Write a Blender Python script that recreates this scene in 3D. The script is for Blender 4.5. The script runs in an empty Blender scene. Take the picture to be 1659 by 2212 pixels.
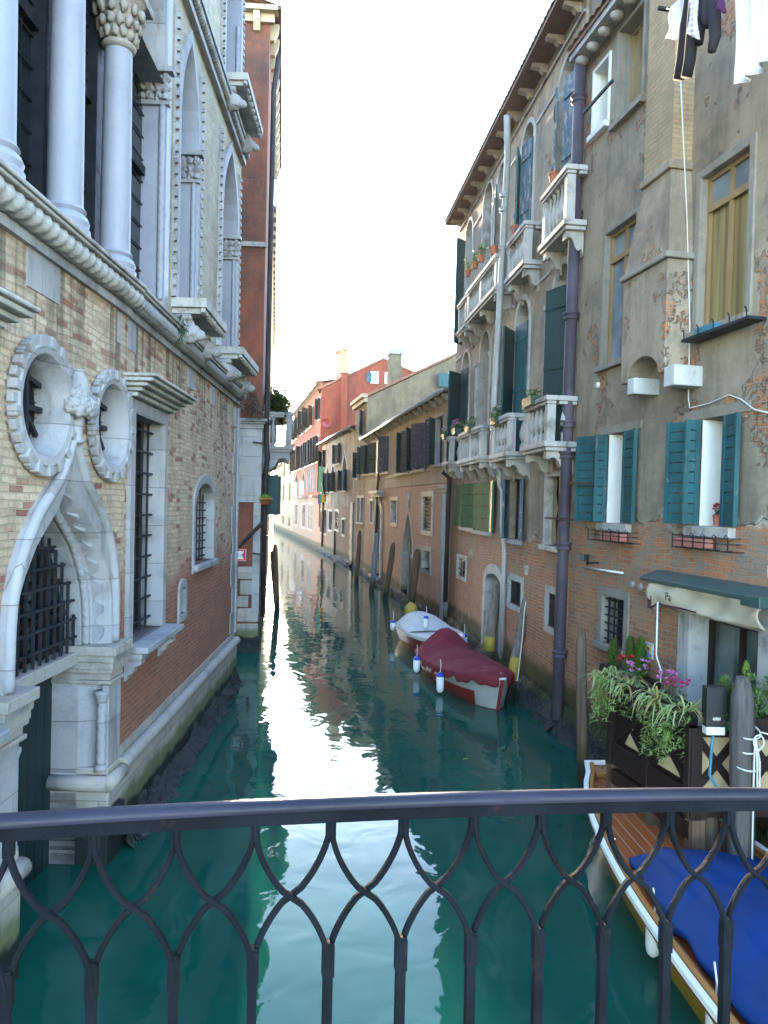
import bpy, bmesh, math, random
from mathutils import Vector, Matrix
from mathutils.geometry import tessellate_polygon
rad = math.radians
RN = random.Random(11)
sc = bpy.context.scene
# ------------------------------------------------------------------ camera
FPX, CX, CY, EYE = 1662.0, 829.5, 1106.0, 4.0
PITCH, ROLL = rad(0.55), rad(1.3)
_c, _s, _cp, _sp = math.cos(ROLL), math.sin(ROLL), math.cos(PITCH), math.sin(PITCH)
cam_d = bpy.data.cameras.new('camera'); cam = bpy.data.objects.new('camera', cam_d)
sc.collection.objects.link(cam); sc.camera = cam
_cr = Vector((_c, _s*_sp, _s*_cp)); _cu = Vector((-_s, _c*_sp, _c*_cp)); _cf = Vector((0, _cp, -_sp))
cam.matrix_world = Matrix(((_cr.x, _cu.x, -_cf.x, 0), (_cr.y, _cu.y, -_cf.y, 0), (_cr.z, _cu.z, -_cf.z, EYE), (0, 0, 0, 1)))
cam_d.sensor_fit = 'HORIZONTAL'; cam_d.sensor_width = 36.0; cam_d.lens = 36.0*FPX/1659.0
cam_d.clip_start = 0.05; cam_d.clip_end = 3000
# ------------------------------------------------------------------ light
SUN_EL, SUN_AZ = rad(7.0), rad(-8.2)          # azimuth from +Y towards +X
w = bpy.data.worlds.new('World'); sc.world = w; w.use_nodes = True
wn = w.node_tree.nodes; wl = w.node_tree.links; wn.clear()
sky = wn.new('ShaderNodeTexSky'); sky.sky_type = 'NISHITA'; sky.sun_disc = False
sky.sun_elevation = SUN_EL; sky.sun_rotation = SUN_AZ; sky.altitude = 0
sky.air_density = 0.7; sky.dust_density = 0.2; sky.ozone_density = 2.0
bg = wn.new('ShaderNodeBackground'); bg.inputs[1].default_value = 0.15
wb = wn.new('ShaderNodeMix'); wb.data_type = 'RGBA'; wb.blend_type = 'MULTIPLY'; wb.inputs[0].default_value = 1
wb.inputs[7].default_value = (1.15, 1.0, 0.88, 1)     # camera white balance, a touch warm
out = wn.new('ShaderNodeOutputWorld')
wl.new(sky.outputs[0], wb.inputs[6]); wl.new(wb.outputs[2], bg.inputs[0]); wl.new(bg.outputs[0], out.inputs[0])
sun_d = bpy.data.lights.new('sun', 'SUN'); sun_d.energy = 2.0; sun_d.angle = rad(0.5); sun_d.color = (1, 0.80, 0.55)
sun = bpy.data.objects.new('sun', sun_d); sc.collection.objects.link(sun)
_sv = Vector((math.sin(SUN_AZ)*math.cos(SUN_EL), math.cos(SUN_AZ)*math.cos(SUN_EL), math.sin(SUN_EL)))
sun.rotation_euler = _sv.to_track_quat('Z', 'Y').to_euler(); sun.location = (-10, 60, 40)
vs = sc.view_settings; sc.display_settings.display_device = 'sRGB'
vs.view_transform = 'Standard'; vs.look = 'None'; vs.gamma = 1; vs.exposure = 4.5
sc.cycles.use_denoising = True
try: sc.cycles.denoiser = 'OPENIMAGEDENOISE'
except Exception: pass
sc.cycles.max_bounces = 8; sc.cycles.diffuse_bounces = 4; sc.cycles.glossy_bounces = 4
sc.cycles.caustics_reflective = False; sc.cycles.caustics_refractive = False
# ------------------------------------------------------------------ helpers
def ray(x, y):
    u = (x-CX)/FPX; v = -(y-CY)/FPX
    return _cf + _cr*u + _cu*v
ORG = Vector((0, 0, EYE))
def G(x, y, z=0.0):                       # photo pixel -> point at height z
    d = ray(x, y); return ORG + d*((z-EYE)/d.z)
def AY(x, y, Y):                          # photo pixel -> point at distance Y
    d = ray(x, y); return ORG + d*(Y/d.y)
WM = {}
I4 = Matrix.Identity(4)
def tag(o, label=None, cat=None, group=None, kind=None):
    if label: o['label'] = label
    if cat: o['category'] = cat
    if group: o['group'] = group
    if kind: o['kind'] = kind
    return o
def link(o, parent, frame):
    sc.collection.objects.link(o); WM[o.name] = frame.copy()
    if parent is not None:
        o.parent = parent; o.matrix_basis = WM[parent.name].inverted() @ frame
    else: o.matrix_basis = frame
    return o
def empty(name, frame, label, cat, group=None):
    if isinstance(frame, (tuple, Vector)): frame = Matrix.Translation(frame)
    o = bpy.data.objects.new(name, None); o.empty_display_size = .3
    link(o, None, frame); return tag(o, label, cat, group)
class Wall:
    """vertical facade frame: x=s along (viewer's right -> left), y=d outward, z=up"""
    def __init__(self, p0, p1, lean=0.0, z=0.0):
        a = Vector((p0[0], p0[1], z)); b = Vector((p1[0], p1[1], z))
        self.L = (b-a).length; t = (b-a).normalized(); up = Vector((0, 0, 1)); n = up.cross(t)
        l = rad(lean); u2 = up*math.cos(l) - n*math.sin(l); n2 = n*math.cos(l) + up*math.sin(l)
        self.o, self.t, self.n, self.u = a, t, n2, u2
        self.M = Matrix(((t.x, n2.x, u2.x, a.x), (t.y, n2.y, u2.y, a.y), (t.z, n2.z, u2.z, a.z), (0, 0, 0, 1)))
    def hit(self, x, y, d=0.0):
        dr = ray(x, y); o = self.o + self.n*d
        k = (o-ORG).dot(self.n)/dr.dot(self.n); p = ORG + dr*k - self.o
        return p.dot(self.t), p.dot(self.u)
    def s(self, x, y, d=0.0): return self.hit(x, y, d)[0]
    def z(self, x, y, d=0.0): return self.hit(x, y, d)[1]
    def sY(self, Y): return (Y-self.o.y)/self.t.y
    def rect(self, xa, ya, xb, yb, d=0.0):     # two diagonal photo corners -> s0,s1,z0,z1
        a = self.hit(xa, ya, d); b = self.hit(xb, yb, d)
        return min(a[0], b[0]), max(a[0], b[0]), min(a[1], b[1]), max(a[1], b[1])
    def P(self, s, d, z): return self.M @ Vector((s, d, z))
class MB:
    def __init__(self): self.bm = bmesh.new(); self.mi = 0
    def v(self, p): return self.bm.verts.new(p)
    def f(self, vs):
        try:
            fc = self.bm.faces.new(vs); fc.material_index = self.mi; return fc
        except ValueError: return None
    def quad(self, *ps): return self.f([self.v(p) for p in ps])
    def box(self, x0, x1, y0, y1, z0, z1, M=None):
        ps = [(x0,y0,z0),(x1,y0,z0),(x1,y1,z0),(x0,y1,z0),(x0,y0,z1),(x1,y0,z1),(x1,y1,z1),(x0,y1,z1)]
        if M is not None: ps = [M @ Vector(p) for p in ps]
        q = [self.v(p) for p in ps]
        for a in ((0,3,2,1),(4,5,6,7),(0,1,5,4),(1,2,6,5),(2,3,7,6),(3,0,4,7)): self.f([q[i] for i in a])
        return self
    def bar(self, a, b, w, h=None, upv=(0,0,1)):    # square bar between two points
        a = Vector(a); b = Vector(b); h = h or w; t = (b-a).normalized(); u = Vector(upv)
        if abs(t.dot(u)) > .98: u = Vector((0, 1, 0))
        sx = t.cross(u).normalized(); u = sx.cross(t); q = []
        for p in (a, b):
            for i, j in ((-1,-1),(1,-1),(1,1),(-1,1)): q.append(self.v(p + sx*(i*w/2) + u*(j*h/2)))
        for a_ in ((3,2,1,0),(4,5,6,7),(0,1,5,4),(1,2,6,5),(2,3,7,6),(3,0,4,7)): self.f([q[i] for i in a_])
        return self
    def prism(self, pts, d0, d1, ax='y'):           # pts in (s,z); extruded along d
        mk = (lambda p, d: (p[0], d, p[1])) if ax == 'y' else ((lambda p, d: (p[0], p[1], d)) if ax == 'z' else (lambda p, d: (d, p[0], p[1])))
        A = [self.v(mk(p, d0)) for p in pts]; B = [self.v(mk(p, d1)) for p in pts]
        self.f(A[::-1]); self.f(B); n = len(pts)
        for i in range(n): self.f([A[i], A[(i+1) % n], B[(i+1) % n], B[i]])
        return self
    def ring(self, inn, outp, d0, d1, close=True, back=False):   # band between two outlines in (s,z)
        n = len(inn); I0 = [self.v((p[0], d0, p[1])) for p in inn]; I1 = [self.v((p[0], d1, p[1])) for p in inn]
        O0 = [self.v((p[0], d0, p[1])) for p in outp]; O1 = [self.v((p[0], d1, p[1])) for p in outp]
        for i in range(n if close else n-1):
            j = (i+1) % n
            self.f([I1[i], I1[j], O1[j], O1[i]]); self.f([I0[i], I0[j], I1[j], I1[i]]); self.f([O1[i], O1[j], O0[j], O0[i]])
        if not close:
            for i in (0, n-1): self.f([I0[i], I1[i], O1[i], O0[i]])
        return self
    def tube(self, path, r, n=8, caps=True):
        path = [Vector(p) for p in path]; m = len(path); rs = r if isinstance(r, (list, tuple)) else [r]*m
        rings = []; pu = None
        for i in range(m):
            t = (path[min(i+1, m-1)] - path[max(i-1, 0)])
            t = t.normalized() if t.length > 1e-9 else Vector((0, 0, 1))
            if pu is None: pu = t.orthogonal().normalized()
            else:
                pu = pu - t*pu.dot(t); pu = pu.normalized() if pu.length > 1e-6 else t.orthogonal().normalized()
            w_ = t.cross(pu)
            rings.append([self.v(path[i] + (pu*math.cos(2*math.pi*k/n) + w_*math.sin(2*math.pi*k/n))*rs[i]) for k in range(n)])
        for i in range(m-1):
            for k in range(n): self.f([rings[i][k], rings[i][(k+1) % n], rings[i+1][(k+1) % n], rings[i+1][k]])
        if caps: self.f(rings[0][::-1]); self.f(rings[-1])
        return self
    def lathe(self, prof, c=(0, 0, 0), n=12, M=None, sq=None):   # prof (r,z); closed with caps
        rings = []
        for r, z in prof:
            rg = []
            for k in range(n):
                a = 2*math.pi*(k+.5)/n; ca, sa = math.cos(a), math.sin(a)
                if sq: m_ = max(abs(ca), abs(sa)); ca, sa = ca/m_, sa/m_
                p = Vector((c[0] + r*ca, c[1] + r*sa, c[2] + z)); rg.append(self.v(M @ p if M is not None else p))
            rings.append(rg)
        for i in range(len(rings)-1):
            for k in range(n): self.f([rings[i][k], rings[i][(k+1) % n], rings[i+1][(k+1) % n], rings[i+1][k]])
        self.f(rings[0][::-1]); self.f(rings[-1]); return self
    def blob(self, c, r, sub=2, amp=0.0, fr=3.0, seed=0):
        if not isinstance(r, (tuple, list)): r = (r, r, r)
        q = bmesh.ops.create_icosphere(self.bm, subdivisions=sub, radius=1)['verts']
        from mathutils import noise as mn
        for v in q:
            p = v.co.copy(); k = 1 + amp*mn.noise(p*fr + Vector((seed*3.1, seed*1.7, seed)))
            v.co = Vector((c[0] + p.x*r[0]*k, c[1] + p.y*r[1]*k, c[2] + p.z*r[2]*k))
        for fc in {f for v in q for f in v.link_faces}: fc.material_index = self.mi
        return self
    def grid(self, fn, nu, nv, closeu=False):
        vv = [[self.v(fn(i/nu, j/nv)) for j in range(nv+1)] for i in range(nu if closeu else nu+1)]
        N = len(vv)
        for i in range(nu):
            for j in range(nv): self.f([vv[i][j], vv[(i+1) % N][j], vv[(i+1) % N][j+1], vv[i][j+1]])
        return self
    def blade(self, base, dirv, L, w_, droop, n=4):   # arching leaf strip
        b = Vector(base); d = Vector(dirv).normalized(); pts = []
        for i in range(n+1):
            k = i/n; pts.append(b.copy()); dd = (d + Vector((0, 0, -droop*k*1.6))).normalized(); b = b + dd*(L/n)
        sd = d.cross(Vector((0, 0, 1))); sd = sd.normalized() if sd.length > .05 else Vector((1, 0, 0))
        pr = None
        for i, p in enumerate(pts):
            ww = w_*(1-(i/n)**2)*(.55+.45*min(1, i*1.2)) if i < n else w_*.06
            cur = (self.v(p - sd*ww/2), self.v(p + sd*ww/2))
            if pr: self.f([pr[0], pr[1], cur[1], cur[0]])
            pr = cur
        return self
    def build(self, name, mats, parent=None, frame=I4, smooth=False, bevel=0):
        bm = self.bm
        bmesh.ops.recalc_face_normals(bm, faces=bm.faces)
        if smooth:
            for f_ in bm.faces: f_.smooth = True
        me = bpy.data.meshes.new(name); bm.to_mesh(me); bm.free()
        for m_ in (mats if isinstance(mats, (list, tuple)) else [mats]): me.materials.append(m_)
        o = bpy.data.objects.new(name, me); link(o, parent, frame)
        if smooth == 'auto' or (smooth and not isinstance(smooth, bool)):
            pass
        if bevel:
            md = o.modifiers.new('bevel', 'BEVEL'); md.width = bevel; md.segments = 2; md.limit_method = 'ANGLE'; md.angle_limit = rad(40)
        return o
def autosmooth(o, ang=40):
    me = o.data
    for p in me.polygons: p.use_smooth = True
    me.update()
    bm = bmesh.new(); bm.from_mesh(me)
    for e in bm.edges:
        e.smooth = not (len(e.link_faces) == 2 and e.calc_face_angle(0) > rad(ang))
    bm.to_mesh(me); bm.free(); return o
# outlines -----------------------------------------------------------
def outline(kind, s0, s1, z0, z1, h=0.0, n=10):
    if kind == 'rect': return [(s0, z0), (s1, z0), (s1, z1), (s0, z1)]
    m = (s0+s1)/2; a = (s1-s0)/2
    if kind == 'arch':
        zs = z1-h; return [(s0, z0), (s1, z0)] + [(m+a*math.cos(math.pi*i/n), zs+h*math.sin(math.pi*i/n)) for i in range(n+1)]
    if kind == 'pointed':
        zs = z1-h; k = n//2
        rt = [(m+a*(1-(i/k)**1.9), zs+h*(i/k)**.85) for i in range(k)]
        return [(s0, z0), (s1, z0)] + rt + [(m, z1)] + [(2*m-p[0], p[1]) for p in rt[::-1]]
    if kind == 'ogee':
        zs = z1-h; prof = [(1, 0), (.995, .12), (.97, .25), (.90, .38), (.80, .48), (.62, .61), (.42, .70), (.25, .775), (.12, .88)]
        rt = [(m+a*p[0], zs+h*p[1]) for p in prof]
        return [(s0, z0), (s1, z0)] + rt + [(m, z1)] + [(2*m-p[0], p[1]) for p in rt[::-1]]
    if kind == 'oval':
        N = 32; zc = (z0+z1)/2; b = (z1-z0)/2
        return [(m+a*math.cos(2*math.pi*i/N), zc+b*math.sin(2*math.pi*i/N)) for i in range(N)]
def off(op, wd, zb=0.0):
    return dict(op, s0=op['s0']-wd, s1=op['s1']+wd, z0=op['z0']-(wd if op['kind'] == 'oval' else zb), z1=op['z1']+wd, h=op.get('h', 0)+wd*.9)
def ol(op): return outline(op['kind'], op['s0'], op['s1'], op['z0'], op['z1'], op.get('h', 0))
def wall_mesh(mb, s0, s1, z0, z1, ops, back=None, cell=None):
    """front sheet at d=0 with openings and reveals; back = depth of the solid body behind"""
    e = .015; rects = []
    for o in ops:
        k = 0 if o['kind'] == 'rect' else e
        rects.append((max(s0, o['s0']-k), min(s1, o['s1']+k), max(z0, o['z0']-k), min(z1, o['z1']+k)))
    S = sorted({s0, s1} | {r[0] for r in rects} | {r[1] for r in rects}); Z = sorted({z0, z1} | {r[2] for r in rects} | {r[3] for r in rects})
    for i in range(len(S)-1):
        j = 0
        while j < len(Z)-1:
            cs = (S[i]+S[i+1])/2
            def hole(j_): cz = (Z[j_]+Z[j_+1])/2; return any(r[0] < cs < r[1] and r[2] < cz < r[3] for r in rects)
            if hole(j): j += 1; continue
            j2 = j
            while j2+1 < len(Z)-1 and not hole(j2+1): j2 += 1
            mb.quad((S[i], 0, Z[j]), (S[i+1], 0, Z[j]), (S[i+1], 0, Z[j2+1]), (S[i], 0, Z[j2+1])); j = j2+1
    for o, r in zip(ops, rects):
        pts = ol(o); dp = o.get('depth', .25)
        if o['kind'] != 'rect':
            outer = [Vector((r[0], 0, r[2])), Vector((r[1], 0, r[2])), Vector((r[1], 0, r[3])), Vector((r[0], 0, r[3]))]
            inner = [Vector((p[0], 0, p[1])) for p in pts]
            allv = outer+inner; bv = [mb.v(p) for p in allv]
            for t in tessellate_polygon([[Vector((p.x, p.z, 0)) for p in outer], [Vector((p.x, p.z, 0)) for p in inner]]):
                mb.f([bv[i] for i in t])
        n = len(pts)
        for i in range(n):
            a, b = pts[i], pts[(i+1) % n]
            mb.quad((a[0], 0, a[1]), (b[0], 0, b[1]), (b[0], -dp, b[1]), (a[0], -dp, a[1]))
    if back:
        mb.quad((s0, 0, z0), (s0, 0, z1), (s0, -back, z1), (s0, -back, z0)); mb.quad((s1, 0, z0), (s1, 0, z1), (s1, -back, z1), (s1, -back, z0))
        mb.quad((s0, 0, z1), (s1, 0, z1), (s1, -back, z1), (s0, -back, z1)); mb.quad((s0, -back, z0), (s1, -back, z0), (s1, -back, z1), (s0, -back, z1))
    return mb
# ------------------------------------------------------------------ materials
class NT:
    def __init__(self, name):
        self.m = bpy.data.materials.new(name); self.m.use_nodes = True; self.t = self.m.node_tree; self.t.nodes.clear()
        self.out = self.t.nodes.new('ShaderNodeOutputMaterial')
        tc = self.t.nodes.new('ShaderNodeTexCoord'); self.obj = tc.outputs['Object']
        sp = self.t.nodes.new('ShaderNodeSeparateXYZ'); self.t.links.new(self.obj, sp.inputs[0]); self.x, self.y, self.z = sp.outputs
    def put(self, sock, v):
        if isinstance(v, bpy.types.NodeSocket): self.t.links.new(v, sock)
        elif isinstance(v, (tuple, list)) and len(v) == 3 and sock.type == 'RGBA': sock.default_value = (*v, 1)
        else: sock.default_value = v
    def math(self, op, a, b=0.0, cl=False):
        n = self.t.nodes.new('ShaderNodeMath'); n.operation = op; n.use_clamp = cl
        self.put(n.inputs[0], a); self.put(n.inputs[1], b); return n.outputs[0]
    def xyz(self, x, y, z):
        n = self.t.nodes.new('ShaderNodeCombineXYZ')
        for i, q in enumerate((x, y, z)): self.put(n.inputs[i], q)
        return n.outputs[0]
    def scl(self, sx, sy, sz, v=None):
        n = self.t.nodes.new('ShaderNodeMapping'); self.t.links.new(v or self.obj, n.inputs[0]); n.inputs[3].default_value = (sx, sy, sz); return n.outputs[0]
    def noise(self, scale, detail=4, rough=.55, v=None, dist=0.0, col=False):
        n = self.t.nodes.new('ShaderNodeTexNoise'); self.t.links.new(v or self.obj, n.inputs['Vector'])
        n.inputs['Scale'].default_value = scale; n.inputs['Detail'].default_value = detail; n.inputs['Roughness'].default_value = rough; n.inputs['Distortion'].default_value = dist
        return n.outputs['Color' if col else 'Fac']
    def vor(self, scale, v=None, feat='F1', out='Distance'):
        n = self.t.nodes.new('ShaderNodeTexVoronoi'); n.feature = feat; self.t.links.new(v or self.obj, n.inputs['Vector']); n.inputs['Scale'].default_value = scale; return n.outputs[out]
    def step(self, v, lo, hi, a=0.0, b=1.0):
        n = self.t.nodes.new('ShaderNodeMapRange'); n.interpolation_type = 'SMOOTHSTEP'
        for i, q in enumerate((v, lo, hi, a, b)): self.put(n.inputs[i], q)
        return n.outputs[0]
    def mix(self, f, a, b, mode='MIX'):
        n = self.t.nodes.new('ShaderNodeMix'); n.data_type = 'RGBA'; n.blend_type = mode
        self.put(n.inputs[0], f); self.put(n.inputs[6], a); self.put(n.inputs[7], b); return n.outputs[2]
    def bump(self, h, dist=.01, st=1.0, nrm=None):
        n = self.t.nodes.new('ShaderNodeBump'); n.inputs['Strength'].default_value = st; n.inputs['Distance'].default_value = dist
        self.put(n.inputs['Height'], h)
        if nrm is not None: self.t.links.new(nrm, n.inputs['Normal'])
        return n.outputs[0]
    def done(self, col, rough=.85, nrm=None, metal=0.0, spec=.3, **kw):
        p = self.t.nodes.new('ShaderNodeBsdfPrincipled'); self.put(p.inputs['Base Color'], col); self.put(p.inputs['Roughness'], rough)
        self.put(p.inputs['Metallic'], metal); self.put(p.inputs['Specular IOR Level'], spec)
        for k, q in kw.items(): self.put(p.inputs[k], q)
        if nrm is not None: self.t.links.new(nrm, p.inputs['Normal'])
        self.t.links.new(p.outputs[0], self.out.inputs[0]); return self.m

def masonry(name, b1=(.30, .105, .06), b2=(.20, .075, .05), mortar=(.36, .31, .24), plaster=None, pl2=None, zc=3.0, amp=.6, holes=.62, edge=.04,
            wash=None, wz=2.6, wamp=.9, wst=.8, streak=.5, za=.62, zb=.36, bw=.235, bh=.068, dirt=.35, spl=None, grime=(.10, .085, .07), streaktop=None, reds=0.0, resid=None):
    m = NT(name)
    wob = m.noise(2.2, 3, .5)
    u = m.math('ADD', m.math('ADD', m.x, m.y), m.math('MULTIPLY', wob, .03)); v = m.math('ADD', m.z, m.math('MULTIPLY', m.noise(1.3, 2), .10))
    bt = m.t.nodes.new('ShaderNodeTexBrick'); m.t.links.new(m.xyz(u, v, 0.0), bt.inputs['Vector'])
    for k, q in (('Scale', 1), ('Mortar Size', .0085), ('Mortar Smooth', .35), ('Bias', 0), ('Brick Width', bw), ('Row Height', bh)): bt.inputs[k].default_value = q
    m.put(bt.inputs['Color1'], b1); m.put(bt.inputs['Color2'], b2); m.put(bt.inputs['Mortar'], mortar)
    fine = m.noise(28, 4, .65); big = m.noise(.55, 5, .6); mid = m.noise(3.0, 5, .6)
    col = m.mix(m.step(mid, .35, .7), bt.outputs['Color'], m.mix(.5, bt.outputs['Color'], (b1[0]*1.25, b1[1]*1.6, b1[2]*1.7)))
    col = m.mix(m.math('MULTIPLY', m.step(fine, .4, .75), .35), col, mortar)
    hgt = m.math('SUBTRACT', m.math('MULTIPLY', fine, .5), m.math('MULTIPLY', bt.outputs['Fac'], 1.0))
    if wash:
        wm = m.step(m.math('ADD', m.math('SUBTRACT', m.z, wz), m.math('MULTIPLY', m.math('SUBTRACT', big, .5), wamp*3.2)), -.45, .5)
        wm = m.math('MULTIPLY', wm, m.step(m.math('ADD', m.noise(9, 5, .7), m.math('MULTIPLY', bt.outputs['Fac'], .12)), .30, .52, .25, 1))
        if reds:                      # odd bricks that shed the limewash
            vb = m.t.nodes.new('ShaderNodeTexBrick'); m.t.links.new(m.xyz(u, v, 0.0), vb.inputs['Vector'])
            for k, q in (('Scale', 1), ('Mortar Size', .004), ('Bias', -reds), ('Brick Width', bw), ('Row Height', bh)): vb.inputs[k].default_value = q
            m.put(vb.inputs['Color1'], (1, 1, 1)); m.put(vb.inputs['Color2'], (0, 0, 0)); m.put(vb.inputs['Mortar'], (1, 1, 1))
            sr = m.t.nodes.new('ShaderNodeSeparateColor'); m.t.links.new(vb.outputs['Color'], sr.inputs[0])
            keep = m.step(sr.outputs[0], .14, .34, .12, 1.0); wm = m.math('MULTIPLY', wm, keep)
        wc = m.mix(m.step(m.noise(1.6, 6, .65), .35, .68), wash, tuple(q*.66 for q in wash))
        rb = m.t.nodes.new('ShaderNodeTexBrick'); m.t.links.new(m.xyz(u, v, 0.0), rb.inputs['Vector'])
        for k, q in (('Scale', 1), ('Mortar Size', .010), ('Mortar Smooth', .3), ('Bias', .0), ('Brick Width', bw), ('Row Height', bh)): rb.inputs[k].default_value = q
        m.put(rb.inputs['Color1'], (1.08, 1.06, 1.0)); m.put(rb.inputs['Color2'], (.70, .66, .60)); m.put(rb.inputs['Mortar'], (.62, .56, .50))
        wc = m.mix(.62, wc, rb.outputs['Color'], 'MULTIPLY')
        col = m.mix(m.math('MULTIPLY', wm, wst), col, wc)
    if plaster:
        pl2 = pl2 or tuple(q*.7 for q in plaster)
        h = m.math('ADD', m.math('SUBTRACT', m.z, zc), m.math('MULTIPLY', m.math('SUBTRACT', m.noise(.9, 7, .62), .5), amp*3))
        pm = m.step(h, -edge, edge)
        hm = m.step(m.math('ADD', m.math('MULTIPLY', m.noise(.75, 9, .68, v=m.scl(1, 1, .7)), .75), m.math('MULTIPLY', m.noise(3.6, 6, .65), .25)), holes-.035, holes-.02, 1, 0)
        pm = m.math('MULTIPLY', pm, hm)
        pc = m.mix(m.step(m.noise(.7, 9, .72), .38, .62), plaster, pl2)
        pc = m.mix(m.math('MULTIPLY', m.step(m.noise(1.0, 6, .7, v=m.scl(2.2, 2.2, .45)), .48, .70), .55), pc, tuple(q*.62 for q in pl2))
        pc = m.mix(m.math('MULTIPLY', m.step(m.noise(5, 6, .7), .5, .8), .35), pc, tuple(min(.8, q*1.5) for q in plaster))
        ed = m.step(m.math('ABSOLUTE', h), .0, .10, 1, 0)
        col = m.mix(pm, col, pc)
        hgt = m.math('ADD', m.math('MULTIPLY', hgt, m.math('SUBTRACT', 1.0, m.math('MULTIPLY', pm, .93))), m.math('MULTIPLY', pm, 1.6))
        hgt = m.math('ADD', hgt, m.math('MULTIPLY', m.noise(12, 5, .6), m.math('MULTIPLY', pm, .35)))
        if resid:
            rm_ = m.math('MULTIPLY', m.step(m.noise(2.2, 9, .74), .475, .53), m.step(m.noise(11, 5, .7), .36, .5)); rm_ = m.math('MULTIPLY', rm_, m.step(m.z, zc-1.9, zc-.4, .25, 1)); col = m.mix(m.math('MULTIPLY', m.math('MULTIPLY', rm_, m.math('SUBTRACT', 1.0, pm)), .8), col, resid)
        if spl: col = m.mix(m.math('MULTIPLY', m.math('MULTIPLY', ed, m.step(m.noise(4, 5, .7), .45, .6)), .7), col, spl)
    st = m.step(m.noise(1.0, 5, .65, v=m.scl(4.5, 4.5, .28)), .50, .78)
    if streaktop is not None: st = m.step(m.noise(1.0, 4, .6, v=m.scl(6.5, 6.5, .10)), .47, .60)
    if streaktop is not None: st = m.math('MULTIPLY', st, m.step(m.math('ADD', m.z, m.math('MULTIPLY', m.noise(1.0, 2, v=m.scl(5, 5, .01)), 2.2)), streaktop[0], streaktop[1]))
    col = m.mix(m.math('MULTIPLY', st, streak), col, grime)
    col = m.mix(m.math('MULTIPLY', m.step(big, .5, .8), dirt), col, m.mix(.6, col, grime))
    zz = m.math('ADD', m.z, m.math('MULTIPLY', m.math('SUBTRACT', m.noise(2.4, 6, .65), .5), .5))
    col = m.mix(m.step(zz, za, za+.30, .9, 0), col, (.040, .050, .012))
    col = m.mix(m.step(zz, zb, zb+.16, 1, 0), col, (.008, .011, .011))
    hgt = m.math('ADD', hgt, m.math('MULTIPLY', m.step(zz, zb, zb+.1, 1, 0), m.noise(22, 3)))
    return m.done(col, .9, m.bump(hgt, .022, .95))
def stone(name, c=(.62, .60, .56), dk=(.30, .28, .26), amt=.55, sc_=1.0, rough=.7, zalg=None, warm=(.50, .40, .28), warmamt=.25, bump=.004, joints=None):
    m = NT(name)
    n1 = m.noise(1.4*sc_, 7, .68); st = m.noise(1.2*sc_, 5, .6, v=m.scl(5, 5, .5))
    col = m.mix(m.math('MULTIPLY', m.step(n1, .45, .75), amt), c, dk)
    col = m.mix(m.math('MULTIPLY', m.step(st, .52, .78), amt*.8), col, dk)
    col = m.mix(m.math('MULTIPLY', m.step(m.noise(2.6*sc_, 5, .6, dist=.4), .52, .75), warmamt), col, warm)
    col = m.mix(m.math('MULTIPLY', m.step(m.vor(14*sc_), .12, .0), .25), col, dk)
    if zalg is not None:
        zz = m.math('ADD', m.z, m.math('MULTIPLY', m.math('SUBTRACT', m.noise(3.2, 6, .65), .5), .35))
        col = m.mix(m.step(zz, zalg, zalg+.2, .8, 0), col, (.07, .085, .015)); col = m.mix(m.step(zz, zalg-.16, zalg-.06, 1, 0), col, (.008, .012, .012))
    h = m.math('ADD', m.noise(30*sc_, 5, .65), m.math('MULTIPLY', m.noise(5*sc_, 4), 1.5))
    if joints:
        bt = m.t.nodes.new('ShaderNodeTexBrick'); m.t.links.new(m.xyz(m.math('ADD', m.x, m.y), m.z, 0.0), bt.inputs['Vector'])
        for k, q in (('Scale', 1), ('Mortar Size', .005), ('Mortar Smooth', .2), ('Bias', 0), ('Brick Width', joints[0]), ('Row Height', joints[1])): bt.inputs[k].default_value = q
        m.put(bt.inputs['Color1'], (1.06, 1.05, 1.03)); m.put(bt.inputs['Color2'], (.84, .83, .82)); m.put(bt.inputs['Mortar'], (.66, .63, .60))
        col = m.mix(1.0, col, bt.outputs['Color'], 'MULTIPLY'); h = m.math('SUBTRACT', h, m.math('MULTIPLY', bt.outputs['Fac'], 2.0))
    return m.done(col, rough, m.bump(h, bump, .9))
def paint(name, c, c2=None, wear=.0, wearc=(.30, .27, .22), rough=.55, bmp=.002, dirt=.4):
    m = NT(name); c2 = c2 or tuple(q*.62 for q in c)
    col = m.mix(m.step(m.noise(2.2, 6, .65, v=m.scl(1.6, 1.6, .6)), .35, .7), c, c2)
    if wear: col = m.mix(m.step(m.noise(7, 7, .7, v=m.scl(1.4, 1.4, .5)), .62-wear*.3, .66-wear*.3), col, wearc)
    col = m.mix(m.math('MULTIPLY', m.step(m.noise(3, 5, .6, v=m.scl(5, 5, .5)), .5, .75), dirt), col, tuple(q*.4 for q in c))
    return m.done(col, rough, m.bump(m.noise(18, 5, .6, v=m.scl(2, 2, .5)), bmp, .8))
def flat(name, c, rough=.6, metal=0.0, spec=.4, vary=.25, sc_=6, **kw):
    m = NT(name); col = m.mix(m.math('MULTIPLY', m.step(m.noise(sc_, 6, .65), .35, .7), vary), c, tuple(q*.45 for q in c))
    return m.done(col, rough, m.bump(m.noise(sc_*6, 4), .0015, .6), metal, spec, **kw)
def iron(name, c=(.016, .018, .023), rust=(.09, .035, .02), amt=.45, rough=.55, sc_=9, spec=.22):
    m = NT(name); n = m.noise(sc_, 7, .7)
    col = m.mix(m.math('MULTIPLY', m.step(n, .58, .72), amt), m.mix(m.step(m.noise(sc_*.4, 4), .4, .65), c, tuple(q*1.7 for q in c)), rust)
    return m.done(col, m.step(n, .5, .75, rough, .85), m.bump(m.noise(sc_*5, 5, .6), .002, .8), 0.0, spec)
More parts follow.
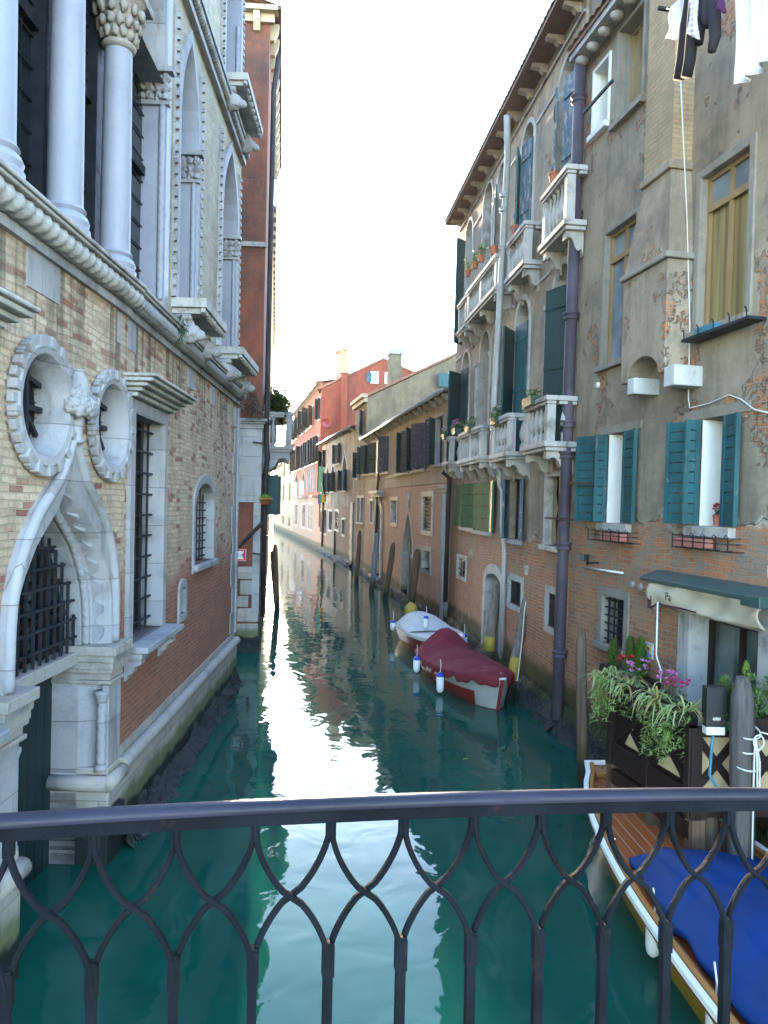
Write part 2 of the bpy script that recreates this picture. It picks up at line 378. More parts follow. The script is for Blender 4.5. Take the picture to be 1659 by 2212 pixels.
def timber(name, c=(.20, .172, .145), dk=(.07, .055, .045), zw=.55, green=(.05, .05, .02)):
    m = NT(name); g = m.noise(1.0, 6, .7, v=m.scl(26, 26, 1.1)); g2 = m.noise(1.0, 4, .6, v=m.scl(6, 6, .5))
    col = m.mix(m.step(g, .35, .7), c, dk); col = m.mix(m.math('MULTIPLY', m.step(g2, .45, .7), .6), col, tuple(q*.6 for q in c))
    zz = m.math('ADD', m.z, m.math('MULTIPLY', m.noise(5, 4), .3))
    if zw is not None:
        col = m.mix(m.step(zz, zw, zw+.35, .9, 0), col, green); col = m.mix(m.step(zz, zw-.25, zw+.05, 1, 0), col, (.010, .012, .012))
    return m.done(col, .85, m.bump(g, .008, .9))
def tile_mat(name, c=(.33, .15, .09), c2=(.22, .12, .085)):
    m = NT(name); col = m.mix(m.step(m.noise(5, 5, .7), .35, .65), c, c2); col = m.mix(m.math('MULTIPLY', m.step(m.noise(2, 6, .7), .5, .7), .5), col, (.10, .09, .08))
    return m.done(col, .9, m.bump(m.noise(20, 4), .006))
def leafmat(name, c, c2, rough=.5, trans=.25):
    m = NT(name); oi = m.t.nodes.new('ShaderNodeNewGeometry')
    col = m.mix(oi.outputs['Random Per Island'], c, c2)
    col = m.mix(m.math('MULTIPLY', m.noise(9, 3), .35), col, tuple(q*.5 for q in c))
    p = m.t.nodes.new('ShaderNodeBsdfPrincipled'); m.put(p.inputs['Base Color'], col); p.inputs['Roughness'].default_value = rough
    t = m.t.nodes.new('ShaderNodeBsdfTranslucent'); m.put(t.inputs[0], col); mx = m.t.nodes.new('ShaderNodeMixShader'); mx.inputs[0].default_value = trans
    m.t.links.new(p.outputs[0], mx.inputs[1]); m.t.links.new(t.outputs[0], mx.inputs[2]); m.t.links.new(mx.outputs[0], m.out.inputs[0]); return m.m
def glassy(name, c=(.012, .015, .018), rough=.06, spec=.6, wav=.0):
    m = NT(name); col = m.mix(m.step(m.noise(1.2, 3), .35, .7), c, tuple(q*2.2 for q in c))
    return m.done(col, rough, m.bump(m.noise(3, 2), .01, .35) if wav else None, 0.0, spec)
M = {}
M['pal_left'] = masonry('brick_limewashed', (.30, .088, .048), (.185, .058, .038), (.27, .21, .155), wash=(.63, .53, .40), wz=2.9, wamp=.55, wst=.80, streak=.8, za=.0, zb=-.5, streaktop=(5.6, 7.4), grime=(.07, .065, .045), dirt=.2, reds=.12)
M['pal_left_up'] = masonry('brick_pale_upper', (.48, .40, .29), (.38, .31, .22), (.50, .45, .36), wash=(.52, .46, .35), wz=2, wst=.7, streak=.3, za=-2, zb=-3, dirt=.15)
M['rn'] = masonry('plaster_on_brick_house', (.42, .155, .068), (.25, .09, .05), (.36, .30, .22), plaster=(.34, .272, .198), pl2=(.195, .158, .122), zc=3.95, amp=.38, holes=.575, edge=.02, streak=.55, resid=(.255, .225, .185), za=.75, zb=.42, bh=.075, spl=(.55, .52, .46), grime=(.115, .10, .085))
M['pal'] = masonry('plaster_on_brick_palace', (.42, .14, .062), (.26, .09, .05), (.36, .28, .20), plaster=(.37, .29, .21), pl2=(.21, .168, .13), zc=3.35, amp=.28, holes=.61, edge=.03, streak=.6, resid=(.30, .235, .17), za=.75, zb=.42, spl=(.50, .46, .40), grime=(.105, .085, .07))
M['pink'] = masonry('brick_pink_house', (.47, .24, .17), (.41, .20, .14), (.48, .40, .33), plaster=(.42, .345, .265), pl2=(.34, .28, .22), zc=4.78, amp=.03, holes=.9, edge=.02, streak=.25, za=.5, zb=.2, dirt=.25, bh=.085, bw=.28)
M['gable'] = masonry('plaster_ochre_gable', (.36, .17, .10), (.28, .13, .09), (.42, .36, .28), plaster=(.25, .195, .115), pl2=(.15, .12, .08), zc=1.0, amp=.5, holes=.66, streak=.4, za=.5, zb=.2, spl=(.6, .56, .48))
M['brown'] = masonry('brick_brown_house', (.30, .15, .09), (.22, .12, .08), (.36, .30, .24), plaster=(.36, .30, .235), pl2=(.26, .21, .165), zc=3.6, amp=1.1, holes=.55, streak=.5, za=.5, zb=.2, spl=(.42, .38, .33))
M['red'] = masonry('plaster_red_house', (.32, .16, .10), (.24, .12, .08), (.38, .32, .26), plaster=(.28, .066, .036), pl2=(.22, .055, .032), zc=4.45, amp=.02, holes=.95, streak=.22, za=.5, zb=.2, dirt=.15, grime=(.20, .06, .05))
M['redgable'] = masonry('plaster_red_gable', (.32, .16, .10), (.24, .12, .08), (.38, .32, .26), plaster=(.25, .060, .034), pl2=(.165, .046, .030), zc=-5, amp=.1, holes=.95, streak=.4, za=-9, zb=-9, dirt=.3, grime=(.18, .06, .05))
M['cream'] = masonry('plaster_cream_house', (.36, .2, .12), (.3, .15, .1), (.4, .34, .27), plaster=(.42, .28, .175), pl2=(.36, .24, .15), zc=2.6, amp=.1, holes=.95, streak=.25, za=.5, zb=.2, dirt=.1, grime=(.3, .22, .15))
M['yellow'] = masonry('plaster_yellow_house', (.36, .2, .12), (.3, .15, .1), (.4, .34, .27), plaster=(.44, .34, .17), pl2=(.38, .29, .15), zc=1.2, amp=.1, holes=.95, streak=.25, za=.5, zb=.2, dirt=.1, grime=(.3, .25, .15))
M['l2'] = masonry('plaster_russet_house', (.30, .12, .08), (.22, .1, .07), (.3, .25, .2), plaster=(.21, .070, .042), pl2=(.10, .047, .034), zc=-3, amp=.3, holes=.9, streak=.5, za=.3, zb=.0, dirt=.6, grime=(.06, .04, .035))
M['orange'] = masonry('plaster_orange_house', (.4, .2, .1), (.3, .15, .1), (.4, .34, .27), plaster=(.60, .33, .11), pl2=(.5, .27, .09), zc=-3, amp=.1, holes=.95, streak=.2, za=.3, zb=0)
M['stone'] = stone('istrian_stone', (.325, .322, .342), (.12, .115, .115), .8, joints=(1.1, .52), bump=.006)
M['stone_base'] = stone('istrian_stone_base', (.33, .31, .29), (.17, .15, .125), .65, zalg=.50, warmamt=.45, joints=(1.2, .7), bump=.008)
M['stone_warm'] = stone('carved_stone', (.33, .295, .26), (.12, .09, .065), .7, 2.2, warmamt=.5, bump=.012)
M['stone_grey'] = stone('weathered_stone', (.40, .385, .365), (.085, .08, .075), .85, 1.5, bump=.007)
M['white_stone'] = stone('white_corbel_stone', (.50, .50, .49), (.2, .2, .2), .5, 2)
M['render_frame'] = stone('grey_plaster_frame', (.25, .225, .19), (.12, .105, .09), .7, 2)
M['stone_dark'] = stone('sooty_stone', (.36, .34, .32), (.07, .065, .06), .9, 1.4)
M['marble'] = stone('grey_marble', (.285, .292, .345), (.165, .17, .215), .65, .8, rough=.5, warmamt=.18)
M['iron'] = iron('rusted_iron'); M['iron_dark'] = iron('black_iron', (.012, .013, .016), (.07, .035, .02), .3)
M['rail'] = iron('railing_iron', (.0045, .0055, .0075), (.055, .022, .012), .5, .75, 16, .07)
M['handrail'] = iron('handrail_iron', (.013, .012, .020), (.035, .018, .022), .35, .42, 5, .22)
M['pipe'] = iron('cast_iron_pipe', (.050, .042, .055), (.075, .048, .05), .6, .6, 3)
M['zinc'] = flat('zinc_pipe', (.33, .33, .33), .5, .2)
M['copper'] = iron('dark_pipe', (.028, .022, .024), (.05, .03, .025), .5, .55, 5)
M['post'] = timber('mooring_wood'); M['post_brown'] = timber('brown_mooring_wood', (.150, .108, .074), (.06, .042, .03)); M['post_roped'] = timber('dark_grey_wood', (.105, .095, .086), (.045, .04, .036), None); M['post_dk'] = timber('dark_mooring_wood', (.15, .085, .055), (.07, .042, .03)); M['post_blue'] = timber('grey_blue_post', (.20, .24, .29), (.10, .12, .15))
M['teal'] = paint('teal_shutter', (.022, .096, .108), (.014, .062, .072), .04, (.12, .16, .17))
M['teal_worn'] = paint('worn_teal_shutter', (.035, .10, .13), (.03, .07, .10), .28, (.27, .25, .22))
M['teal_blue'] = paint('blue_shutter', (.035, .085, .135), (.03, .06, .095), .12, (.3, .29, .25))
M['dkgreen'] = paint('dark_green_shutter', (.018, .055, .058), (.012, .036, .040))
M['green'] = paint('green_shutter', (.007, .105, .044), (.006, .072, .032), .06, (.12, .2, .12))
M['greygreen'] = paint('green_grey_shutter', (.045, .07, .06), (.03, .05, .045))
M['slate'] = paint('slate_shutter', (.045, .055, .075), (.03, .04, .055), .1, (.22, .2, .18))
M['wood'] = paint('brown_wood', (.13, .045, .025), (.08, .03, .02)); M['wood_dk'] = paint('dark_stained_wood', (.020, .010, .009), (.012, .007, .007))
M['tan'] = paint('tan_window_frame', (.30, .20, .10), (.24, .16, .08), dirt=.15)
M['white'] = flat('white_paint', (.74, .73, .70), .5, vary=.15)
M['board'] = paint('weathered_board', (.33, .25, .13), (.18, .14, .085), .1)
M['glass'] = glassy('window_glass'); M['glass2'] = glassy('old_window_glass', (.008, .010, .012), .14, .35, 1)
M['doorglass'] = glassy('door_glass', (.05, .065, .06), .05, .8)
M['skyglass'] = glassy('bright_window_glass', (.11, .14, .17), .08, .7)
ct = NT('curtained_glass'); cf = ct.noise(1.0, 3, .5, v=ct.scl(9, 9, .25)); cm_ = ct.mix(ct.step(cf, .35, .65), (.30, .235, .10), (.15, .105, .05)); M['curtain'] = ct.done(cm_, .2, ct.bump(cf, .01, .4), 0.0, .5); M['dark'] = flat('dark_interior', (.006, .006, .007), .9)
M['tile'] = tile_mat('roof_tile'); M['tile_dk'] = tile_mat('old_roof_tile', (.19, .105, .08), (.11, .075, .065))
M['terracotta'] = flat('terracotta', (.36, .11, .055), .8); M['pinkpot'] = flat('pink_plastic_pot', (.42, .16, .13), .6)
M['gpot'] = flat('green_plastic_pot', (.012, .05, .035), .5); M['bluepot'] = flat('blue_plastic_pot', (.05, .19, .26), .5)
# ------------------------------------------------------------------ building components
def shutter(par, wall, sh, dirn, ang, wd, z0, z1, mat, d0=.035, nb=0, th=.045, name='shutter'):
    """leaf hinged at s=sh; dirn +1/-1 = way it points when closed; ang 0 closed .. 180 folded back"""
    a = rad(ang); ux, uy = dirn*math.cos(a), math.sin(a)
    L = Matrix(((ux, -uy*dirn, 0, sh), (uy, ux*dirn, 0, d0), (0, 0, 1, 0), (0, 0, 0, 1)))
    mb = MB(); t = th
    if nb:                                     # planked leaf: horizontal boards with open joints
        hh = (z1-z0)/nb
        for k in range(nb): mb.box(0.005, wd-.005, -t/2, t/2, z0+k*hh+.007, z0+(k+1)*hh-.007, L)
        for xx in (0.0, wd-.06): mb.box(xx, xx+.06, -t/2-.012, t/2-.004, z0, z1, L)
    else:
        mb.box(0, wd, -t/2, t/2, z0, z1, L)
        for k in (.12, .5, .88): zz = z0+(z1-z0)*k; mb.box(.02, wd-.02, t/2, t/2+.022, zz-.045, zz+.045, L)
    return mb.build(name, mat, par, wall.M)
def window(root, wall, op, ops=None, sur=.09, smat='stone', proud=.03, full=False, sill=True, sillw=.1, silld=.1, sillh=.1, pane='glass', pd=None,
           wood='wood_dk', wt=.05, mull=(1, 2), sh=(), grille=None, gm='iron_dark', name='window', gd=-.06, gt=.022):
    op.setdefault('depth', .22); op.setdefault('h', 0)
    if ops is not None: ops.append(op)
    pd = pd if pd is not None else op['depth']-.03
    fr = MB(); inn = off(op, -wt); inn['z0'] = op['z0']+(wt if op['kind'] != 'oval' else inn['z0']-op['z0'])
    fr.ring(ol(inn), ol(op), -pd-.03, -pd+.02)
    s0, s1, z0, z1 = op['s0'], op['s1'], op['z0'], op['z1']; zt = z1-(op['h']*.55 if op['kind'] != 'rect' else 0)
    for i in range(1, mull[0]+1):
        x = s0+(s1-s0)*i/(mull[0]+1); zz = z1-.02 if op['kind'] == 'rect' or abs(x-(s0+s1)/2) < .02 else zt
        fr.box(x-wt*.45, x+wt*.45, -pd-.025, -pd+.022, z0+wt*.5, zz)
    for i in range(1, mull[1]+1):
        z = z0+(zt-z0)*i/(mull[1]+1); fr.box(s0+wt*.6, s1-wt*.6, -pd-.02, -pd+.017, z-wt*.3, z+wt*.3)
    w_ = fr.build(name, M[wood], root, wall.M)
    MB().prism(ol(op), -pd-.04, -pd-.032).build('pane', M[pane], w_, wall.M)
    if sur:
        o2 = off(op, sur, sur if full else 0.0)
        MB().ring(ol(op), ol(o2), -.004, proud, back=True).build('stone_frame', M[smat], w_, wall.M, bevel=.008 if wall.o.y < 20 else 0)
    if sur and op['kind'] != 'oval': MB().ring(ol(off(op, -.009)), ol(off(op, -.001)), -op['depth'], proud*.9).build('reveal', M[smat], w_, wall.M)
    if sill: MB().box(s0-sillw, s1+sillw, -.005, silld, z0-sillh, z0-.003).build('sill', M[smat], w_, wall.M, bevel=.01 if wall.o.y < 20 else 0)
    if grille:
        g = MB()
        for i in range(grille[0]):
            x = s0+(s1-s0)*(i+.5)/grille[0]; zz = z1-(0 if op['kind'] == 'rect' else op['h']*(1-math.sqrt(max(0, 1-((x-(s0+s1)/2)/((s1-s0)/2))**2))))
            g.bar((x, gd, z0), (x, gd, zz), gt)
        for i in range(grille[1]):
            z = z0+(z1-z0)*(i+.5)/grille[1]
            if op['kind'] != 'rect' and z > z1-op['h']*.6: continue
            g.bar((s0, gd+gt, z), (s1, gd+gt, z), gt)
        g.build('grille', M[gm], w_, wall.M)
    for k in sh:
        side, ang, mat = k[0], k[1], k[2]; ex = k[3] if len(k) > 3 else {}
        wd = ex.get('w', (s1-s0)/2); a, b = ex.get('z', (z0+.01, (z1 if op['kind'] == 'rect' else z1-op['h'])-.01))
        shutter(w_, wall, s0-.01 if side == 0 else s1+.01, 1 if side == 0 else -1, ang, wd, a, b, M[mat], nb=ex.get('nb', 0), d0=ex.get('d', .045))
    return w_
BAL = [(.045, 0), (.05, .03), (.035, .05), (.03, .10), (.045, .17), (.068, .27), (.062, .36), (.042, .46), (.030, .54), (.032, .60), (.048, .62), (.048, .66)]
BAL2 = [(.055, 0), (.055, .16), (.03, .17), (.028, .22), (.055, .27), (.078, .34), (.072, .42), (.05, .52), (.03, .60), (.022, .66)]
def balcony(root, wall, s0, s1, zt, zs, proj, nb, mids=(), br=(), mat='stone_grey', brh=.42, mdk='stone_dark', prof=BAL):
    """zt = top of coping, zs = underside of slab; s1 end is the far one"""
    sl = MB().box(s0-.06, s1+.06, -.01, proj+.06, zs+.07, zs+.17).box(s0-.02, s1+.02, -.01, proj+.02, zs, zs+.068)
    b = sl.build('balcony', M[mat], root, wall.M, bevel=.012)
    zf = zs+.172; zc = zt-.15
    cp = MB()
    for (a, c, e, f_) in ((s0-.05, s1+.05, proj-.17, proj+.05), (s0-.05, s0+.16, .0, proj-.172), (s1-.16, s1+.05, .0, proj-.172)):
        cp.box(a, c, e, f_, zc+.06, zt); cp.box(a+.025, c-.025, e+.02 if e > 0 else 0, f_-.025, zc, zc+.058)
    cp.build('coping', M[mat], b, wall.M, bevel=.012)
    for s in (s0, s1-.17) + tuple(mids): MB().box(s, s+.17, proj-.15, proj+.005, zf, zc-.002).build('pedestal', M[mat], b, wall.M, bevel=.01)
    H = zc-zf-.004; k = H/prof[-1][1]; edges = [s0+.17] + [q for m_ in sorted(mids) for q in (m_, m_+.17)] + [s1-.17]
    spans = [(edges[i], edges[i+1]) for i in range(0, len(edges), 2)]; tot = sum(q[1]-q[0] for q in spans)
    for a, c in spans:
        n = max(1, round(nb*(c-a)/tot))
        for i in range(n):
            x = a+(c-a)*(i+.5)/n; MB().lathe([(r*.95, z*k) for r, z in prof], (x, proj-.075, zf+.002), 10).build('baluster', M[mat], b, wall.M, smooth=True)
    for x in (s0+.07, s1-.07):
        if proj > .38: MB().lathe([(r*1.05, z*k) for r, z in prof], (x, proj*.36, zf+.002), 10).build('baluster', M[mat], b, wall.M, smooth=True)
    for x in br:
        p = [(0, 0), (proj*.96, 0), (proj*.96, -brh*.34), (proj*.86, -brh*.36), (proj*.80, -brh*.27), (proj*.66, -brh*.27), (proj*.54, -brh*.40), (proj*.44, -brh*.66), (proj*.28, -brh*.80), (proj*.12, -brh*.72), (0, -brh)]
        m_ = MB(); A = [m_.v((x-.085, q[0], zs-.002+q[1])) for q in p]; B = [m_.v((x+.085, q[0], zs-.002+q[1])) for q in p]
        m_.f(A[::-1]); m_.f(B)
        for i in range(len(p)): m_.f([A[i], A[(i+1) % len(p)], B[(i+1) % len(p)], B[i]])
        m_.build('bracket', M[mdk], b, wall.M)
    return b
def roof(root, wall, s0, s1, z, proj, back, rise, mat='tile', br=None, bmat='stone_grey', pitch=.2, gut=None, brs=(.10, .30, .16)):
    n = max(4, int((s1-s0)/pitch))*4; tot = back+proj
    def fn(i, j): return (s0+(s1-s0)*i, proj-tot*j, z+.06+rise*j+.045*abs(math.sin(math.pi*i*n/4)))
    r = MB().grid(fn, n, 3); m_ = M[mat]
    ro = r.build('roof', m_, root, wall.M)
    MB().box(s0, s1, .0, proj-.03, z-.02, z+.045).build('soffit', M['tile_dk'], ro, wall.M)
    if br:
        k = max(2, int((s1-s0)/br)); w_, d_, h_ = brs
        for i in range(k):
            x = s0+(s1-s0)*(i+.5)/k
            MB().prism([(0, z-.022), (min(d_*1.0, proj*.85), z-.022), (min(d_, proj*.85), z-.022-h_*.4), (d_*.5, z-.022-h_*.55), (d_*.3, z-.022-h_), (0, z-.022-h_)], x-w_/2, x+w_/2, 'x').build('eave_bracket', M[bmat], ro, wall.M)
    if gut: MB().tube([(s0, proj+.05, z+.03), (s1, proj+.05, z+.03)], .075, 8).build('gutter', M[gut], ro, wall.M, smooth=True)
    return ro
def drain(name, wall, path, r, mat, label, collars=(), cr=1.35, ch=.10, group=None):
    root = empty(name, wall.M @ Matrix.Translation(path[-1]), label, 'drainpipe', group)
    MB().tube(path, r, 12).build('pipe', M[mat], root, wall.M, smooth=True)
    for (s, d, z) in collars:
        k = r*cr; MB().lathe([(r*1.02, 0), (k*.92, .0), (k*.92, ch*.2), (k*.82, ch*.28), (k*.86, ch*.6), (k, ch*.75), (k, ch), (r*1.02, ch)], (s, d, z), 14).build('collar', M[mat], root, wall.M, smooth=True)
    return root
def plain_box(mb, s0, s1, d0, d1, z0, z1): return mb.box(s0, s1, d0, d1, z0, z1)
# ================================================================== WATER
def water_mat():
    m = NT('canal_water')
    v = m.scl(1.0, .85, 1.0)
    n1 = m.noise(1.7, 2, .45, v=v, dist=.7); n2 = m.noise(.34, 2, .5, v=v, dist=.4); n3 = m.noise(5.5, 2, .5, v=v)
    calm = m.step(m.noise(.10, 2, .5), .35, .65, .55, 1.0)
    h = m.math('ADD', m.math('ADD', m.math('MULTIPLY', n1, .40), m.math('MULTIPLY', n2, .9)), m.math('MULTIPLY', n3, .045))
    h = m.math('MULTIPLY', h, calm)
    col = m.mix(m.step(m.noise(.5, 4, .6), .35, .7), (.004, .058, .044), (.006, .075, .056))
    return m.done(col, .025, m.bump(h, .029, 1.0), 0.0, .32, IOR=1.33)
M['water'] = water_mat()
wt = MB(); wt.quad((-160, -40, 0), (160, -40, 0), (160, 400, 0), (-160, 400, 0))
tag(wt.build('canal_water', M['water']), 'green canal water with rippled reflections', 'canal', kind='structure')

# ================================================================== PALACE (right, plaster over brick, arched windows)
PAL = Wall((3.29, 13.76), (2.15, 25.0), .5)
pal = empty('arched_palace', PAL.M, 'peeling plaster palace with arched windows and white stone balconies on two floors', 'palace')
H = PAL.hit; ops = []
zr = PAL.z(1168, 191)+.25                                  # top of wall
def arch(xl, xr, ytop, xm, zbot, hr=.5, dep=.35):
    s0, s1 = PAL.s(xr, 800), PAL.s(xl, 800); 
    return dict(kind='arch', s0=s0, s1=s1, z0=zbot, z1=PAL.z(xm, ytop), h=(s1-s0)*hr, depth=dep)
zA2 = PAL.z(1240, 492, .25)+.15; zA1 = PAL.z(1222, 968, .45)+.15       # balcony floors
# second floor
sx = lambda x, y: PAL.s(x, y)
o = arch(1205, 1249, 117, 1232, zA2); o['s0'], o['s1'] = sx(1250, 260), sx(1206, 260)
sp = o['z1']-o['h']
window(pal, PAL, o, ops, .10, 'stone_grey', sill=False, pane='dark', wood='teal', mull=(1, 0), sh=((0, 10, 'teal_worn', dict(w=.46)), (1, 18, 'teal_worn', dict(w=.50))))
o = arch(1124, 1152, 273, 1140, zA2); o['s0'], o['s1'] = sx(1152, 400), sx(1126, 400)
window(pal, PAL, o, ops, .10, 'stone_grey', sill=False, pane='dark', wood='teal', mull=(1, 0), sh=((0, 10, 'teal_worn', dict(w=.50)), (1, 22, 'teal', dict(w=.52))))
for xl, xr, yt in ((1072, 1093, 361), (1044, 1063, 402), (1008, 1022, 477)):
    o = arch(xl, xr, yt, (xl+xr)/2, zA2, .5); o['s0'], o['s1'] = sx(xr, 500), sx(xl, 500)
    window(pal, PAL, o, ops, .08, 'stone_grey', sill=False, pane='dark', wood='teal', mull=(0, 0), sh=((1, 42 if xl < 1030 else 12, 'teal', dict(w=.45)),) if xl != 1044 else ())
# first floor
o = arch(1195, 1232, 572, 1216, zA1); o['s0'], o['s1'] = sx(1232, 720), sx(1195, 720)
window(pal, PAL, o, ops, .13, 'stone_grey', sill=False, pane='glass2', wood='wood_dk', mull=(1, 2), sh=((0, 20, 'dkgreen', dict(w=.66)),))
o = arch(1111, 1141, 653, 1126, zA1); o['s0'], o['s1'] = sx(1141, 800), sx(1112, 800)
window(pal, PAL, o, ops, .12, 'stone_grey', sill=False, pane='glass2', wood='teal', mull=(1, 2), sh=((0, 4, 'teal', dict(w=.72)), (1, 36, 'dkgreen', dict(w=.62))))
for xl, xr, yt, k in ((1061, 1085, 697, 0), (1036, 1057, 720, 0), (998, 1014, 762, 1)):
    o = arch(xl, xr, yt, (xl+xr)/2, zA1, .5); o['s0'], o['s1'] = sx(xr, 830), sx(xl, 830)
    window(pal, PAL, o, ops, .09, 'stone_warm' if not k else 'stone_grey', sill=False, pane='glass2', wood='wood', mull=(1, 2), sh=((1, 45, 'dkgreen', dict(w=.62)), (0, 8, 'dkgreen', dict(w=.6))) if k else ())
# mezzanine
def mez(xa, ya, xb, yb, **k):
    s0, s1, z0, z1 = PAL.rect(xa, ya, xb, yb); return window(pal, PAL, dict(kind='rect', s0=s0, s1=s1, z0=z0, z1=z1, depth=.2), ops, **k)
mez(1030, 1043, 1062, 1150, sur=.0, pane='dark', sh=((0, 172, 'green', dict(w=.52, nb=1)), (0, 7, 'green', dict(w=1.25, nb=4))))
mez(1003, 1046, 1027, 1142, sur=.0, pane='dark', sh=((1, 172, 'green', dict(w=.60, nb=1)), (0, 9, 'green', dict(w=1.0, nb=4))))
mez(1103, 1036, 1126, 1168, sur=.0, smat='stone', pane='dark', sh=((1, 28, 'teal_blue', dict(w=.46, nb=4)), (0, 168, 'teal_blue', dict(w=.4, nb=4))))
wm = mez(1182, 1030, 1220, 1184, sur=.09, smat='stone_grey', pane='dark', wood='wood_dk', mull=(1, 0))
s0, s1, z0, z1 = PAL.rect(1182, 1030, 1220, 1184)
MB().box(s0+.02, s0+(s1-s0)*.52, -.10, -.07, z0+.01, z1-.01).build('shutter', M['teal_blue'], wm, PAL.M)
MB().prism([(s1-.03, z0+.02), (s1-.30, z0+.02), (s1-.22, z0+.5), (s1-.34, z0+.7), (s1-.2, z0+1.0), (s1-.25, z0+1.25), (s1-.03, z0+1.5)], -.13, -.12).build('broken_pane', M['board'], wm, PAL.M)
# ground floor
mez(990, 1203, 1006, 1250, sur=.10, full=True, smat='stone_grey', pane='dark', sill=False, grille=(3, 4))
for q in ((1102, 1250, 1126, 1313), (1184, 1278, 1206, 1362)):
    mez(*q, sur=.13, full=True, smat='stone_grey', pane='dark', sill=False, grille=(9, 16), gt=.014, gd=-.04)
s0, s1, z0, z1 = PAL.rect(1051, 1243, 1079, 1420)
dr = window(pal, PAL, dict(kind='arch', s0=s0, s1=s1, z0=.25, z1=z1+.12, h=.25, depth=.45), ops, sur=.24, smat='stone_grey', proud=.04, sill=False, pane='dark', wood='board', mull=(0, 0), name='water_door')
MB().box(s0+.03, s1-.5, -.40, -.36, .3, z1-.25).build('door_leaf', M['greygreen'], dr, PAL.M)
mb = wall_mesh(MB(), 0, PAL.L, -1.0, zr, ops, back=7.0); mb.build('wall', M['pal'], pal, PAL.M)
# column and capitals between the twin windows
def column(root, wall, s, d, z0, z1, r, mat, name='column', capm=None, n=14):
    H_ = z1-z0
    c = MB().lathe([(r*1.25, 0), (r*1.25, .05), (r*1.35, .08), (r*1.1, .12), (r, .15), (r*.9, H_-.02)], (s, d, z0), n).build(name, M[mat], root, wall.M, smooth=True)
    MB().lathe([(r*.95, 0), (r*1.15, .03), (r*.95, .06), (r*1.05, .10), (r*1.4, .22), (r*1.8, .30), (r*1.9, .31), (r*1.9, .38)], (s, d, z1-.02), n, sq=False).build('capital', M[capm or mat], c, wall.M)
    return c
for zf, ya, xm in ((zA1, 764, 1059), (zA2, 437, 1068)):
    a, b = H(xm, ya); column(pal, PAL, a, -.16, zf, b-.3, .12, 'stone_grey')
for x, y, pr, zf in ((1187, 660, .06, zA1), (1032, 785, .05, zA1)):      # flat pilasters beside the arches
    a, b = H(x, y); MB().box(a-.10, a+.10, -.003, pr, zf, b-.1).box(a-.13, a+.13, -.003, pr+.03, b-.098, b).build('pilaster', M['stone_grey'], pal, PAL.M, bevel=.01)
# string courses
def strip(root, wall, x, y, zoff=0, h=.05, d=.04, mat='pal', s0=None, s1=None, name='string_course', zz=None):
    z = wall.z(x, y) if zz is None else zz; return MB().box(0 if s0 is None else s0, wall.L if s1 is None else s1, -.004, d, z-h/2, z+h/2).build(name, M[mat], root, wall.M)
strip(pal, PAL, 1110, 298, mat='stone_dark', d=.05)
def segs(zz, blocks):                      # a string interrupted by the windows
    cur = 0.0
    for a, b in sorted(blocks)+[(PAL.L, PAL.L)]:
        if a-cur > .15: strip(pal, PAL, 0, 0, s0=cur, s1=a-.02, zz=zz, mat='stone_grey', d=.03, h=.06)
        cur = b+.02
bl2 = [(q['s0']-.14, q['s1']+.14) for q in ops[:5]]; bl1 = [(q['s0']-.2, q['s1']+.2) for q in ops[5:10]]
segs(PAL.z(1153, 280), bl2); segs(PAL.z(1159, 617)+.0, bl1)
roof(pal, PAL, -.2, PAL.L+.25, zr, .50, 7, 2.2, 'tile_dk', br=.95, bmat='stone_warm', brs=(.14, .34, .18))
# balconies
def bal(xn, xf, yt, yb, d, nb, yref, mids=(), br=2, **k):
    s0, s1 = PAL.s(xn, yref, d), PAL.s(xf, yref, d); zt = PAL.z(xn, yt, d); zs = PAL.z(xn, yb, d)
    m_ = tuple(s0+(s1-s0)*q for q in mids)
    b_ = [s0+.15+(s1-s0-.3)*i/(br-1) for i in range(br)]
    return (balcony(pal, PAL, s0, s1, zt, zs, d, nb, m_, b_, **k), s0, s1, zt)
B2a = bal(1224, 1172, 360, 494, .34, 5, 470); B2b = bal(1134, 1097, 480, 578, .34, 5, 560); B2c = bal(1070, 1010, 552, 634, .42, 10, 640, (.48,), br=3); B2d = bal(1006, 990, 640, 712, .34, 4, 690)
B1a = bal(1181, 1131, 855, 973, .52, 4, 960, prof=BAL2); B1b = bal(1098, 1062, 893, 992, .50, 4, 980, prof=BAL2); B1c = bal(1038, 992, 918, 998, .50, 9, 990, (.45,), br=3); B1d = bal(971, 960, 943, 1008, .45, 4, 1000)
# iron S-ties
for y in (727, 744):
    a, b = H(1024, y); MB().tube([(a-.12, .02, b+.12), (a-.12, .02, b-.05), (a-.02, .02, b-.12), (a+.03, .02, b), (a+.1, .02, b+.12), (a+.14, .02, b+.02)], .014, 6).build('wall_tie', M['iron_dark'], pal, PAL.M)
for (x, y) in ((1139, 1232), (1019, 1195)):
    a, b = H(x, y); MB().box(a-.08, a+.08, -.005, .05, b-.1, b+.1).build('stone_block', M['stone_grey'], pal, PAL.M, bevel=.01)
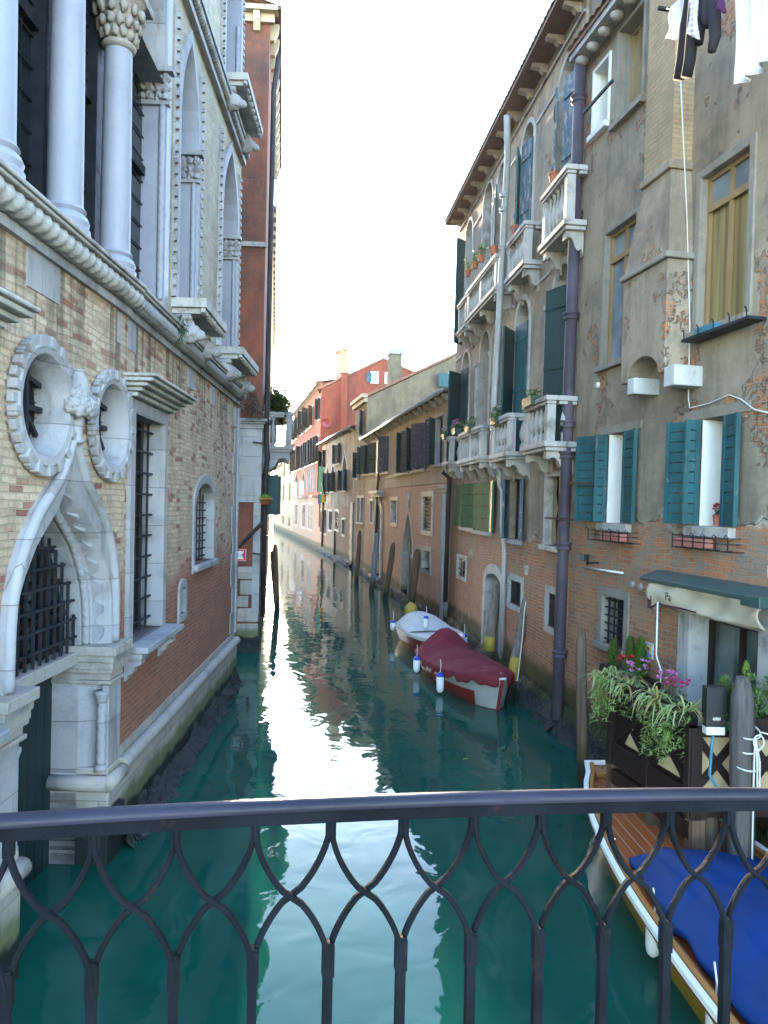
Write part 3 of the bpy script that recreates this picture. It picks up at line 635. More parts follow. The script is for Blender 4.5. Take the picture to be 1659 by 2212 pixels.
# ================================================================== NEAR HOUSE (right)
RNW = Wall((5.14, 4.0), (3.31, 13.72), .6)
rnh = empty('plaster_house', RNW.M, 'tall brown plaster house with blue shutters, chimney breast and laundry above the terrace', 'house')
rops = []
def rw(xa, ya, xb, yb, **k):
    dep = k.pop('depth', .2); s0, s1, z0, z1 = RNW.rect(xa, ya, xb, yb)
    return window(rnh, RNW, dict(kind='rect', s0=s0, s1=s1, z0=z0, z1=z1, depth=dep), rops, **k)
ZT = 16.0
zb_ = RNW.z(1340, 1130)
w1 = rw(1318, 938, 1349, 1131, sur=.0, smat='stone_grey', wood='wood', pane='glass2', mull=(1, 0), wt=.09, sillw=.22, sillh=.13, depth=.34, sh=((1, 158, 'teal', dict(w=.62, nb=10)), (1, 95, 'teal', dict(w=.20, nb=10)), (0, 172, 'teal', dict(w=.46, nb=10))))
w2 = rw(1520, 906, 1565, 1138, sur=.0, smat='stone_grey', wood='wood', pane='glass2', mull=(1, 0), wt=.09, sillw=.22, sillh=.15, depth=.34, sh=((1, 158, 'teal', dict(w=.48, nb=10)), (1, 95, 'teal', dict(w=.2, nb=10)), (0, 170, 'teal', dict(w=.36, nb=10))))
for w_, (xa, ya, xb, yb) in ((w1, (1318, 938, 1349, 1131)), (w2, (1520, 906, 1565, 1138))):   # white plastered reveals and lintels
    s0, s1, z0, z1 = RNW.rect(xa, ya, xb, yb)
    MB().box(s1-.012, s1-.002, -.31, .012, z0, z1-.01).box(s0+.002, s0+.012, -.31, .0, z0, z1-.01).build('reveal', M['white'], w_, RNW.M)
    MB().box(s0-.42, s1+.42, -.004, .018, z1+.004, z1+.13).build('lintel', M['render_frame'], w_, RNW.M)
w3 = rw(1518, 385, 1612, 678, sur=.10, full=True, smat='render_frame', wood='tan', pane='curtain', mull=(1, 0), sill=True, wt=.06, depth=.13)
s0, s1, z0, z1 = RNW.rect(1518, 385, 1612, 678)
zt_ = z0+(z1-z0)*.79
MB().box(s0+.03, s1-.03, -.10, -.07, zt_-.045, zt_+.045).build('transom', M['tan'], w3, RNW.M)
MB().box(s0+.06, s1-.06, -.128, -.118, zt_+.05, z1-.06).build('top_light', M['skyglass'], w3, RNW.M)
w4 = rw(1310, 508, 1368, 766, sur=.07, full=True, smat='render_frame', wood='tan', pane='skyglass', mull=(1, 0), wt=.06, depth=.13)
s0, s1, z0, z1 = RNW.rect(1310, 508, 1368, 766); zt_ = z0+(z1-z0)*.79
MB().box(s0+.03, s1-.03, -.10, -.07, zt_-.045, zt_+.045).build('transom', M['tan'], w4, RNW.M)
w5 = rw(1340, 70, 1388, 212, sur=.06, full=True, smat='render_frame', wood='board', pane='board', mull=(2, 0), depth=.25)
w6 = rw(1286, 158, 1314, 262, sur=.05, full=True, smat='white', wood='wood', pane='glass', mull=(0, 0), depth=.3, sillw=.05)
w7 = rw(1304, 1284, 1348, 1404, sur=.13, full=True, smat='render_frame', wood='wood_dk', pane='dark', grille=(4, 6), mull=(3, 0), depth=.3)
ds0, ds1, dz0, dz1 = RNW.rect(1497, 1322, 1640, 1560); DZ = RNW.z(1497, 1565)
dw = window(rnh, RNW, dict(kind='rect', s0=ds0, s1=ds1, z0=.98, z1=RNW.z(1500, 1326), depth=.28), rops, sur=.26, smat='stone_grey', proud=.05, sill=False, wood='wood_dk', pane='doorglass', mull=(1, 0), wt=.09, name='glass_door')
MB().box(ds0+.35, ds1-.12, -.40, -.39, 1.75, 2.5).build('menu_board', M['skyglass'], dw, RNW.M)
mb = wall_mesh(MB(), 0, RNW.L, -1.0, ZT, rops, back=7.0); mb.build('wall', M['rn'], rnh, RNW.M)
# chimney breast: shaft, flare, lower block on two corbels
a0, b0 = RNW.hit(1443, 560, .38); aL = RNW.s(1348, 600, .38); zflare = b0+.02
zarch = RNW.z(1443, 800, .38); ztop = RNW.z(1440, 372, .3)
t0, t1 = RNW.s(1452, 300, .3), RNW.s(1394, 300, .3)
cb = MB(); N = 12; sm = (a0+aL)/2; hw = (aL-a0)/2
pts = [(a0, zarch), (a0, zflare), (aL, zflare), (aL, zarch-.0)] + [(sm+hw*.72*math.cos(math.pi*(1-i/N)*-1+math.pi), zarch-.0+.32*math.sin(math.pi*i/N)) for i in range(N+1)][::1]
pts = [(a0, zarch), (a0, zflare), (aL, zflare), (aL, zarch)] + [(sm+hw*.74*math.cos(math.pi*i/N), zarch+.30*math.sin(math.pi*i/N)) for i in range(N+1)]
cb.prism(pts, -.01, .38)
cbo = cb.build('chimney_breast', M['rn'], rnh, RNW.M, bevel=.015)
fl = MB(); q = [fl.v(p) for p in ((a0, -.01, zflare+.09), (aL, -.01, zflare+.09), (aL, .38, zflare+.09), (a0, .38, zflare+.09), (t0, -.01, ztop), (t1, -.01, ztop), (t1, .30, ztop), (t0, .30, ztop))]
for a in ((0, 1, 2, 3), (4, 7, 6, 5), (0, 4, 5, 1), (1, 5, 6, 2), (2, 6, 7, 3), (3, 7, 4, 0)): fl.f([q[i] for i in a])
fl.build('flare', M['rn'], cbo, RNW.M)
MB().box(a0-.05, aL+.05, -.01, .43, zflare+.003, zflare+.087).build('ledge', M['render_frame'], cbo, RNW.M, bevel=.02)
MB().box(t0-.04, t1+.04, -.01, .35, ztop+.003, ztop+.12).build('ledge', M['rn'], cbo, RNW.M, bevel=.02)
M['shaft'] = masonry('chimney_brick', (.42, .20, .11), (.40, .28, .15), (.42, .36, .27), wash=(.46, .36, .22), wz=-5, wst=.75, streak=.25, za=-9, zb=-9, dirt=.2, reds=.2)
MB().box(t0, t1, -.01, .30, ztop+.124, ZT-.3).build('shaft', M['shaft'], cbo, RNW.M)
for x, y, dd, cw in ((1461, 808, .40, .13), (1362, 834, .395, .10)):
    a, b = RNW.hit(x-16 if x > 1400 else x, y, dd)
    MB().box(a-cw, a+cw, -.01, dd, b-cw*1.2, b+.11).build('corbel', M['white_stone'], cbo, RNW.M, bevel=.015)
# eaves stub with round bosses at the top left
e0, e1 = RNW.s(1368, 40, .2), RNW.L+.1; ez = RNW.z(1300, 75, .2)
eb = MB().box(e0, e1, -.01, .30, ez+.12, ez+.24).build('eave', M['stone_grey'], rnh, RNW.M)
for i in range(5):
    x = e0+(e1-e0)*(i+.4)/5; MB().blob((x, .17, ez+.03), (.09, .12, .085), 2).build('eave_boss', M['stone_warm'], eb, RNW.M, smooth=True)
roof(rnh, RNW, e0, e1, ez+.24, .36, 3, .9, 'tile')
# ================================================================== BRICK PALAZZO (left)
LA = Wall((-3.02, 8.95), (-3.10, 3.2)); LB = Wall((-3.25, 16.9), (-3.02, 8.95), .2)
pz = empty('brick_palazzo', LA.M, 'limewashed brick palazzo with carved white water gate, round windows and tall marble columns', 'palazzo')
la, lb = [], []
ya = LA.sY; yb = LB.sY
ZC = 6.30                                               # rope cornice
def along(o, w0, zmin, step=.06):                       # dense polyline parallel to an opening's head
    q = off(o, w0); pts = [p for p in outline(q['kind'], q['s0'], q['s1'], q['z0'], q['z1'], q['h'], 14)[2:]]
    pts = [(q['s1'], zmin)] + pts + [(q['s0'], zmin)]; out_ = []
    for a, b in zip(pts[:-1], pts[1:]):
        L = math.hypot(b[0]-a[0], b[1]-a[1]); n = max(1, int(L/step))
        out_ += [(a[0]+(b[0]-a[0])*i/n, a[1]+(b[1]-a[1])*i/n) for i in range(n)]
    return out_ + [pts[-1]]
def rope(mb, path, r, pitch=.07, n=8, amp=.2, hel=True):
    """twisted rope moulding: a tube whose strands wind round the path"""
    P = [Vector(p) for p in path]; seg = [0.0]
    for a, b in zip(P[:-1], P[1:]): seg.append(seg[-1]+(b-a).length)
    tot = seg[-1]; N = max(4, int(tot/(pitch/5))); i = 0; pts = []
    for k in range(N+1):
        t = tot*k/N
        while i < len(P)-2 and seg[i+1] < t: i += 1
        pts.append(P[i].lerp(P[i+1], (t-seg[i])/max(1e-9, seg[i+1]-seg[i])))
    rings = []; pu = None
    for k, p in enumerate(pts):
        t = (pts[min(k+1, N)]-pts[max(k-1, 0)]).normalized()
        if pu is None: pu = t.orthogonal().normalized()
        else: pu = (pu - t*pu.dot(t)).normalized()
        w_ = t.cross(pu); ph = 2*math.pi*(tot*k/N)/pitch; rg = []
        for j in range(n):
            a = 2*math.pi*j/n; rr = r*(1-amp+amp*abs(math.cos(ph/2+(a if hel else 0)))**.6*1.3)
            rg.append(mb.v(p+(pu*math.cos(a)+w_*math.sin(a))*rr))
        rings.append(rg)
    for k in range(N):
        for j in range(n): mb.f([rings[k][j], rings[k][(j+1) % n], rings[k+1][(j+1) % n], rings[k+1][j]])
    mb.f(rings[0][::-1]); mb.f(rings[-1]); return mb
# ---- water gate
gs0, gs1 = ya(8.36), ya(6.38)
go = dict(kind='ogee', s0=gs0, s1=gs1, z0=-1.0, z1=4.20, h=1.80, depth=.60); gf = off(go, .13); gf['depth'] = .62; la.append(gf)
gate = MB(); go2 = off(gf, .11); go2['z1'] += .22
gate.ring(ol(gf), ol(go2), -.004, .05)
for (A_, da, B_, db_) in ((gf, .05, go, -.26),):
    pa_, pb_ = ol(A_), ol(B_)
    for i_ in range(len(pa_)):
        j_ = (i_+1) % len(pa_); gate.quad((pa_[i_][0], da, pa_[i_][1]), (pa_[j_][0], da, pa_[j_][1]), (pb_[j_][0], db_, pb_[j_][1]), (pb_[i_][0], db_, pb_[i_][1]))
gate = gate.build('water_gate', M['stone'], pz, LA.M)
MB().ring(ol(off(go, -.014)), ol(off(go, -.001)), -.62, -.255).build('jamb', M['stone'], gate, LA.M)
rp = MB(); rope(rp, [(p[0], -.20, p[1]) for p in along(go, .03, 2.42)], .045, .10, amp=.28); rp.build('rope_moulding', M['stone'], gate, LA.M, smooth=True)
et = [(p[0], .06, p[1]) for p in along(go2, -.05, 2.42)]
MB().tube(et, .055, 8).build('outer_moulding', M['stone'], gate, LA.M, smooth=True)
dn = MB(); pth = along(go, .085, 2.5, .055); sec = []
for i_, p_ in enumerate(pth):
    a_, c_ = pth[max(0, i_-1)], pth[min(len(pth)-1, i_+1)]; t_ = Vector((c_[0]-a_[0], 0, c_[1]-a_[1])); t_ = t_.normalized() if t_.length > 1e-6 else Vector((0, 0, 1)); n_ = Vector((t_.z, 0, -t_.x)); hd = -.02 if (i_//2) % 2 else -.10
    P0 = Vector((p_[0], 0, p_[1])); sec.append([dn.v(P0-n_*.032+Vector((0, -.16, 0))), dn.v(P0-n_*.032+Vector((0, hd, 0))), dn.v(P0+n_*.032+Vector((0, hd, 0))), dn.v(P0+n_*.032+Vector((0, -.16, 0)))])
for i_ in range(len(sec)-1):
    for k_ in range(4): dn.f([sec[i_][k_], sec[i_][(k_+1) % 4], sec[i_+1][(k_+1) % 4], sec[i_+1][k_]])
dn.build('dentil_trim', M['stone'], gate, LA.M)
for sg, sm_ in ((1, gs0), (-1, gs1)):                    # pilasters with capital, colonnette, base
    a, c = (sm_-.38, sm_-.016) if sg == 1 else (sm_+.016, sm_+.38)
    pl = MB().box(a, c, -.004, .075, 1.065, 1.96).build('pilaster', M['stone'], gate, LA.M, bevel=.008)
    cp = MB(); 
    for z0, z1, e in ((1.98, 2.02, .04), (2.022, 2.10, .015), (2.102, 2.14, .05), (2.142, 2.22, .06), (2.222, 2.30, .075), (2.302, 2.40, .11)):
        if sg == 1: cp.box(a-e*.5, c+.016+e, -.60, .075+e, z0, z1)
        else: cp.box(c-.364-.016-e, c+e*.5, -.60, .075+e, z0, z1)
    cp.build('capital', M['stone_warm'], gate, LA.M, bevel=.008)
    for k in range(8):
        x = a+.03+(c-a-.06)*k/7; dnt = MB().box(x-.016, x+.016, .075, .15, 2.235, 2.29)
        dnt.build('capital_tooth', M['stone'], gate, LA.M)
    e_ = c+.005 if sg == 1 else a-.005
    col_ = MB(); rope(col_, [(e_, .0, 1.10), (e_, .0, 1.78)], .055, .13, amp=.28); col_.lathe([(.075, 0), (.075, .05), (.055, .08)], (e_, .0, 1.02), 10); col_.lathe([(.055, 0), (.06, .03), (.085, .10), (.085, .13)], (e_, .0, 1.77), 10)
    col_.build('colonnette', M['stone'], gate, LA.M, smooth=True)
    MB().box(a-.02, c+.03 if sg == 1 else c+.02, -.60, .085, .98, 1.06).build('pilaster_base', M['stone_base'], gate, LA.M, bevel=.02)
    MB().box(a-.02 if sg == 1 else a-.03, c+.03 if sg == 1 else c+.02, -.60, .10, -1, .80).build('plinth', M['stone_base'], gate, LA.M, bevel=.02)
    MB().tube([(a-.04, .09, .90), (c+.06 if sg == 1 else c+.04, .09, .90)] if sg == 1 else [(a-.06, .09, .90), (c+.04, .09, .90)], .085, 12).build('base_roll', M['stone_base'], gate, LA.M, smooth=True)
    if sg == 1: MB().tube([(c+.055, .085, .90), (c+.055, -.60, .90)], .085, 12).build('base_roll', M['stone_base'], gate, LA.M, smooth=True)
# finial: stem, carved leafage, bud
fm = (gs0+gs1)/2
fin = MB().lathe([(.075, 0), (.085, .03), (.06, .06), (.075, .14), (.09, .28), (.12, .32)], (fm, .07, 4.52), 10).build('finial', M['stone'], gate, LA.M, smooth=True)
lf = MB()
for k in range(11):
    a = math.pi*(k/10.0); lf.blob((fm+.15*math.cos(a), .09+.10*math.sin(a), 4.86+.035*math.sin(k*2.4)), (.065, .06, .075), 3, .6, 3.4, k)
    lf.blob((fm+.11*math.cos(a), .09+.07*math.sin(a), 4.96+.02*math.cos(k*3.1)), (.055, .05, .07), 3, .6, 3.6, k+20)
lf.build('leafage', M['stone'], fin, LA.M, smooth=True)
MB().lathe([(.10, 0), (.125, .04), (.12, .10), (.095, .17), (.07, .21), (.08, .24), (.05, .26)], (fm, .08, 4.97), 10).build('bud', M['stone'], fin, LA.M, smooth=True)
# door, transom and lunette grille inside the gate
M['gate_door'] = paint('green_black_door', (.006, .022, .024), (.004, .014, .016), dirt=.3, rough=.5)
dr = MB()
for k in range(11): x = gs0+(gs1-gs0)*k/11; dr.box(x+.004, x+(gs1-gs0)/11-.004, -.58, -.54, -.6, 2.22)
dr.build('door_leaf', M['gate_door'], gate, LA.M)
MB().box(gs0+.01, gs1-.01, -.60, -.24, 2.20, 2.34).build('transom', M['stone_base'], gate, LA.M, bevel=.01)
lu = MB(); lo = dict(go, z0=2.34, s0=gs0+.02, s1=gs1-.02, z1=4.05)
lu.prism(ol(lo), -.50, -.46)
lun = lu.build('lunette', M['dark'], gate, LA.M)
gm = MB(); half = (gs1-gs0)/2
def ogz(x):                                             # head height of the gate at offset x
    o_ = ol(lo); best = 2.34
    for a, b in zip(o_[2:-1], o_[3:]):
        if min(a[0], b[0]) <= x <= max(a[0], b[0]) and abs(a[0]-b[0]) > 1e-6: best = max(best, a[1]+(b[1]-a[1])*(x-a[0])/(b[0]-a[0]))
    return best
for k in range(13):
    x = gs0+.06+(gs1-gs0-.12)*k/12; gm.bar((x, -.30, 2.345), (x, -.30, ogz(x)), .026)
for k in range(9):
    z = 2.50+.20*k; xs = [x for x in [gs0+(gs1-gs0)*i/80 for i in range(81)] if ogz(x) > z+.01]
    if xs: gm.bar((min(xs), -.275, z), (max(xs), -.275, z), .026)
gm.build('grille', M['iron'], gate, LA.M)
wf = MB()
for k in range(5):
    x = gs0+.12+(gs1-gs0-.24)*k/4; wf.bar((x, -.42, 2.35), (x, -.42, ogz(x)-.05), .07)
for z in (2.42, 2.75, 3.1, 3.45): wf.bar((gs0+.05, -.42, z), (gs1-.05, -.42, z), .06)
wf.build('wooden_frame', M['wood_dk'], gate, LA.M)
MB().box(gs0+.02, gs1-.02, -.455, -.45, 2.36, 3.4).build('pane', M['glass2'], gate, LA.M)
# ---- round windows
def oculus(wall, ops, Y, z, r):
    s = wall.sY(Y); o = dict(kind='oval', s0=s-r*.74, s1=s+r*.74, z0=z-r*.74, z1=z+r*.74, h=0, depth=.30); ops.append(o)
    rg = MB(); rr = [ (1.0, .0), (1.0, .05), (.92, .10), (.80, .085), (.74, .03), (.70, -.02), (.665, -.04), (.64, -.12), (.62, -.42)]
    N = 40; V = [[rg.v((s+r*k*math.cos(2*math.pi*i/N), d, z+r*k*math.sin(2*math.pi*i/N))) for k, d in rr] for i in range(N)]
    for i in range(N):
        for j in range(len(rr)-1): rg.f([V[i][j], V[(i+1) % N][j], V[(i+1) % N][j+1], V[i][j+1]])
    w_ = rg.build('round_window', M['stone'], pz, wall.M, smooth=True); autosmooth(w_, 35)
    for half_ in (0,):
        t = MB(); n = 34
        for i in range(n):
            a = 2*math.pi*i/n; ca, sa = math.cos(a), math.sin(a)
            Mx = Matrix(((ca, 0, -sa, s+r*ca*.985), (0, 1, 0, .055), (sa, 0, ca, z+r*sa*.985), (0, 0, 0, 1))); k = r*2*math.pi/n
            t.box(-.055, .055, -.03, .052 if i % 2 else .030, -k*.40, k*.40, Mx)
        t.build('tooth_trim', M['stone'], w_, wall.M, bevel=.01)
    MB().prism([(s+r*.63*math.cos(2*math.pi*i/24), z+r*.63*math.sin(2*math.pi*i/24)) for i in range(24)], -.215, -.20).build('pane', M['dark'], w_, wall.M)
    g = MB(); q = r*.62
    g.bar((s, -.12, z-q), (s, -.12, z+q), .05); g.bar((s-q, -.15, z), (s+q, -.15, z), .05)
    g.bar((s-q*.75, -.12, z+q*.6), (s+.02, -.12, z+q*.75), .045); g.bar((s-q*.6, -.12, z-q*.7), (s, -.12, z-.05), .04)
    g.build('iron_cross', M['iron'], w_, wall.M)
    wr = MB()
    for i in range(-4, 5):
        e = q*math.sqrt(1-(i/5)**2); wr.bar((s+i*q/5, -.18, z-e), (s+i*q/5, -.18, z+e), .006); wr.bar((s-e, -.182, z+i*q/5), (s+e, -.182, z+i*q/5), .006)
    wr.build('wire_mesh', M['iron'], w_, wall.M)
    return w_
a_, b_ = LA.hit(83, 877); oculus(LA, la, LA.P(a_, 0, 0).y, b_, .57)
a_, b_ = LA.hit(232, 920); oculus(LA, la, min(8.36, LA.P(a_, 0, 0).y), b_, .56)
# ---- tall barred windows with hoods
def tall(wall, ops, Y0, Y1):
    s0, s1 = sorted((wall.sY(Y0), wall.sY(Y1))); o = dict(kind='rect', s0=s0, s1=s1, z0=2.26, z1=5.04, depth=.30)
    w_ = window(pz, wall, o, ops, sur=.16, smat='stone', proud=.05, sill=False, pane='dark', wood='wood_dk', mull=(1, 3), grille=(5, 10), gd=-.15, gt=.026, gm='iron', name='barred_window')
    MB().box(s0+.001, s0+.012, -.29, .052, 2.26, 5.03).box(s1-.012, s1-.001, -.29, .052, 2.26, 5.03).box(s0, s1, -.29, .05, 5.025, 5.038).build('reveal', M['stone'], w_, wall.M)
    h_ = MB()
    for z0, z1, e in ((5.205, 5.26, .08), (5.262, 5.31, .14), (5.312, 5.36, .22), (5.362, 5.41, .30), (5.412, 5.45, .34)): h_.box(s0-.16-e*.7, s1+.16+e*.7, -.004, .05+e, z0, z1)
    h_.build('hood', M['stone_grey'], w_, wall.M, bevel=.015)
    sl = MB().box(s0-.22, s1+.22, -.40, .30, 2.18, 2.256).box(s0-.18, s1+.18, -.004, .22, 2.11, 2.178)
    sl.build('sill', M['stone'], w_, wall.M, bevel=.012)
    for x in (s0-.05, s1+.05):
        p = [(0, 2.108), (.20, 2.108), (.20, 2.04), (.13, 2.01), (.10, 1.93), (.04, 1.91), (.03, 1.85), (0, 1.83)]
        MB().prism(p, x-.09, x+.09, 'x').build('sill_bracket', M['stone'], w_, wall.M)
    return w_
tall(LB, lb, 9.22, 10.62); tall(LA, la, 4.15, 5.55)
# ---- small arched window and slit
s0, s1, z0, z1 = LB.rect(421, 1043, 458, 1213); zz1 = LB.z(440, 1043)
window(pz, LB, dict(kind='arch', s0=s0, s1=s1, z0=LB.z(440, 1213), z1=zz1, h=.42, depth=.34), lb, sur=.14, smat='stone', full=True, sill=True, pane='dark', wood='iron_dark', mull=(0, 0), grille=(6, 10), gd=-.16, gt=.022, gm='iron', name='barred_arched_window')
s0, s1, z0, z1 = LB.rect(388, 1268, 397, 1322)
window(pz, LB, dict(kind='arch', s0=s0, s1=s1, z0=z0, z1=z1, h=.08, depth=.2), lb, sur=.12, smat='stone', full=True, sill=False, pane='dark', mull=(0, 0), name='slit_window', wt=.01)
# ---- lower walls
ZW = 6.25
wall_mesh(MB(), 0, LA.L, -1, ZW, la, back=5.0).build('wall', M['pal_left'], pz, LA.M)
wall_mesh(MB(), 0, LB.L, -1, ZW, lb, back=5.0).build('wall', M['pal_left'], pz, LB.M)
# base course with roll moulding
for wl_, a, c in ((LB, 0, LB.L), (LA, 0, gs0-.42), (LA, gs1+.42, LA.L)):
    MB().box(a, c, -.004, .085, -1, .84).build('base_course', M['stone_base'], pz, wl_.M)
    n = max(1, int((c-a)/1.1))
    for i in range(n):
        q0, q1 = a+(c-a)*i/n, a+(c-a)*(i+1)/n
        autosmooth(MB().tube([(q0+.004, .075, .95), (q1-.004, .075, .95)], .085, 12).build('base_roll', M['stone_base'], pz, wl_.M, smooth=True))
    MB().box(a, c, -.004, .03, .93, 1.12).build('base_course', M['stone_base'], pz, wl_.M)
# ---- rope cornice, ledge
for wl_ in (LA, LB):
    rb = MB(); rope(rb, [(0, .09, ZC), (wl_.L, .09, ZC)], .10, .16 if wl_ is LA else .12, 10, .30); rb.build('rope_cornice', M['stone_grey'] if wl_ is LA else M['stone'], pz, wl_.M, smooth=True)
    MB().box(0, wl_.L, -.25, .20, ZC+.085, ZC+.12).box(0, wl_.L, -.25, .22, ZC+.123, ZC+.165).build('ledge', M['stone_dark'], pz, wl_.M, bevel=.012)
    MB().box(0, wl_.L, -.01, .05, ZC-.19, ZC-.09).build('cornice_bed', M['stone'], pz, wl_.M)
# ---- upper storey: columns of the great window
ZB = ZC+.167; ZK = 8.97
GD = -.42
def bigcol(Y, X, r=.165):
    p = Vector((X, Y, ZB)); c = MB().lathe([(r*1.42, 0), (r*1.42, .07), (r*1.30, .09), (r*1.38, .14), (r*1.25, .19), (r*1.05, .22), (r*1.2, .25), (r*1.02, .29), (r, .33), (r*.97, 1.2), (r*.90, ZK-ZB)], (0, 0, 0), 24).build('column', M['marble'], pz, Matrix.Translation(p), smooth=True)
    autosmooth(c, 30)
    MB().box(-.25, .25, -.25, .25, -.0, -.0+.001).bm.free()
    cm = MB().lathe([(r*.92, 0), (r*1.1, .03), (r*1.15, .06), (r*.98, .09), (r*1.05, .12), (r*1.5, .50), (r*1.7, .54)], (0, 0, ZK-ZB), 24)
    for ring_, (rr, zz, nn) in enumerate(((1.08, .15, 13), (1.25, .27, 13), (1.5, .40, 12))):
        for i in range(nn):
            a = 2*math.pi*(i+.5*ring_)/nn; cm.blob((r*rr*math.cos(a), r*rr*math.sin(a), ZK-ZB+zz), (.044, .044, .072), 2, .6, 3.2, i+7*ring_)
    cm.box(-r*1.75, r*1.75, -r*1.75, r*1.75, ZK-ZB+.545, ZK-ZB+.64)
    cm.build('capital', M['stone_warm'], c, Matrix.Translation(p), smooth=True)
    return c
cols = []
for px, py in ((248, 540), (140, 455)): 
    a, b = LA.hit(px, py, -.05); cols.append(LA.P(a, -.05, 0))
dY = cols[0].y-cols[1].y
cols += [Vector((cols[1].x-.02*i, cols[1].y-dY*i, 0)) for i in (1, 2)]
for p in cols: bigcol(p.y, p.x)
JY = 10.5                                               # far jamb of the great window (on LB)
jb = yb(JY)
MB().box(jb-.22, jb, GD-.3, .03, ZB, 13.0).build('jamb_pier', M['marble'], pz, LB.M)
rj = MB(); rope(rj, [(jb+.002, -.03, ZB+.25), (jb+.002, -.03, 9.36)], .05, .13, amp=.28); rj.build('rope_moulding', M['marble'], pz, LB.M, smooth=True)
def paircap(wall, s, d0, d1, z, e=.06):                  # carved capital on a jamb face
    c = MB().box(s-.05, s+e+.05, d0, d1+e+.03, z+.40, z+.47).box(s-.05, s+e, d0, d1+e*.6, z-.02, z+.03)
    k = 0; n = max(3, int((d1-d0)/.11))
    for row in range(3):
        for i in range(n+1):
            c.blob((s+.035+.012*row, d0+(d1-d0)*i/n, z+.09+.11*row), (.055, .065, .075), 2, .55, 2.5, k); k += 1
    return c.build('capital', M['stone'], pz, wall.M, smooth=False)
paircap(LB, jb, GD, .03, 9.36)
# window posts and panes behind the columns
gp = []
cy = sorted([p.y for p in cols]+[JY])
for i in range(len(cy)-1):
    y0, y1 = cy[i], cy[i+1]; xw = -3.04-.34
    nm = MB()
    for z in [ZB+.03+k*.30 for k in range(22)]: nm.bar((xw, y0, z), (xw, y1, z), .014)
    for k in range(1, 4): nm.bar((xw, y0+(y1-y0)*k/4, ZB), (xw, y0+(y1-y0)*k/4, 13), .012)
    wo = MB().box(xw-.10, xw+.11, y0-.09, y0+.09, ZB, 13.0).box(xw-.05, xw+.05, y0+.09, y1-.09, ZB, ZB+.09).box(xw-.05, xw+.06, y0+.09, y1-.09, 8.35, 8.47).build('leaded_window', M['iron_dark'], pz)
    nm.build('leading', M['iron_dark'], wo)
    MB().box(xw-.03, xw-.02, y0, y1, ZB, 13).build('pane', M['skyglass2'] if 'skyglass2' in M else M['glass2'], wo)
# arch heads above the capitals
zt_ = 12.0; oa = []
pm = MB()
ys = sorted([p.y for p in cols])
for i in range(len(ys)-1):
    oa.append(dict(kind='pointed', s0=ya(ys[i+1])+.17, s1=ya(ys[i])-.17, z0=ZK+.64, z1=11.3, h=1.4, depth=.4))
wall_mesh(pm, ya(cols[0].y), LA.L, ZK+.64, 15.5, oa, back=.45).build('arcade', M['stone'], pz, LA.M)
pm = MB(); wall_mesh(pm, jb, LB.L+.2, ZK+.64, 15.5, [dict(kind='pointed', s0=jb+.01, s1=LB.L-.12, z0=ZK+.64, z1=11.3, h=1.4, depth=.42)], back=.45).build('arcade', M['stone'], pz, LB.M)
# upper wall with the two single windows
up = []
for Y0, Y1 in ((11.22, 12.46), (14.62, 16.35)):
    for k, (za_, zb2, kd) in enumerate(((6.90, 11.0, 'pointed'), (12.0, 15.6, 'pointed'))):
        if k == 1 and Y0 < 14: continue
        o = dict(kind=kd, s0=yb(Y1), s1=yb(Y0), z0=za_, z1=zb2, h=1.45, depth=.46)
        w_ = window(pz, LB, o, up, sur=.20, smat='stone', proud=.05, sill=False, pane='glass2', wood='wood' if Y0 > 14 else 'iron_dark', mull=(1, 3), name='gothic_window')
        MB().ring(ol(off(o, -.012)), ol(off(o, -.001)), -.45, .052).build('reveal', M['marble'], w_, LB.M)
        q = MB(); rope(q, [(o['s0']+.016, -.03, za_+.1), (o['s0']+.016, -.03, zb2-1.6)], .045, .13, amp=.28); q.build('rope_moulding', M['marble'], w_, LB.M, smooth=True)
        if k == 0: paircap(LB, o['s0']+.012, GD, .03, zb2-1.88)
        n = 26
        for sgn in (o['s0']-.23, o['s1']+.23):       # crenellated edging, one solid strip each side
            q = [(-.004, za_)]
            for i in range(n): zq = za_+(zb2-za_)*i/n; zr = zq+(zb2-za_)/n*.55; q += [(.075, zq+.002), (.075, zr), (.03, zr+.002), (.03, zq+(zb2-za_)/n)]
            q.append((-.004, zb2)); MB().prism(q, sgn-.03, sgn+.03, 'x').build('tooth_trim', M['stone'], w_, LB.M)
        # bracketed sill carried by lion heads
        zs = za_-.20; sb = MB().box(o['s0']-.22, o['s1']+.22, -.004, .50, zs+.06, zs+.19).box(o['s0']-.16, o['s1']+.16, -.004, .42, zs-.02, zs+.058)
        for i in range(9): sb.blob((o['s0']-.15+(o['s1']-o['s0']+.3)*i/8, .44, zs+.02), (.09, .05, .06), 1, .4, 3, i)
        sb.build('bracketed_sill', M['stone_grey'], w_, LB.M)
        for x in (o['s0']-.02, o['s1']+.02):
            l = MB().box(x-.12, x+.12, -.004, .26, zs-.10, zs-.022)
            l.blob((x, .17, zs-.26), (.13, .20, .17), 3, .35, 3.2, int(x*10)); l.blob((x, .36, zs-.30), (.075, .10, .085), 2, .2, 3); l.blob((x-.09, .14, zs-.18), (.06, .1, .1), 2, .4, 3); l.blob((x+.09, .14, zs-.18), (.06, .1, .1), 2, .4, 3)
            l.build('lion_bracket', M['stone'], w_, LB.M, smooth=True)
wall_mesh(MB(), 0, jb-.22, ZW+.002, 16.0, up, back=5.0).build('wall', M['pal_left_up'], pz, LB.M)
MB().box(jb-.22, jb-.004, -5, .0, 13.002, 16).build('wall', M['pal_left_up'], pz, LB.M)
bd = MB(); n = 70; zb_s = 11.53
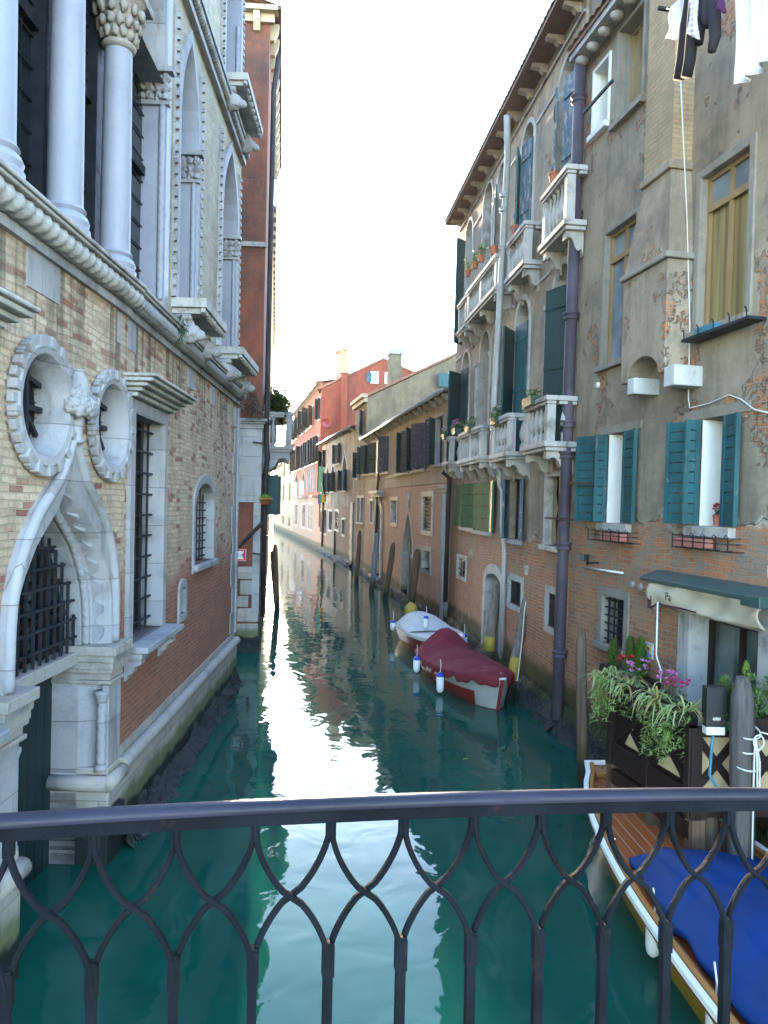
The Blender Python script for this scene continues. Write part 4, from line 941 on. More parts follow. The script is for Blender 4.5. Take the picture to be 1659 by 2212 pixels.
for i in range(n): bd.blob(((jb-.22)*(i+.5)/n, .11, zb_s), (.052, .085, .085), 1)
bs = MB().box(0, jb-.22, -.004, .10, zb_s-.20, zb_s-.09).box(0, jb-.22, -.004, .20, zb_s+.08, zb_s+.16).build('string_course', M['stone_dark'], pz, LB.M)
bd.build('beading', M['stone_grey'], bs, LB.M, smooth=True)
# inset stone plaques
for wl_, q in ((LA, (58, 560, 126, 630)), (LB, (252, 700, 292, 738)), (LB, (405, 806, 419, 828)), (LB, (455, 849, 464, 862)), (LA, (198, 600, 199, 601))):
    s0, s1, z0, z1 = wl_.rect(*q)
    if s1-s0 < .05: continue
    z0, z1 = (wl_.z(q[0], q[1])+wl_.z(q[2], q[3]))/2-.17, (wl_.z(q[0], q[1])+wl_.z(q[2], q[3]))/2+.17
    MB().box(s0, s1, -.004, .012, z0, z1).build('stone_plaque', M['stone'], pz, wl_.M)
# corner quoins
k = 0; z = 1.15
while z < ZW-.25:
    h_ = .45+.12*((k*7) % 3); wq = .34 if k % 2 else .52
    MB().box(-.01, wq, -.3, .022, z+.006, min(ZW-.24, z+h_)-.006).build('quoin', M['stone'], pz, LB.M, bevel=.012); z += h_; k += 1
cq = MB(); rope(cq, [(-.01, .02, 1.12), (-.01, .02, ZW-.2)], .045, .12); cq.build('rope_moulding', M['stone'], pz, LB.M, smooth=True)
# mooring bracket on the plinth
iron_b = MB().box(gs0-.30, gs0-.06, .10, .13, .30, .62).bar((gs0-.2, .12, .52), (gs0-.02, .5, .30), .07).bar((gs0-.26, .15, .4), (gs0-.26, .15, .62), .05).bar((gs0-.12, .15, .4), (gs0-.12, .15, .62), .05)
tag(iron_b.build('mooring_bracket', M['iron'], None, LA.M), 'rusty iron mooring bracket on the stone plinth beside the water gate', 'bracket')
# ================================================================== RUSSET CORNER HOUSE
L2 = Wall((-3.31, 20.5), (-9.3, 20.1)); L2s = Wall((-4.55, 29.9), (-3.31, 20.5))
r2 = empty('russet_house', L2.M, 'tall russet plaster house with white stone corner pier beyond the narrow side canal', 'house')
ZR = L2.z(560, 30)
wall_mesh(MB(), 0, L2.L, -1, ZR, []).build('wall', M['l2'], r2, L2.M)
wall_mesh(MB(), 0, L2s.L, -1, ZR, [], back=5.5).build('wall', M['l2'], r2, L2s.M)
zp = L2.z(545, 905)
pr = MB().box(-.03, .62, -.004, .05, L2.z(545, 1085), zp-.15).box(-.03, .16, -.004, .06, 1.0, L2.z(545, 1085)-.004)
pr.build('corner_pier', M['stone'], r2, L2.M, bevel=.01)
MB().box(-.10, .72, -.004, .14, zp-.14, zp-.08).box(-.16, .78, -.004, .20, zp-.078, zp).box(-.06, .66, -.004, .09, zp-.26, zp-.142).build('pier_capital', M['stone'], r2, L2.M, bevel=.015)
for i, (a, c, zz, hh) in enumerate(((-.02, .95, .35, .40), (-.02, .55, .80, .36), (.25, .95, 1.19, .30), (-.02, .48, 1.52, .38), (.15, 1.0, 1.93, .34))):
    MB().box(a, c, -.004, .035, zz, zz+hh).build('stone_block', M['stone_base'], r2, L2.M, bevel=.02)
MB().box(-.03, 1.2, -.004, .055, -1, .345).build('stone_block', M['stone_base'], r2, L2.M, bevel=.02)
MB().box(-.04, L2.L, -.004, .10, L2.z(540, 534), L2.z(540, 524)).build('string_course', M['stone_dark'], r2, L2.M)
cz = L2.z(560, 52)
M['cream_stone'] = stone('cream_cornice', (.40, .32, .22), (.22, .16, .10), .5)
cn = MB().box(-.12, L2.L, -.004, .12, cz-.0, cz+.35).box(-.22, L2.L, -.004, .30, ZR-.05, ZR+.08).build('cornice', M['cream_stone'], r2, L2.M)
for i in range(6): MB().prism([(0, ZR-.06), (.26, ZR-.06), (.24, ZR-.25), (.2, ZR-.32), (.12, ZR-.5), (0, ZR-.52)], .25+i*.85, .42+i*.85, 'x').build('cornice_bracket', M['cream_stone'], cn, L2.M)
for i in range(14): MB().prism([(0, ZR-.06), (.24, ZR-.06), (.22, ZR-.25), (.2, ZR-.32), (.12, ZR-.5), (0, ZR-.52)], .2+i*.68, .36+i*.68, 'x').build('cornice_bracket', M['cream_stone'], cn, L2s.M)
roof(r2, L2s, -.1, L2s.L+.3, ZR, .30, 5, 1.6, 'tile')
drain('drainpipe', L2s, [(L2s.L-.25, .25, ZR-.9), (L2s.L-.25, .13, ZR-1.9), (L2s.L-.25, .13, 5.6), (L2s.L-.22, .17, 5.2), (L2s.L-.20, .13, 4.8), (L2s.L-.2, .13, .9)], .072, 'copper', 'thin black drainpipe running down the corner of the russet house', [(L2s.L-.2, .13, z) for z in (1.6, 3.0)])
# side-canal balcony on white brackets, its plants come later
zt2 = AY(590, 893, 22.0).z; sq = L2s.L-1.05
bw_ = balcony(r2, L2s, sq-2.4, sq, zt2, zt2-1.12, .80, 7, (), (sq-2.25, sq-.15), mat='stone', mdk='stone', brh=.62)
shutter(r2, L2s, sq-.6, 1, 88, .42, zt2-2.9, zt2-1.75, M['dkgreen'])
shutter(r2, L2s, sq-1.7, 1, 92, .5, zt2-2.9, zt2-1.75, M['dkgreen'])
diag = MB(); a1, a2 = L2.hit(504, 1192, .09), L2.hit(566, 1130, .09); diag.tube([(a1[0], .09, a1[1]), (a2[0], .09, a2[1])], .05, 8)
diag.build('diagonal_pipe', M['copper'], r2, L2.M, smooth=True)
for y in (958, 1198):
    a, b = L2.hit(556, y, .1); MB().bar((a+.12, .11, b+.03), (a-.2, .11, b), .045).build('iron_strap', M['iron_dark'], r2, L2.M)
# ================================================================== BRIDGE RAILING
rp0 = AY(873, 1733, 1.36); RDX, RDY = .1274, .0262
def rnode(j): return Vector((rp0.x+j*RDX, rp0.y+j*RDY, 0))
def ztop(px, py, j): return AY(px, py, rnode(j).y).z
za, zb3, zc3 = ztop(0, 1783, -6.45), ztop(868, 1716, 0), ztop(1575, 1703, 5)
def rz(j):                                               # gentle arch through three measured heights
    x0, x1, x2 = -6.45, 0.0, 5.0
    return za*(j-x1)*(j-x2)/((x0-x1)*(x0-x2)) + zb3*(j-x0)*(j-x2)/((x1-x0)*(x1-x2)) + zc3*(j-x0)*(j-x1)/((x2-x0)*(x2-x1))
rail = empty('bridge_railing', Vector((rp0.x, rp0.y, 2.45)), 'dark iron bridge railing with interlaced arches and a smooth rounded handrail', 'railing')
rt = Vector((RDX, RDY, 0)).normalized(); rn_ = Vector((-rt.y, rt.x, 0)); js = [-11+.5*i for i in range(47)]
def sweep(prof, name, mat, dz=0.0, smooth=False):
    mb = MB(); V = [[mb.v(rnode(j)+rn_*p[0]+Vector((0, 0, rz(j)+p[1]+dz))) for p in prof] for j in js]; n = len(prof)
    for i in range(len(js)-1):
        for k in range(n): mb.f([V[i][k], V[i+1][k], V[i+1][(k+1) % n], V[i][(k+1) % n]])
    mb.f(V[0]); mb.f(V[-1][::-1]); o = mb.build(name, M[mat], rail); return autosmooth(o, 50) if smooth else o
sweep([(-.016, -.0175), (.016, -.0175), (.018, -.012), (.015, -.005), (.009, -.001), (0, 0), (-.009, -.001), (-.015, -.005), (-.018, -.012)], 'handrail', 'handrail', 0, True)
sweep([(-.011, -.0405), (.011, -.0405), (.011, -.0178), (-.011, -.0178)], 'top_bar', 'rail')
sweep([(-.015, -.93), (.015, -.93), (.015, -.905), (-.015, -.905)], 'bottom_bar', 'rail')
RH, RA = .226, Vector((RDX, RDY, 0))
for j in range(-9, 11):
    p = rnode(j); zt0 = rz(j)-.0405
    b = MB(); zm = zt0-RH
    b.bar(p+Vector((0, 0, zt0-.86)), p+Vector((0, 0, zm+.015)), .0162, .0165, rn_)
    for sg in (-1, 1):
        pts = []
        for i in range(23):
            t = i/22; ee = .5*(1-math.sqrt(max(0, 1-(2*t)**2))) if t < .5 else 1-.5*(1-math.sqrt(max(0, 1-(2-2*t)**2)))
            q = p + RA*(sg*(.62*.5*(1-math.cos(math.pi*t))+.38*ee))
            z = zm-.03 + t*(RH+.03) + (rz(j+sg*t)-rz(j))*t
            pts.append(q + Vector((0, 0, z)) + rn_*(sg*.0042))
        sv = []
        for i_, q_ in enumerate(pts):
            t_ = (pts[min(i_+1, 22)]-pts[max(i_-1, 0)]).normalized(); n_ = t_.cross(rn_).normalized()
            sv.append([b.v(q_+n_*(.0050*x_)+rn_*(.0062*y_)) for x_, y_ in ((-1, -.6), (-.6, -1), (.6, -1), (1, -.6), (1, .6), (.6, 1), (-.6, 1), (-1, .6))])
        for i_ in range(22):
            for k_ in range(8): b.f([sv[i_][k_], sv[i_][(k_+1) % 8], sv[i_+1][(k_+1) % 8], sv[i_+1][k_]])
        b.f(sv[0]); b.f(sv[-1])
    b.bar(p+Vector((0, 0, zm-.045)), p+Vector((0, 0, zm+.01)), .0205, .0185, rn_); b.bar(p+Vector((0, 0, zt0-.028)), p+Vector((0, 0, zt0+.0)), .0165, .016, rn_)
    b.build('baluster', M['rail'], rail)
# bridge deck under the viewer's feet
M['deck'] = stone('bridge_paving', (.34, .33, .31), (.2, .19, .18), .5)
bd_ = empty('stone_bridge', Vector((0, .3, 2.1)), 'stone bridge deck on which the railing stands', 'bridge')
MB().box(-7, 7, -2.6, 1.75, 2.2, 2.45).build('deck', M['deck'], bd_)
# ================================================================== BOATS
def boat(name, label, bow, stern, beam, free, hullm, deckm, rimm, blunt=.12, bowm=None, group=None, sheer=.14, t0=.05, deckz=-.10, bands=None, tr=.80, pw=.42):
    """hull along local x from bow to stern"""
    b = Vector((bow[0], bow[1], 0)); s_ = Vector((stern[0], stern[1], 0)); L = (s_-b).length; t = (s_-b).normalized(); n = Vector((-t.y, t.x, 0))
    F = Matrix(((t.x, n.x, 0, b.x), (t.y, n.y, 0, b.y), (0, 0, 1, 0), (0, 0, 0, 1)))
    root = empty(name, F, label, 'boat', group)
    def hb(u):
        u = min(1, max(0, u)); return beam/2*max(blunt, (1-(1-min(1, u/.55))**2)**.62)*(1-(1-tr)*max(0, (u-.6)/.4)**1.6)
    def zs(u): return free+sheer*(1-min(1, max(0, u)))**2.2
    sec = [(.0, -.25), (.42, -.16), (.72, .02), (.84, .5), (.93, .8), (1.0, 1.0)]
    NU = 22; mb = MB(); rows = []
    for i in range(NU+1):
        u = i/NU; w_ = hb(u); z1 = zs(u); rake = .22*(1-u)**6
        row = []
        for sg in (-1, 1):
            for k, (fy, fz) in enumerate(sec): row.append(mb.v((u*L+rake*(1-max(0, fz))*L*.25, sg*w_*fy, fz*z1 if fz > 0 else fz)))
        rows.append(row)
    m = len(sec)
    for i in range(NU):
        for o_ in (0, m):
            for k in range(m-1):
                f = mb.f([rows[i][o_+k], rows[i+1][o_+k], rows[i+1][o_+k+1], rows[i][o_+k+1]])
                if f and bands: f.material_index = bands[k] if not (bowm and i/NU < .13+.10*(k-2) and k > 1) else bowm
    for e in (0, NU): mb.f(rows[e][:m][::-1] + rows[e][m:])
    h = mb.build('hull', hullm, root, F, smooth=True); autosmooth(h, 40)
    dk = MB(); pv = None
    for i in range(NU+1):
        u = i/NU; w_ = hb(u)*.965; cur = (dk.v((u*L+.02, -w_, zs(u)+deckz)), dk.v((u*L+.02, 0, zs(u)+deckz+.03)), dk.v((u*L+.02, w_, zs(u)+deckz)))
        if pv:
            for k in (0, 1): dk.f([pv[k], pv[k+1], cur[k+1], cur[k]])
        pv = cur
    dk.build('deck', deckm, root, F)
    rm = MB()
    for sg in (-1, 1):
        pr_ = [Vector((i/NU*L, sg*hb(i/NU)*.985, zs(i/NU)+.004)) for i in range(NU+1)]
        for a, c in zip(pr_[:-1], pr_[1:]): rm.bar(a-(c-a)*.04, c+(c-a)*.04, .055, .045)
    for e in (0, 1): rm.bar((e*L+(.01 if e == 0 else -.01), -hb(e), zs(e)+.004), (e*L+(.01 if e == 0 else -.01), hb(e), zs(e)+.004), .06, .045)
    rm.build('gunwale', rimm, root, F)
    return root, F, L, hb, zs
def hoodcover(name, label, F, L, hb, zs, u0, u1, ht, mat, over=.06, drop=.14, nu=80, nv=40, wr=.012, flatk=2.2):
    from mathutils import noise as mn
    mb = MB()
    def fn(a, b):
        u = u0+(u1-u0)*a; v = (b-.5)*2; w_ = hb(u)+over; k = abs(v)
        if k > .86:
            e = (k-.86)/.14; y = math.copysign(w_, v)*(1+.02*math.sin(a*60)); z = zs(u)+.03-drop*e*(1+.25*math.sin(a*37)+.15*math.sin(a*83))
        else:
            kk = k/.86; y = math.copysign(w_*kk, v); z = zs(u)+.03+ht(a)*(1-kk**flatk)
        z += wr*mn.noise(Vector((u*9, v*4, 3)))+wr*.6*mn.noise(Vector((u*22, v*9, 7)))+wr*.9*(abs(mn.noise(Vector((u*14+v*3, v*2.2-u*5, 11))))-.2)+wr*.5*(abs(mn.noise(Vector((u*30-v*6, v*5+u*9, 5))))-.2)
        return (u*L, y, z)
    mb.grid(fn, nu, nv)
    o = mb.build(name, mat, None, F, smooth=True); md = o.modifiers.new('thickness', 'SOLIDIFY'); md.thickness = .008
    return tag(o, label, 'boat cover')
def fender(x, y, zt, mat_b, mat_t, label, r=.09, Ln=.42, F=I4, group='fenders hung over the boat sides', tilt=0):
    p = F @ Vector((x, y, 0)); root = empty('boat_fender', Vector((p.x, p.y, zt-Ln)), label, 'fender', group)
    T = Matrix.Translation((p.x, p.y, zt-Ln)) @ Matrix.Rotation(tilt, 4, 'X')
    WM[root.name] = T.copy(); root.matrix_basis = T
    MB().lathe([(r*.3, 0), (r*.8, .03), (r, .09), (r, Ln*.78)], (0, 0, 0), 14).build('fender_body', M[mat_b], root, T, smooth=True)
    MB().lathe([(r*1.01, Ln*.78), (r*.95, Ln*.88), (r*.5, Ln*.97), (r*.3, Ln)], (0, 0, .001), 14).build('fender_cap', M[mat_t], root, T, smooth=True)
    MB().tube([(0, 0, Ln), (.01, .0, Ln+.12), (.0, .03, Ln+.26)], .008, 6).build('fender_rope', M['rope'], root, T)
    return root
M['rope'] = flat('white_rope', (.62, .60, .56), .8); M['hull_red'] = flat('red_hull', (.20, .018, .018), .28, spec=.5, vary=.2, sc_=2); M['hull_white'] = flat('white_hull', (.66, .66, .66), .25, spec=.5, vary=.12, sc_=3)
M['hull_grey'] = flat('grey_hull', (.36, .37, .36), .3, vary=.3, sc_=3)
M['maroon'] = flat('maroon_canvas', (.17, .026, .038), .85, spec=.1, vary=.35, sc_=2.2); M['canvas_w'] = flat('pale_canvas', (.52, .52, .52), .8, vary=.25, sc_=2.5)
M['bluecanvas'] = flat('blue_tarpaulin', (.004, .036, .155), .75, vary=.3, sc_=2.0, spec=.12); M['mustard'] = flat('mustard_hull', (.36, .22, .012), .25, vary=.3, sc_=2); M['yellowcap'] = flat('yellow_cover', (.36, .25, .03), .6, vary=.4)
M['blue'] = flat('blue_plastic', (.015, .05, .45), .4); M['steel'] = flat('steel', (.6, .6, .6), .25, 1.0)
def plank_mat(name, c, c2, sp=.12, rough=.3):
    m = NT(name); g = m.noise(1.0, 6, .65, v=m.scl(1.2, 18, 18)); col = m.mix(m.step(g, .3, .7), c, c2)
    s = m.math('ABSOLUTE', m.math('SUBTRACT', m.math('FRACT', m.math('DIVIDE', m.y, sp)), .5)); col = m.mix(m.step(s, .455, .475), col, (.42, .30, .20))
    return m.done(col, rough, None, 0, .5)
M['mahogany'] = plank_mat('varnished_mahogany', (.36, .095, .025), (.24, .06, .018)); M['honey'] = plank_mat('honey_wood', (.42, .19, .05), (.30, .12, .03), .5)
# the white boat
b1, F1, L1, hb1, zs1 = boat('white_motorboat', 'small white boat with red lower hull, grey canvas hood and covered outboard', (1.80, 19.45), (1.02, 23.0), 1.54, .50, [M['hull_red'], M['hull_white']], M['hull_white'], M['hull_white'], blunt=.30, sheer=.10, bands=[0, 0, 0, 0, 1], deckz=-.015, tr=.88)
hoodcover('boat_cover', 'pale grey canvas hood arched over the white boat', F1, L1, hb1, zs1, .46, .94, lambda a: .36*math.sin(min(1, a*1.15+.02)*math.pi*.62)**.8, M['canvas_w'], over=-.06, drop=.02, wr=.006)
ob = MB().blob((L1+.10, .12, .78), (.22, .20, .30), 3, .25, 2.2, 4); ob.box(L1+.02, L1+.16, .06, .18, .05, .55); ob.build('outboard_motor', M['yellowcap'], b1, F1, smooth=True)
fender(.95, -hb1(.25)-.02, .60, 'hull_white', 'blue', 'blue and white fender at the bow of the white boat', .085, .34, F1)
fender(3.3, hb1(.9)+.06, .62, 'hull_white', 'blue', 'blue tipped fender at the stern corner of the white boat', .085, .30, F1)
fender(1.6, .25, 1.0, 'hull_white', 'blue', 'white fender with blue cap lying on the white boat deck', .075, .34, F1 , tilt=0)
# the maroon-covered boat
b2, F2, L2b, hb2, zs2 = boat('covered_boat', 'moored boat with pale bow and red waterline under a maroon canvas cover', (2.38, 14.95), (1.45, 18.9), 1.42, .44, [M['hull_red'], M['hull_grey']], M['hull_grey'], M['hull_white'], blunt=.06, sheer=.22, bowm=1, bands=[0, 0, 0, 1, 1], tr=.86)
def h2(a): return .04+.20*min(1, max(0, a)*1.2)+.085*abs(math.sin(a*math.pi*4))**.5*(a > .05)+.30*max(0, 1-abs(a-.93)/.13)
hoodcover('boat_cover', 'maroon canvas cover stretched over hoops on the moored boat', F2, L2b, hb2, zs2, -.015, .97, h2, M['maroon'], over=.06, drop=.15, wr=.02, flatk=1.7)
fender(1.55, hb2(.34)+.13, .48, 'hull_white', 'blue', 'blue and white fender hanging nearest the bow of the maroon covered boat', .08, .44, F2)
fender(3.3, hb2(.83)+.13, .47, 'hull_white', 'blue', 'blue and white fender hanging near the stern of the maroon covered boat', .08, .38, F2)
# the varnished boat
b3, F3, L3, hb3, zs3 = boat('wooden_boat', 'varnished wooden boat with mustard hull and blue tarpaulin moored below the terrace', (2.98, 10.25), (3.45, 2.6), 1.86, .52, [M['mustard'], M['wood_dk'], M['mustard'], M['wood_dk']], M['mahogany'], M['white'], blunt=.22, sheer=.10, bands=[0, 0, 2, 2, 3], deckz=-.10, tr=.8)
for sg in (-1, 1):
    il = MB(); pr_ = [Vector((i/22*L3, sg*(hb3(i/22)*.985-.065), zs3(i/22)-.035)) for i in range(23)]
    sv = [[il.v(p+Vector((0, y_, z_))) for y_, z_ in ((-.025, -.06), (.025, -.06), (.025, .06), (-.025, .06))] for p in pr_]
    for i in range(22):
        for k in range(4): il.f([sv[i][k], sv[i][(k+1) % 4], sv[i+1][(k+1) % 4], sv[i+1][k]])
    il.f(sv[0]); il.f(sv[-1]); il.build('inner_trim', M['honey'], b3, F3)
MB().box(.02, .34, -.18, .18, zs3(0)-.09, zs3(0)-.03).build('bow_block', M['honey'], b3, F3, bevel=.01)
MB().tube([(.16, -.05, zs3(0)-.03), (.16, 0, zs3(0)+.08), (.16, .05, zs3(0)-.03)], .016, 8).build('bow_cleat', M['steel'], b3, F3, smooth=True)
MB().box(2.05, 2.2, -hb3(.3)+.10, -hb3(.3)+.2, zs3(.3)-.06, zs3(.3)+.0).build('cleat', M['steel'], b3, F3, bevel=.01)
def h3(a): return .05+.20*min(1, a*4)**.7*(1-.25*max(0, a-.4))+.035*abs(math.sin(a*math.pi*5))
hoodcover('boat_cover', 'bright blue tarpaulin covering the cockpit of the wooden boat', F3, L3, hb3, zs3, .345, .99, h3, M['bluecanvas'], over=-.20, drop=.05, wr=.035, flatk=2.0)
for px, py, tx in ((1412, 1990, 'white fender on a cord against the mustard hull of the wooden boat'), (1545, 2165, 'off white fender nearest the camera on the mustard hull')):
    g = G(px, py, .40); fender(g.x, g.y, .42, 'canvas_w', 'canvas_w', tx, .065, .33, I4)
# ================================================================== MOORING POSTS
POSTS = []
def mpost(base, top, r, mat, label, z0=-1.2, taper=.86, tip='slant', extra=None):
    b, t = Vector(base), Vector(top); d = (t-b).normalized(); bb = b + d*((z0-b.z)/d.z)
    root = empty('mooring_post', Vector((b.x, b.y, 0)), label, 'mooring post', 'wooden mooring posts along the canal')
    path = [bb+(t-bb)*k for k in (0, .25, .5, .7, .85, .95, 1)]; rs = [r, r*1.02, r*.99, r*.97, r*.94, r*taper, r*taper*(.75 if tip == 'round' else .55)]
    for i in range(1, 5): path[i] = path[i]+Vector((RN.uniform(-.012, .012), RN.uniform(-.012, .012), 0))
    T = Matrix.Translation((b.x, b.y, 0)); mb = MB().tube([p-Vector((b.x, b.y, 0)) for p in path], rs, 11)
    o = mb.build('post', M[mat], root, T, smooth=True); autosmooth(o, 45); POSTS.append((b, t, r)); return root, T
def post_px(bx, by, tx, ty, r, mat, label, **k):
    b = G(bx, by, 0); t = AY(tx, ty, b.y+k.pop('dy', 0)); return mpost(b, t, r, mat, label, **k)
post_px(1257, 1692, 1256, 1358, .085, 'post_brown', 'grey wooden post standing by the bow of the wooden boat and the terrace')
post_px(1100, 1508, 1139, 1284, .11, 'post', 'leaning grey post tied with rope beside the bow of the maroon covered boat', dy=.3)
post_px(1050, 1452, 1076, 1255, .13, 'post', 'leaning grey post with a yellow plate in front of the arched water door', dy=.2)
post_px(994, 1388, 1025, 1242, .12, 'post', 'leaning grey post between the white boat and the arched palace', dy=.3)
post_px(951, 1348, 974, 1222, .15, 'post', 'thick pale post with a mossy foot below the stone quoin column', dy=.2)
post_px(886, 1318, 902, 1186, .15, 'post_dk', 'dark leaning post right of the pointed arch door', dy=.2)
post_px(832, 1294, 850, 1172, .13, 'post_dk', 'dark leaning post left of the pointed arch door', dy=.2)
post_px(803, 1278, 814, 1152, .13, 'post_blue', 'slim blue grey post in front of the carved doorway')
post_px(770, 1262, 777, 1146, .11, 'post_dk', 'thin dark post at the far end of the pink brick house')
post_px(599, 1322, 594, 1176, .10, 'post_dk', 'taller brown pole of the leaning pair off the russet house')
post_px(597, 1318, 586, 1190, .10, 'post_dk', 'shorter brown pole of the leaning pair off the russet house')
pr1 = mpost(Vector((AY(1607, 1700, 7.55).x, 7.55, 0)), AY(1604, 1462, 7.55), .125, 'post_roped', 'stout grey post with white ropes in front of the terrace')
pr2 = mpost(Vector((AY(1532, 1700, 7.95).x, 7.95, 0)), AY(1530, 1712, 7.95), .11, 'post_brown', 'short grey pile under the front corner of the terrace')
p_ = pr1[1].translation
rpm = MB()
for z, t in ((1.86, .0), (1.72, .25), (1.55, -.1)):
    rpm.tube([(.135*math.cos(2*math.pi*i/16), .135*math.sin(2*math.pi*i/16), z+.05*math.sin(2*math.pi*i/16+t)) for i in range(17)], .0085, 6)
for dx, z1 in ((.05, 1.35), (.075, 1.25), (.02, .3)): rpm.tube([(.03, -.14, 1.84), (dx, -.15, 1.6), (dx+.01, -.145, z1)], .0085, 6)
rpm.tube([(.06+.05*math.cos(2*math.pi*i/12), -.15, 1.79+.07*math.sin(2*math.pi*i/12)) for i in range(13)], .008, 6)
rpm.tube([(.13, -.05, 1.86), (.6, -.1, 1.74), (1.2, -.2, 1.70)], .008, 6)
tag(rpm.build('mooring_rope', M['rope'], None, pr1[1]), 'knotted white rope wound round the stout post in front of the terrace', 'rope')
def ropeline(pts, label, r=.012):
    mb = MB(); a = [Vector(p) for p in pts]; mb.tube(a, r, 6); return tag(mb.build('mooring_rope', M['rope']), label, 'rope')
def sag(a, b, s, n=8): a, b = Vector(a), Vector(b); return [a.lerp(b, i/n)-Vector((0, 0, s*4*(i/n)*(1-i/n))) for i in range(n+1)]
ropeline(sag(AY(974, 1232, 26), AY(1020, 1262, 23.0), .12), 'thin white rope slung between two grey mooring posts')
q_ = G(1100, 1508, 0).y
ropeline([AY(1136, 1300, q_), AY(1133, 1318, q_-.15), AY(1128, 1380, q_-.15), AY(1118, 1470, q_-.2)], 'white rope hanging down the leaning post beside the maroon covered boat')
ropeline(sag(AY(1116, 1470, q_-.2), F2 @ Vector((.1, 0, .75)), .05), 'white rope from the leaning post to the bow of the covered boat')
for k_, zz0, hh, lab in ((2, .50, .36, 'yellow plate fixed to the leaning post by the arched water door'), (1, .35, .5, 'yellow sleeve round the foot of the leaning post beside the covered boat')):
    b_, t_, r_ = POSTS[k_]; dd_ = (t_-b_).normalized(); p = b_+dd_*(zz0/dd_.z); Rm = dd_.to_track_quat('Z', 'Y').to_matrix().to_4x4()
    tag(MB().lathe([(r_*.98, 0), (r_*1.10, .03), (r_*1.12, hh*.5), (r_*1.08, hh-.03), (r_*.98, hh)], (0, 0, 0), 12).build('post_sleeve', M['yellowcap'], None, Matrix.Translation(p) @ Rm, smooth=True), lab, 'sleeve')
# ================================================================== TERRACE
tc = Vector((3.19, 7.80, 0)); tf = Vector((2.86, 9.45, 0))
TS = Wall((tc.x, tc.y), (tf.x, tf.y)); TF = Wall((4.75, 7.86), (tc.x, tc.y))
ter = empty('terrace', TS.M, 'dark timbered restaurant terrace with cream panels built out over the canal', 'terrace')
ZF, ZTP = 1.08, 1.80
dk_ = MB(); q = [(tc.x, tc.y), (tf.x, tf.y), (4.12, 9.6), (4.52, 7.3), (4.75, 7.86)]
dk_.prism([(tc.x, tc.y), (4.75, 7.86), (4.70, 8.2), (4.15, 9.62), (tf.x, tf.y)], ZF-.10, ZF, 'z'); dk_.build('deck', M['wood_dk'], ter)
M['creamwood'] = paint('cream_panel', (.50, .39, .22), (.44, .34, .19), dirt=.3)
def fence(W_, n, tag_):
    L = W_.L
    MB().box(0, L, -.05, -.03, ZF+.10, ZTP-.08).build('panel', M['creamwood' if tag_ else 'wood_dk'], ter, W_.M)
    MB().box(-.04, L+.04, -.09, .03, ZF-.18, ZF+.09).build('lower_beam', M['wood_dk'], ter, W_.M, bevel=.008)
    for q_ in (() if tag_ else (((.22, ZF+.14), (.62, ZF+.14), (.42, ZTP-.35)), ((1.0, ZF+.14), (1.35, ZF+.14), (1.2, ZTP-.35)))): MB().prism(q_, -.012, -.004).build('inset_panel', M['creamwood'], ter, W_.M)
    MB().box(-.04, L+.04, -.09, .03, ZTP-.085, ZTP).build('top_rail', M['wood_dk'], ter, W_.M, bevel=.008)
    for i in range(n+1):
        x = L*i/n; MB().box(x-.055, x+.055, -.08, .04, ZF-.2, ZTP+.01).build('fence_post', M['wood_dk'], ter, W_.M, bevel=.006)
        if i < n:
            for a, c in (((x+.06, ZF+.1), (x+L/n-.06, ZTP-.1)), ((x+.06, ZTP-.1), (x+L/n-.06, ZF+.1))):
                MB().bar((a[0], -.016 if a[1] < 1.5 else -.012, a[1]), (c[0], -.016 if a[1] < 1.5 else -.012, c[1]), .075, .026, (0, 1, 0)).build('brace', M['wood_dk'], ter, W_.M)
fence(TS, 2, 0); fence(TF, 3, 1)
MB().box(0, TS.L, -.06, .02, ZF-.42, ZF-.24).build('under_beam', M['wood_dk'], ter, TS.M)
for s_ in (.0, .8, TS.L): MB().box(s_-.07, s_+.07, -.12, .02, -.8, ZF-.2).build('support_pile', M['post_dk'], ter, TS.M)
for s_ in (.35, 1.1): MB().box(s_-.07, s_+.07, -.12, .02, -.8, ZF-.2).build('support_pile', M['post_dk'], ter, TF.M)
# planter troughs
def trough(W_, s0, s1, label, d0=-.12, d1=.14, z=ZTP+.012, mat='wood_dk'):
    mb = MB().box(s0, s1, d0, d1, z-.02, z+.0); mb.box(s0, s1, d1-.025, d1, z, z+.19); mb.box(s0, s1, d0, d0+.025, z, z+.19); mb.box(s0, s0+.025, d0+.025, d1-.025, z, z+.19); mb.box(s1-.025, s1, d0+.025, d1-.025, z, z+.19)
    r_ = empty('planter_box', W_.M @ Matrix.Translation(((s0+s1)/2, 0, z)), label, 'planter'); mb.build('box', M[mat], r_, W_.M)
    MB().box(s0+.025, s1-.025, d0+.025, d1-.025, z+.10, z+.155).build('soil', M['soil'], r_, W_.M); return r_
M['soil'] = flat('soil', (.03, .022, .016), .95); M['blackbox'] = flat('black_meter_box', (.010, .012, .014), .4)
trough(TS, .10, .82, 'dark planter on the terrace corner rail holding spider plants'); trough(TS, .88, TS.L-.02, 'dark planter on the far terrace rail trailing variegated leaves')
trough(TF, .05, 1.05, 'dark planter on the front terrace rail holding shrubs', z=ZTP-.05)
a0_, b0_ = TF.hit(1541, 1515, .08); bb = empty('meter_box', TF.M @ Matrix.Translation((a0_, .05, b0_)), 'black meter box on the front of the terrace', 'meter box')
MB().box(a0_-.105, a0_+.105, .045, .16, b0_-.24, b0_+.16).build('case', M['blackbox'], bb, TF.M, bevel=.008); MB().box(a0_-.04, a0_+.04, .16, .165, b0_-.17, b0_-.14).build('slot', M['steel'], bb, TF.M)
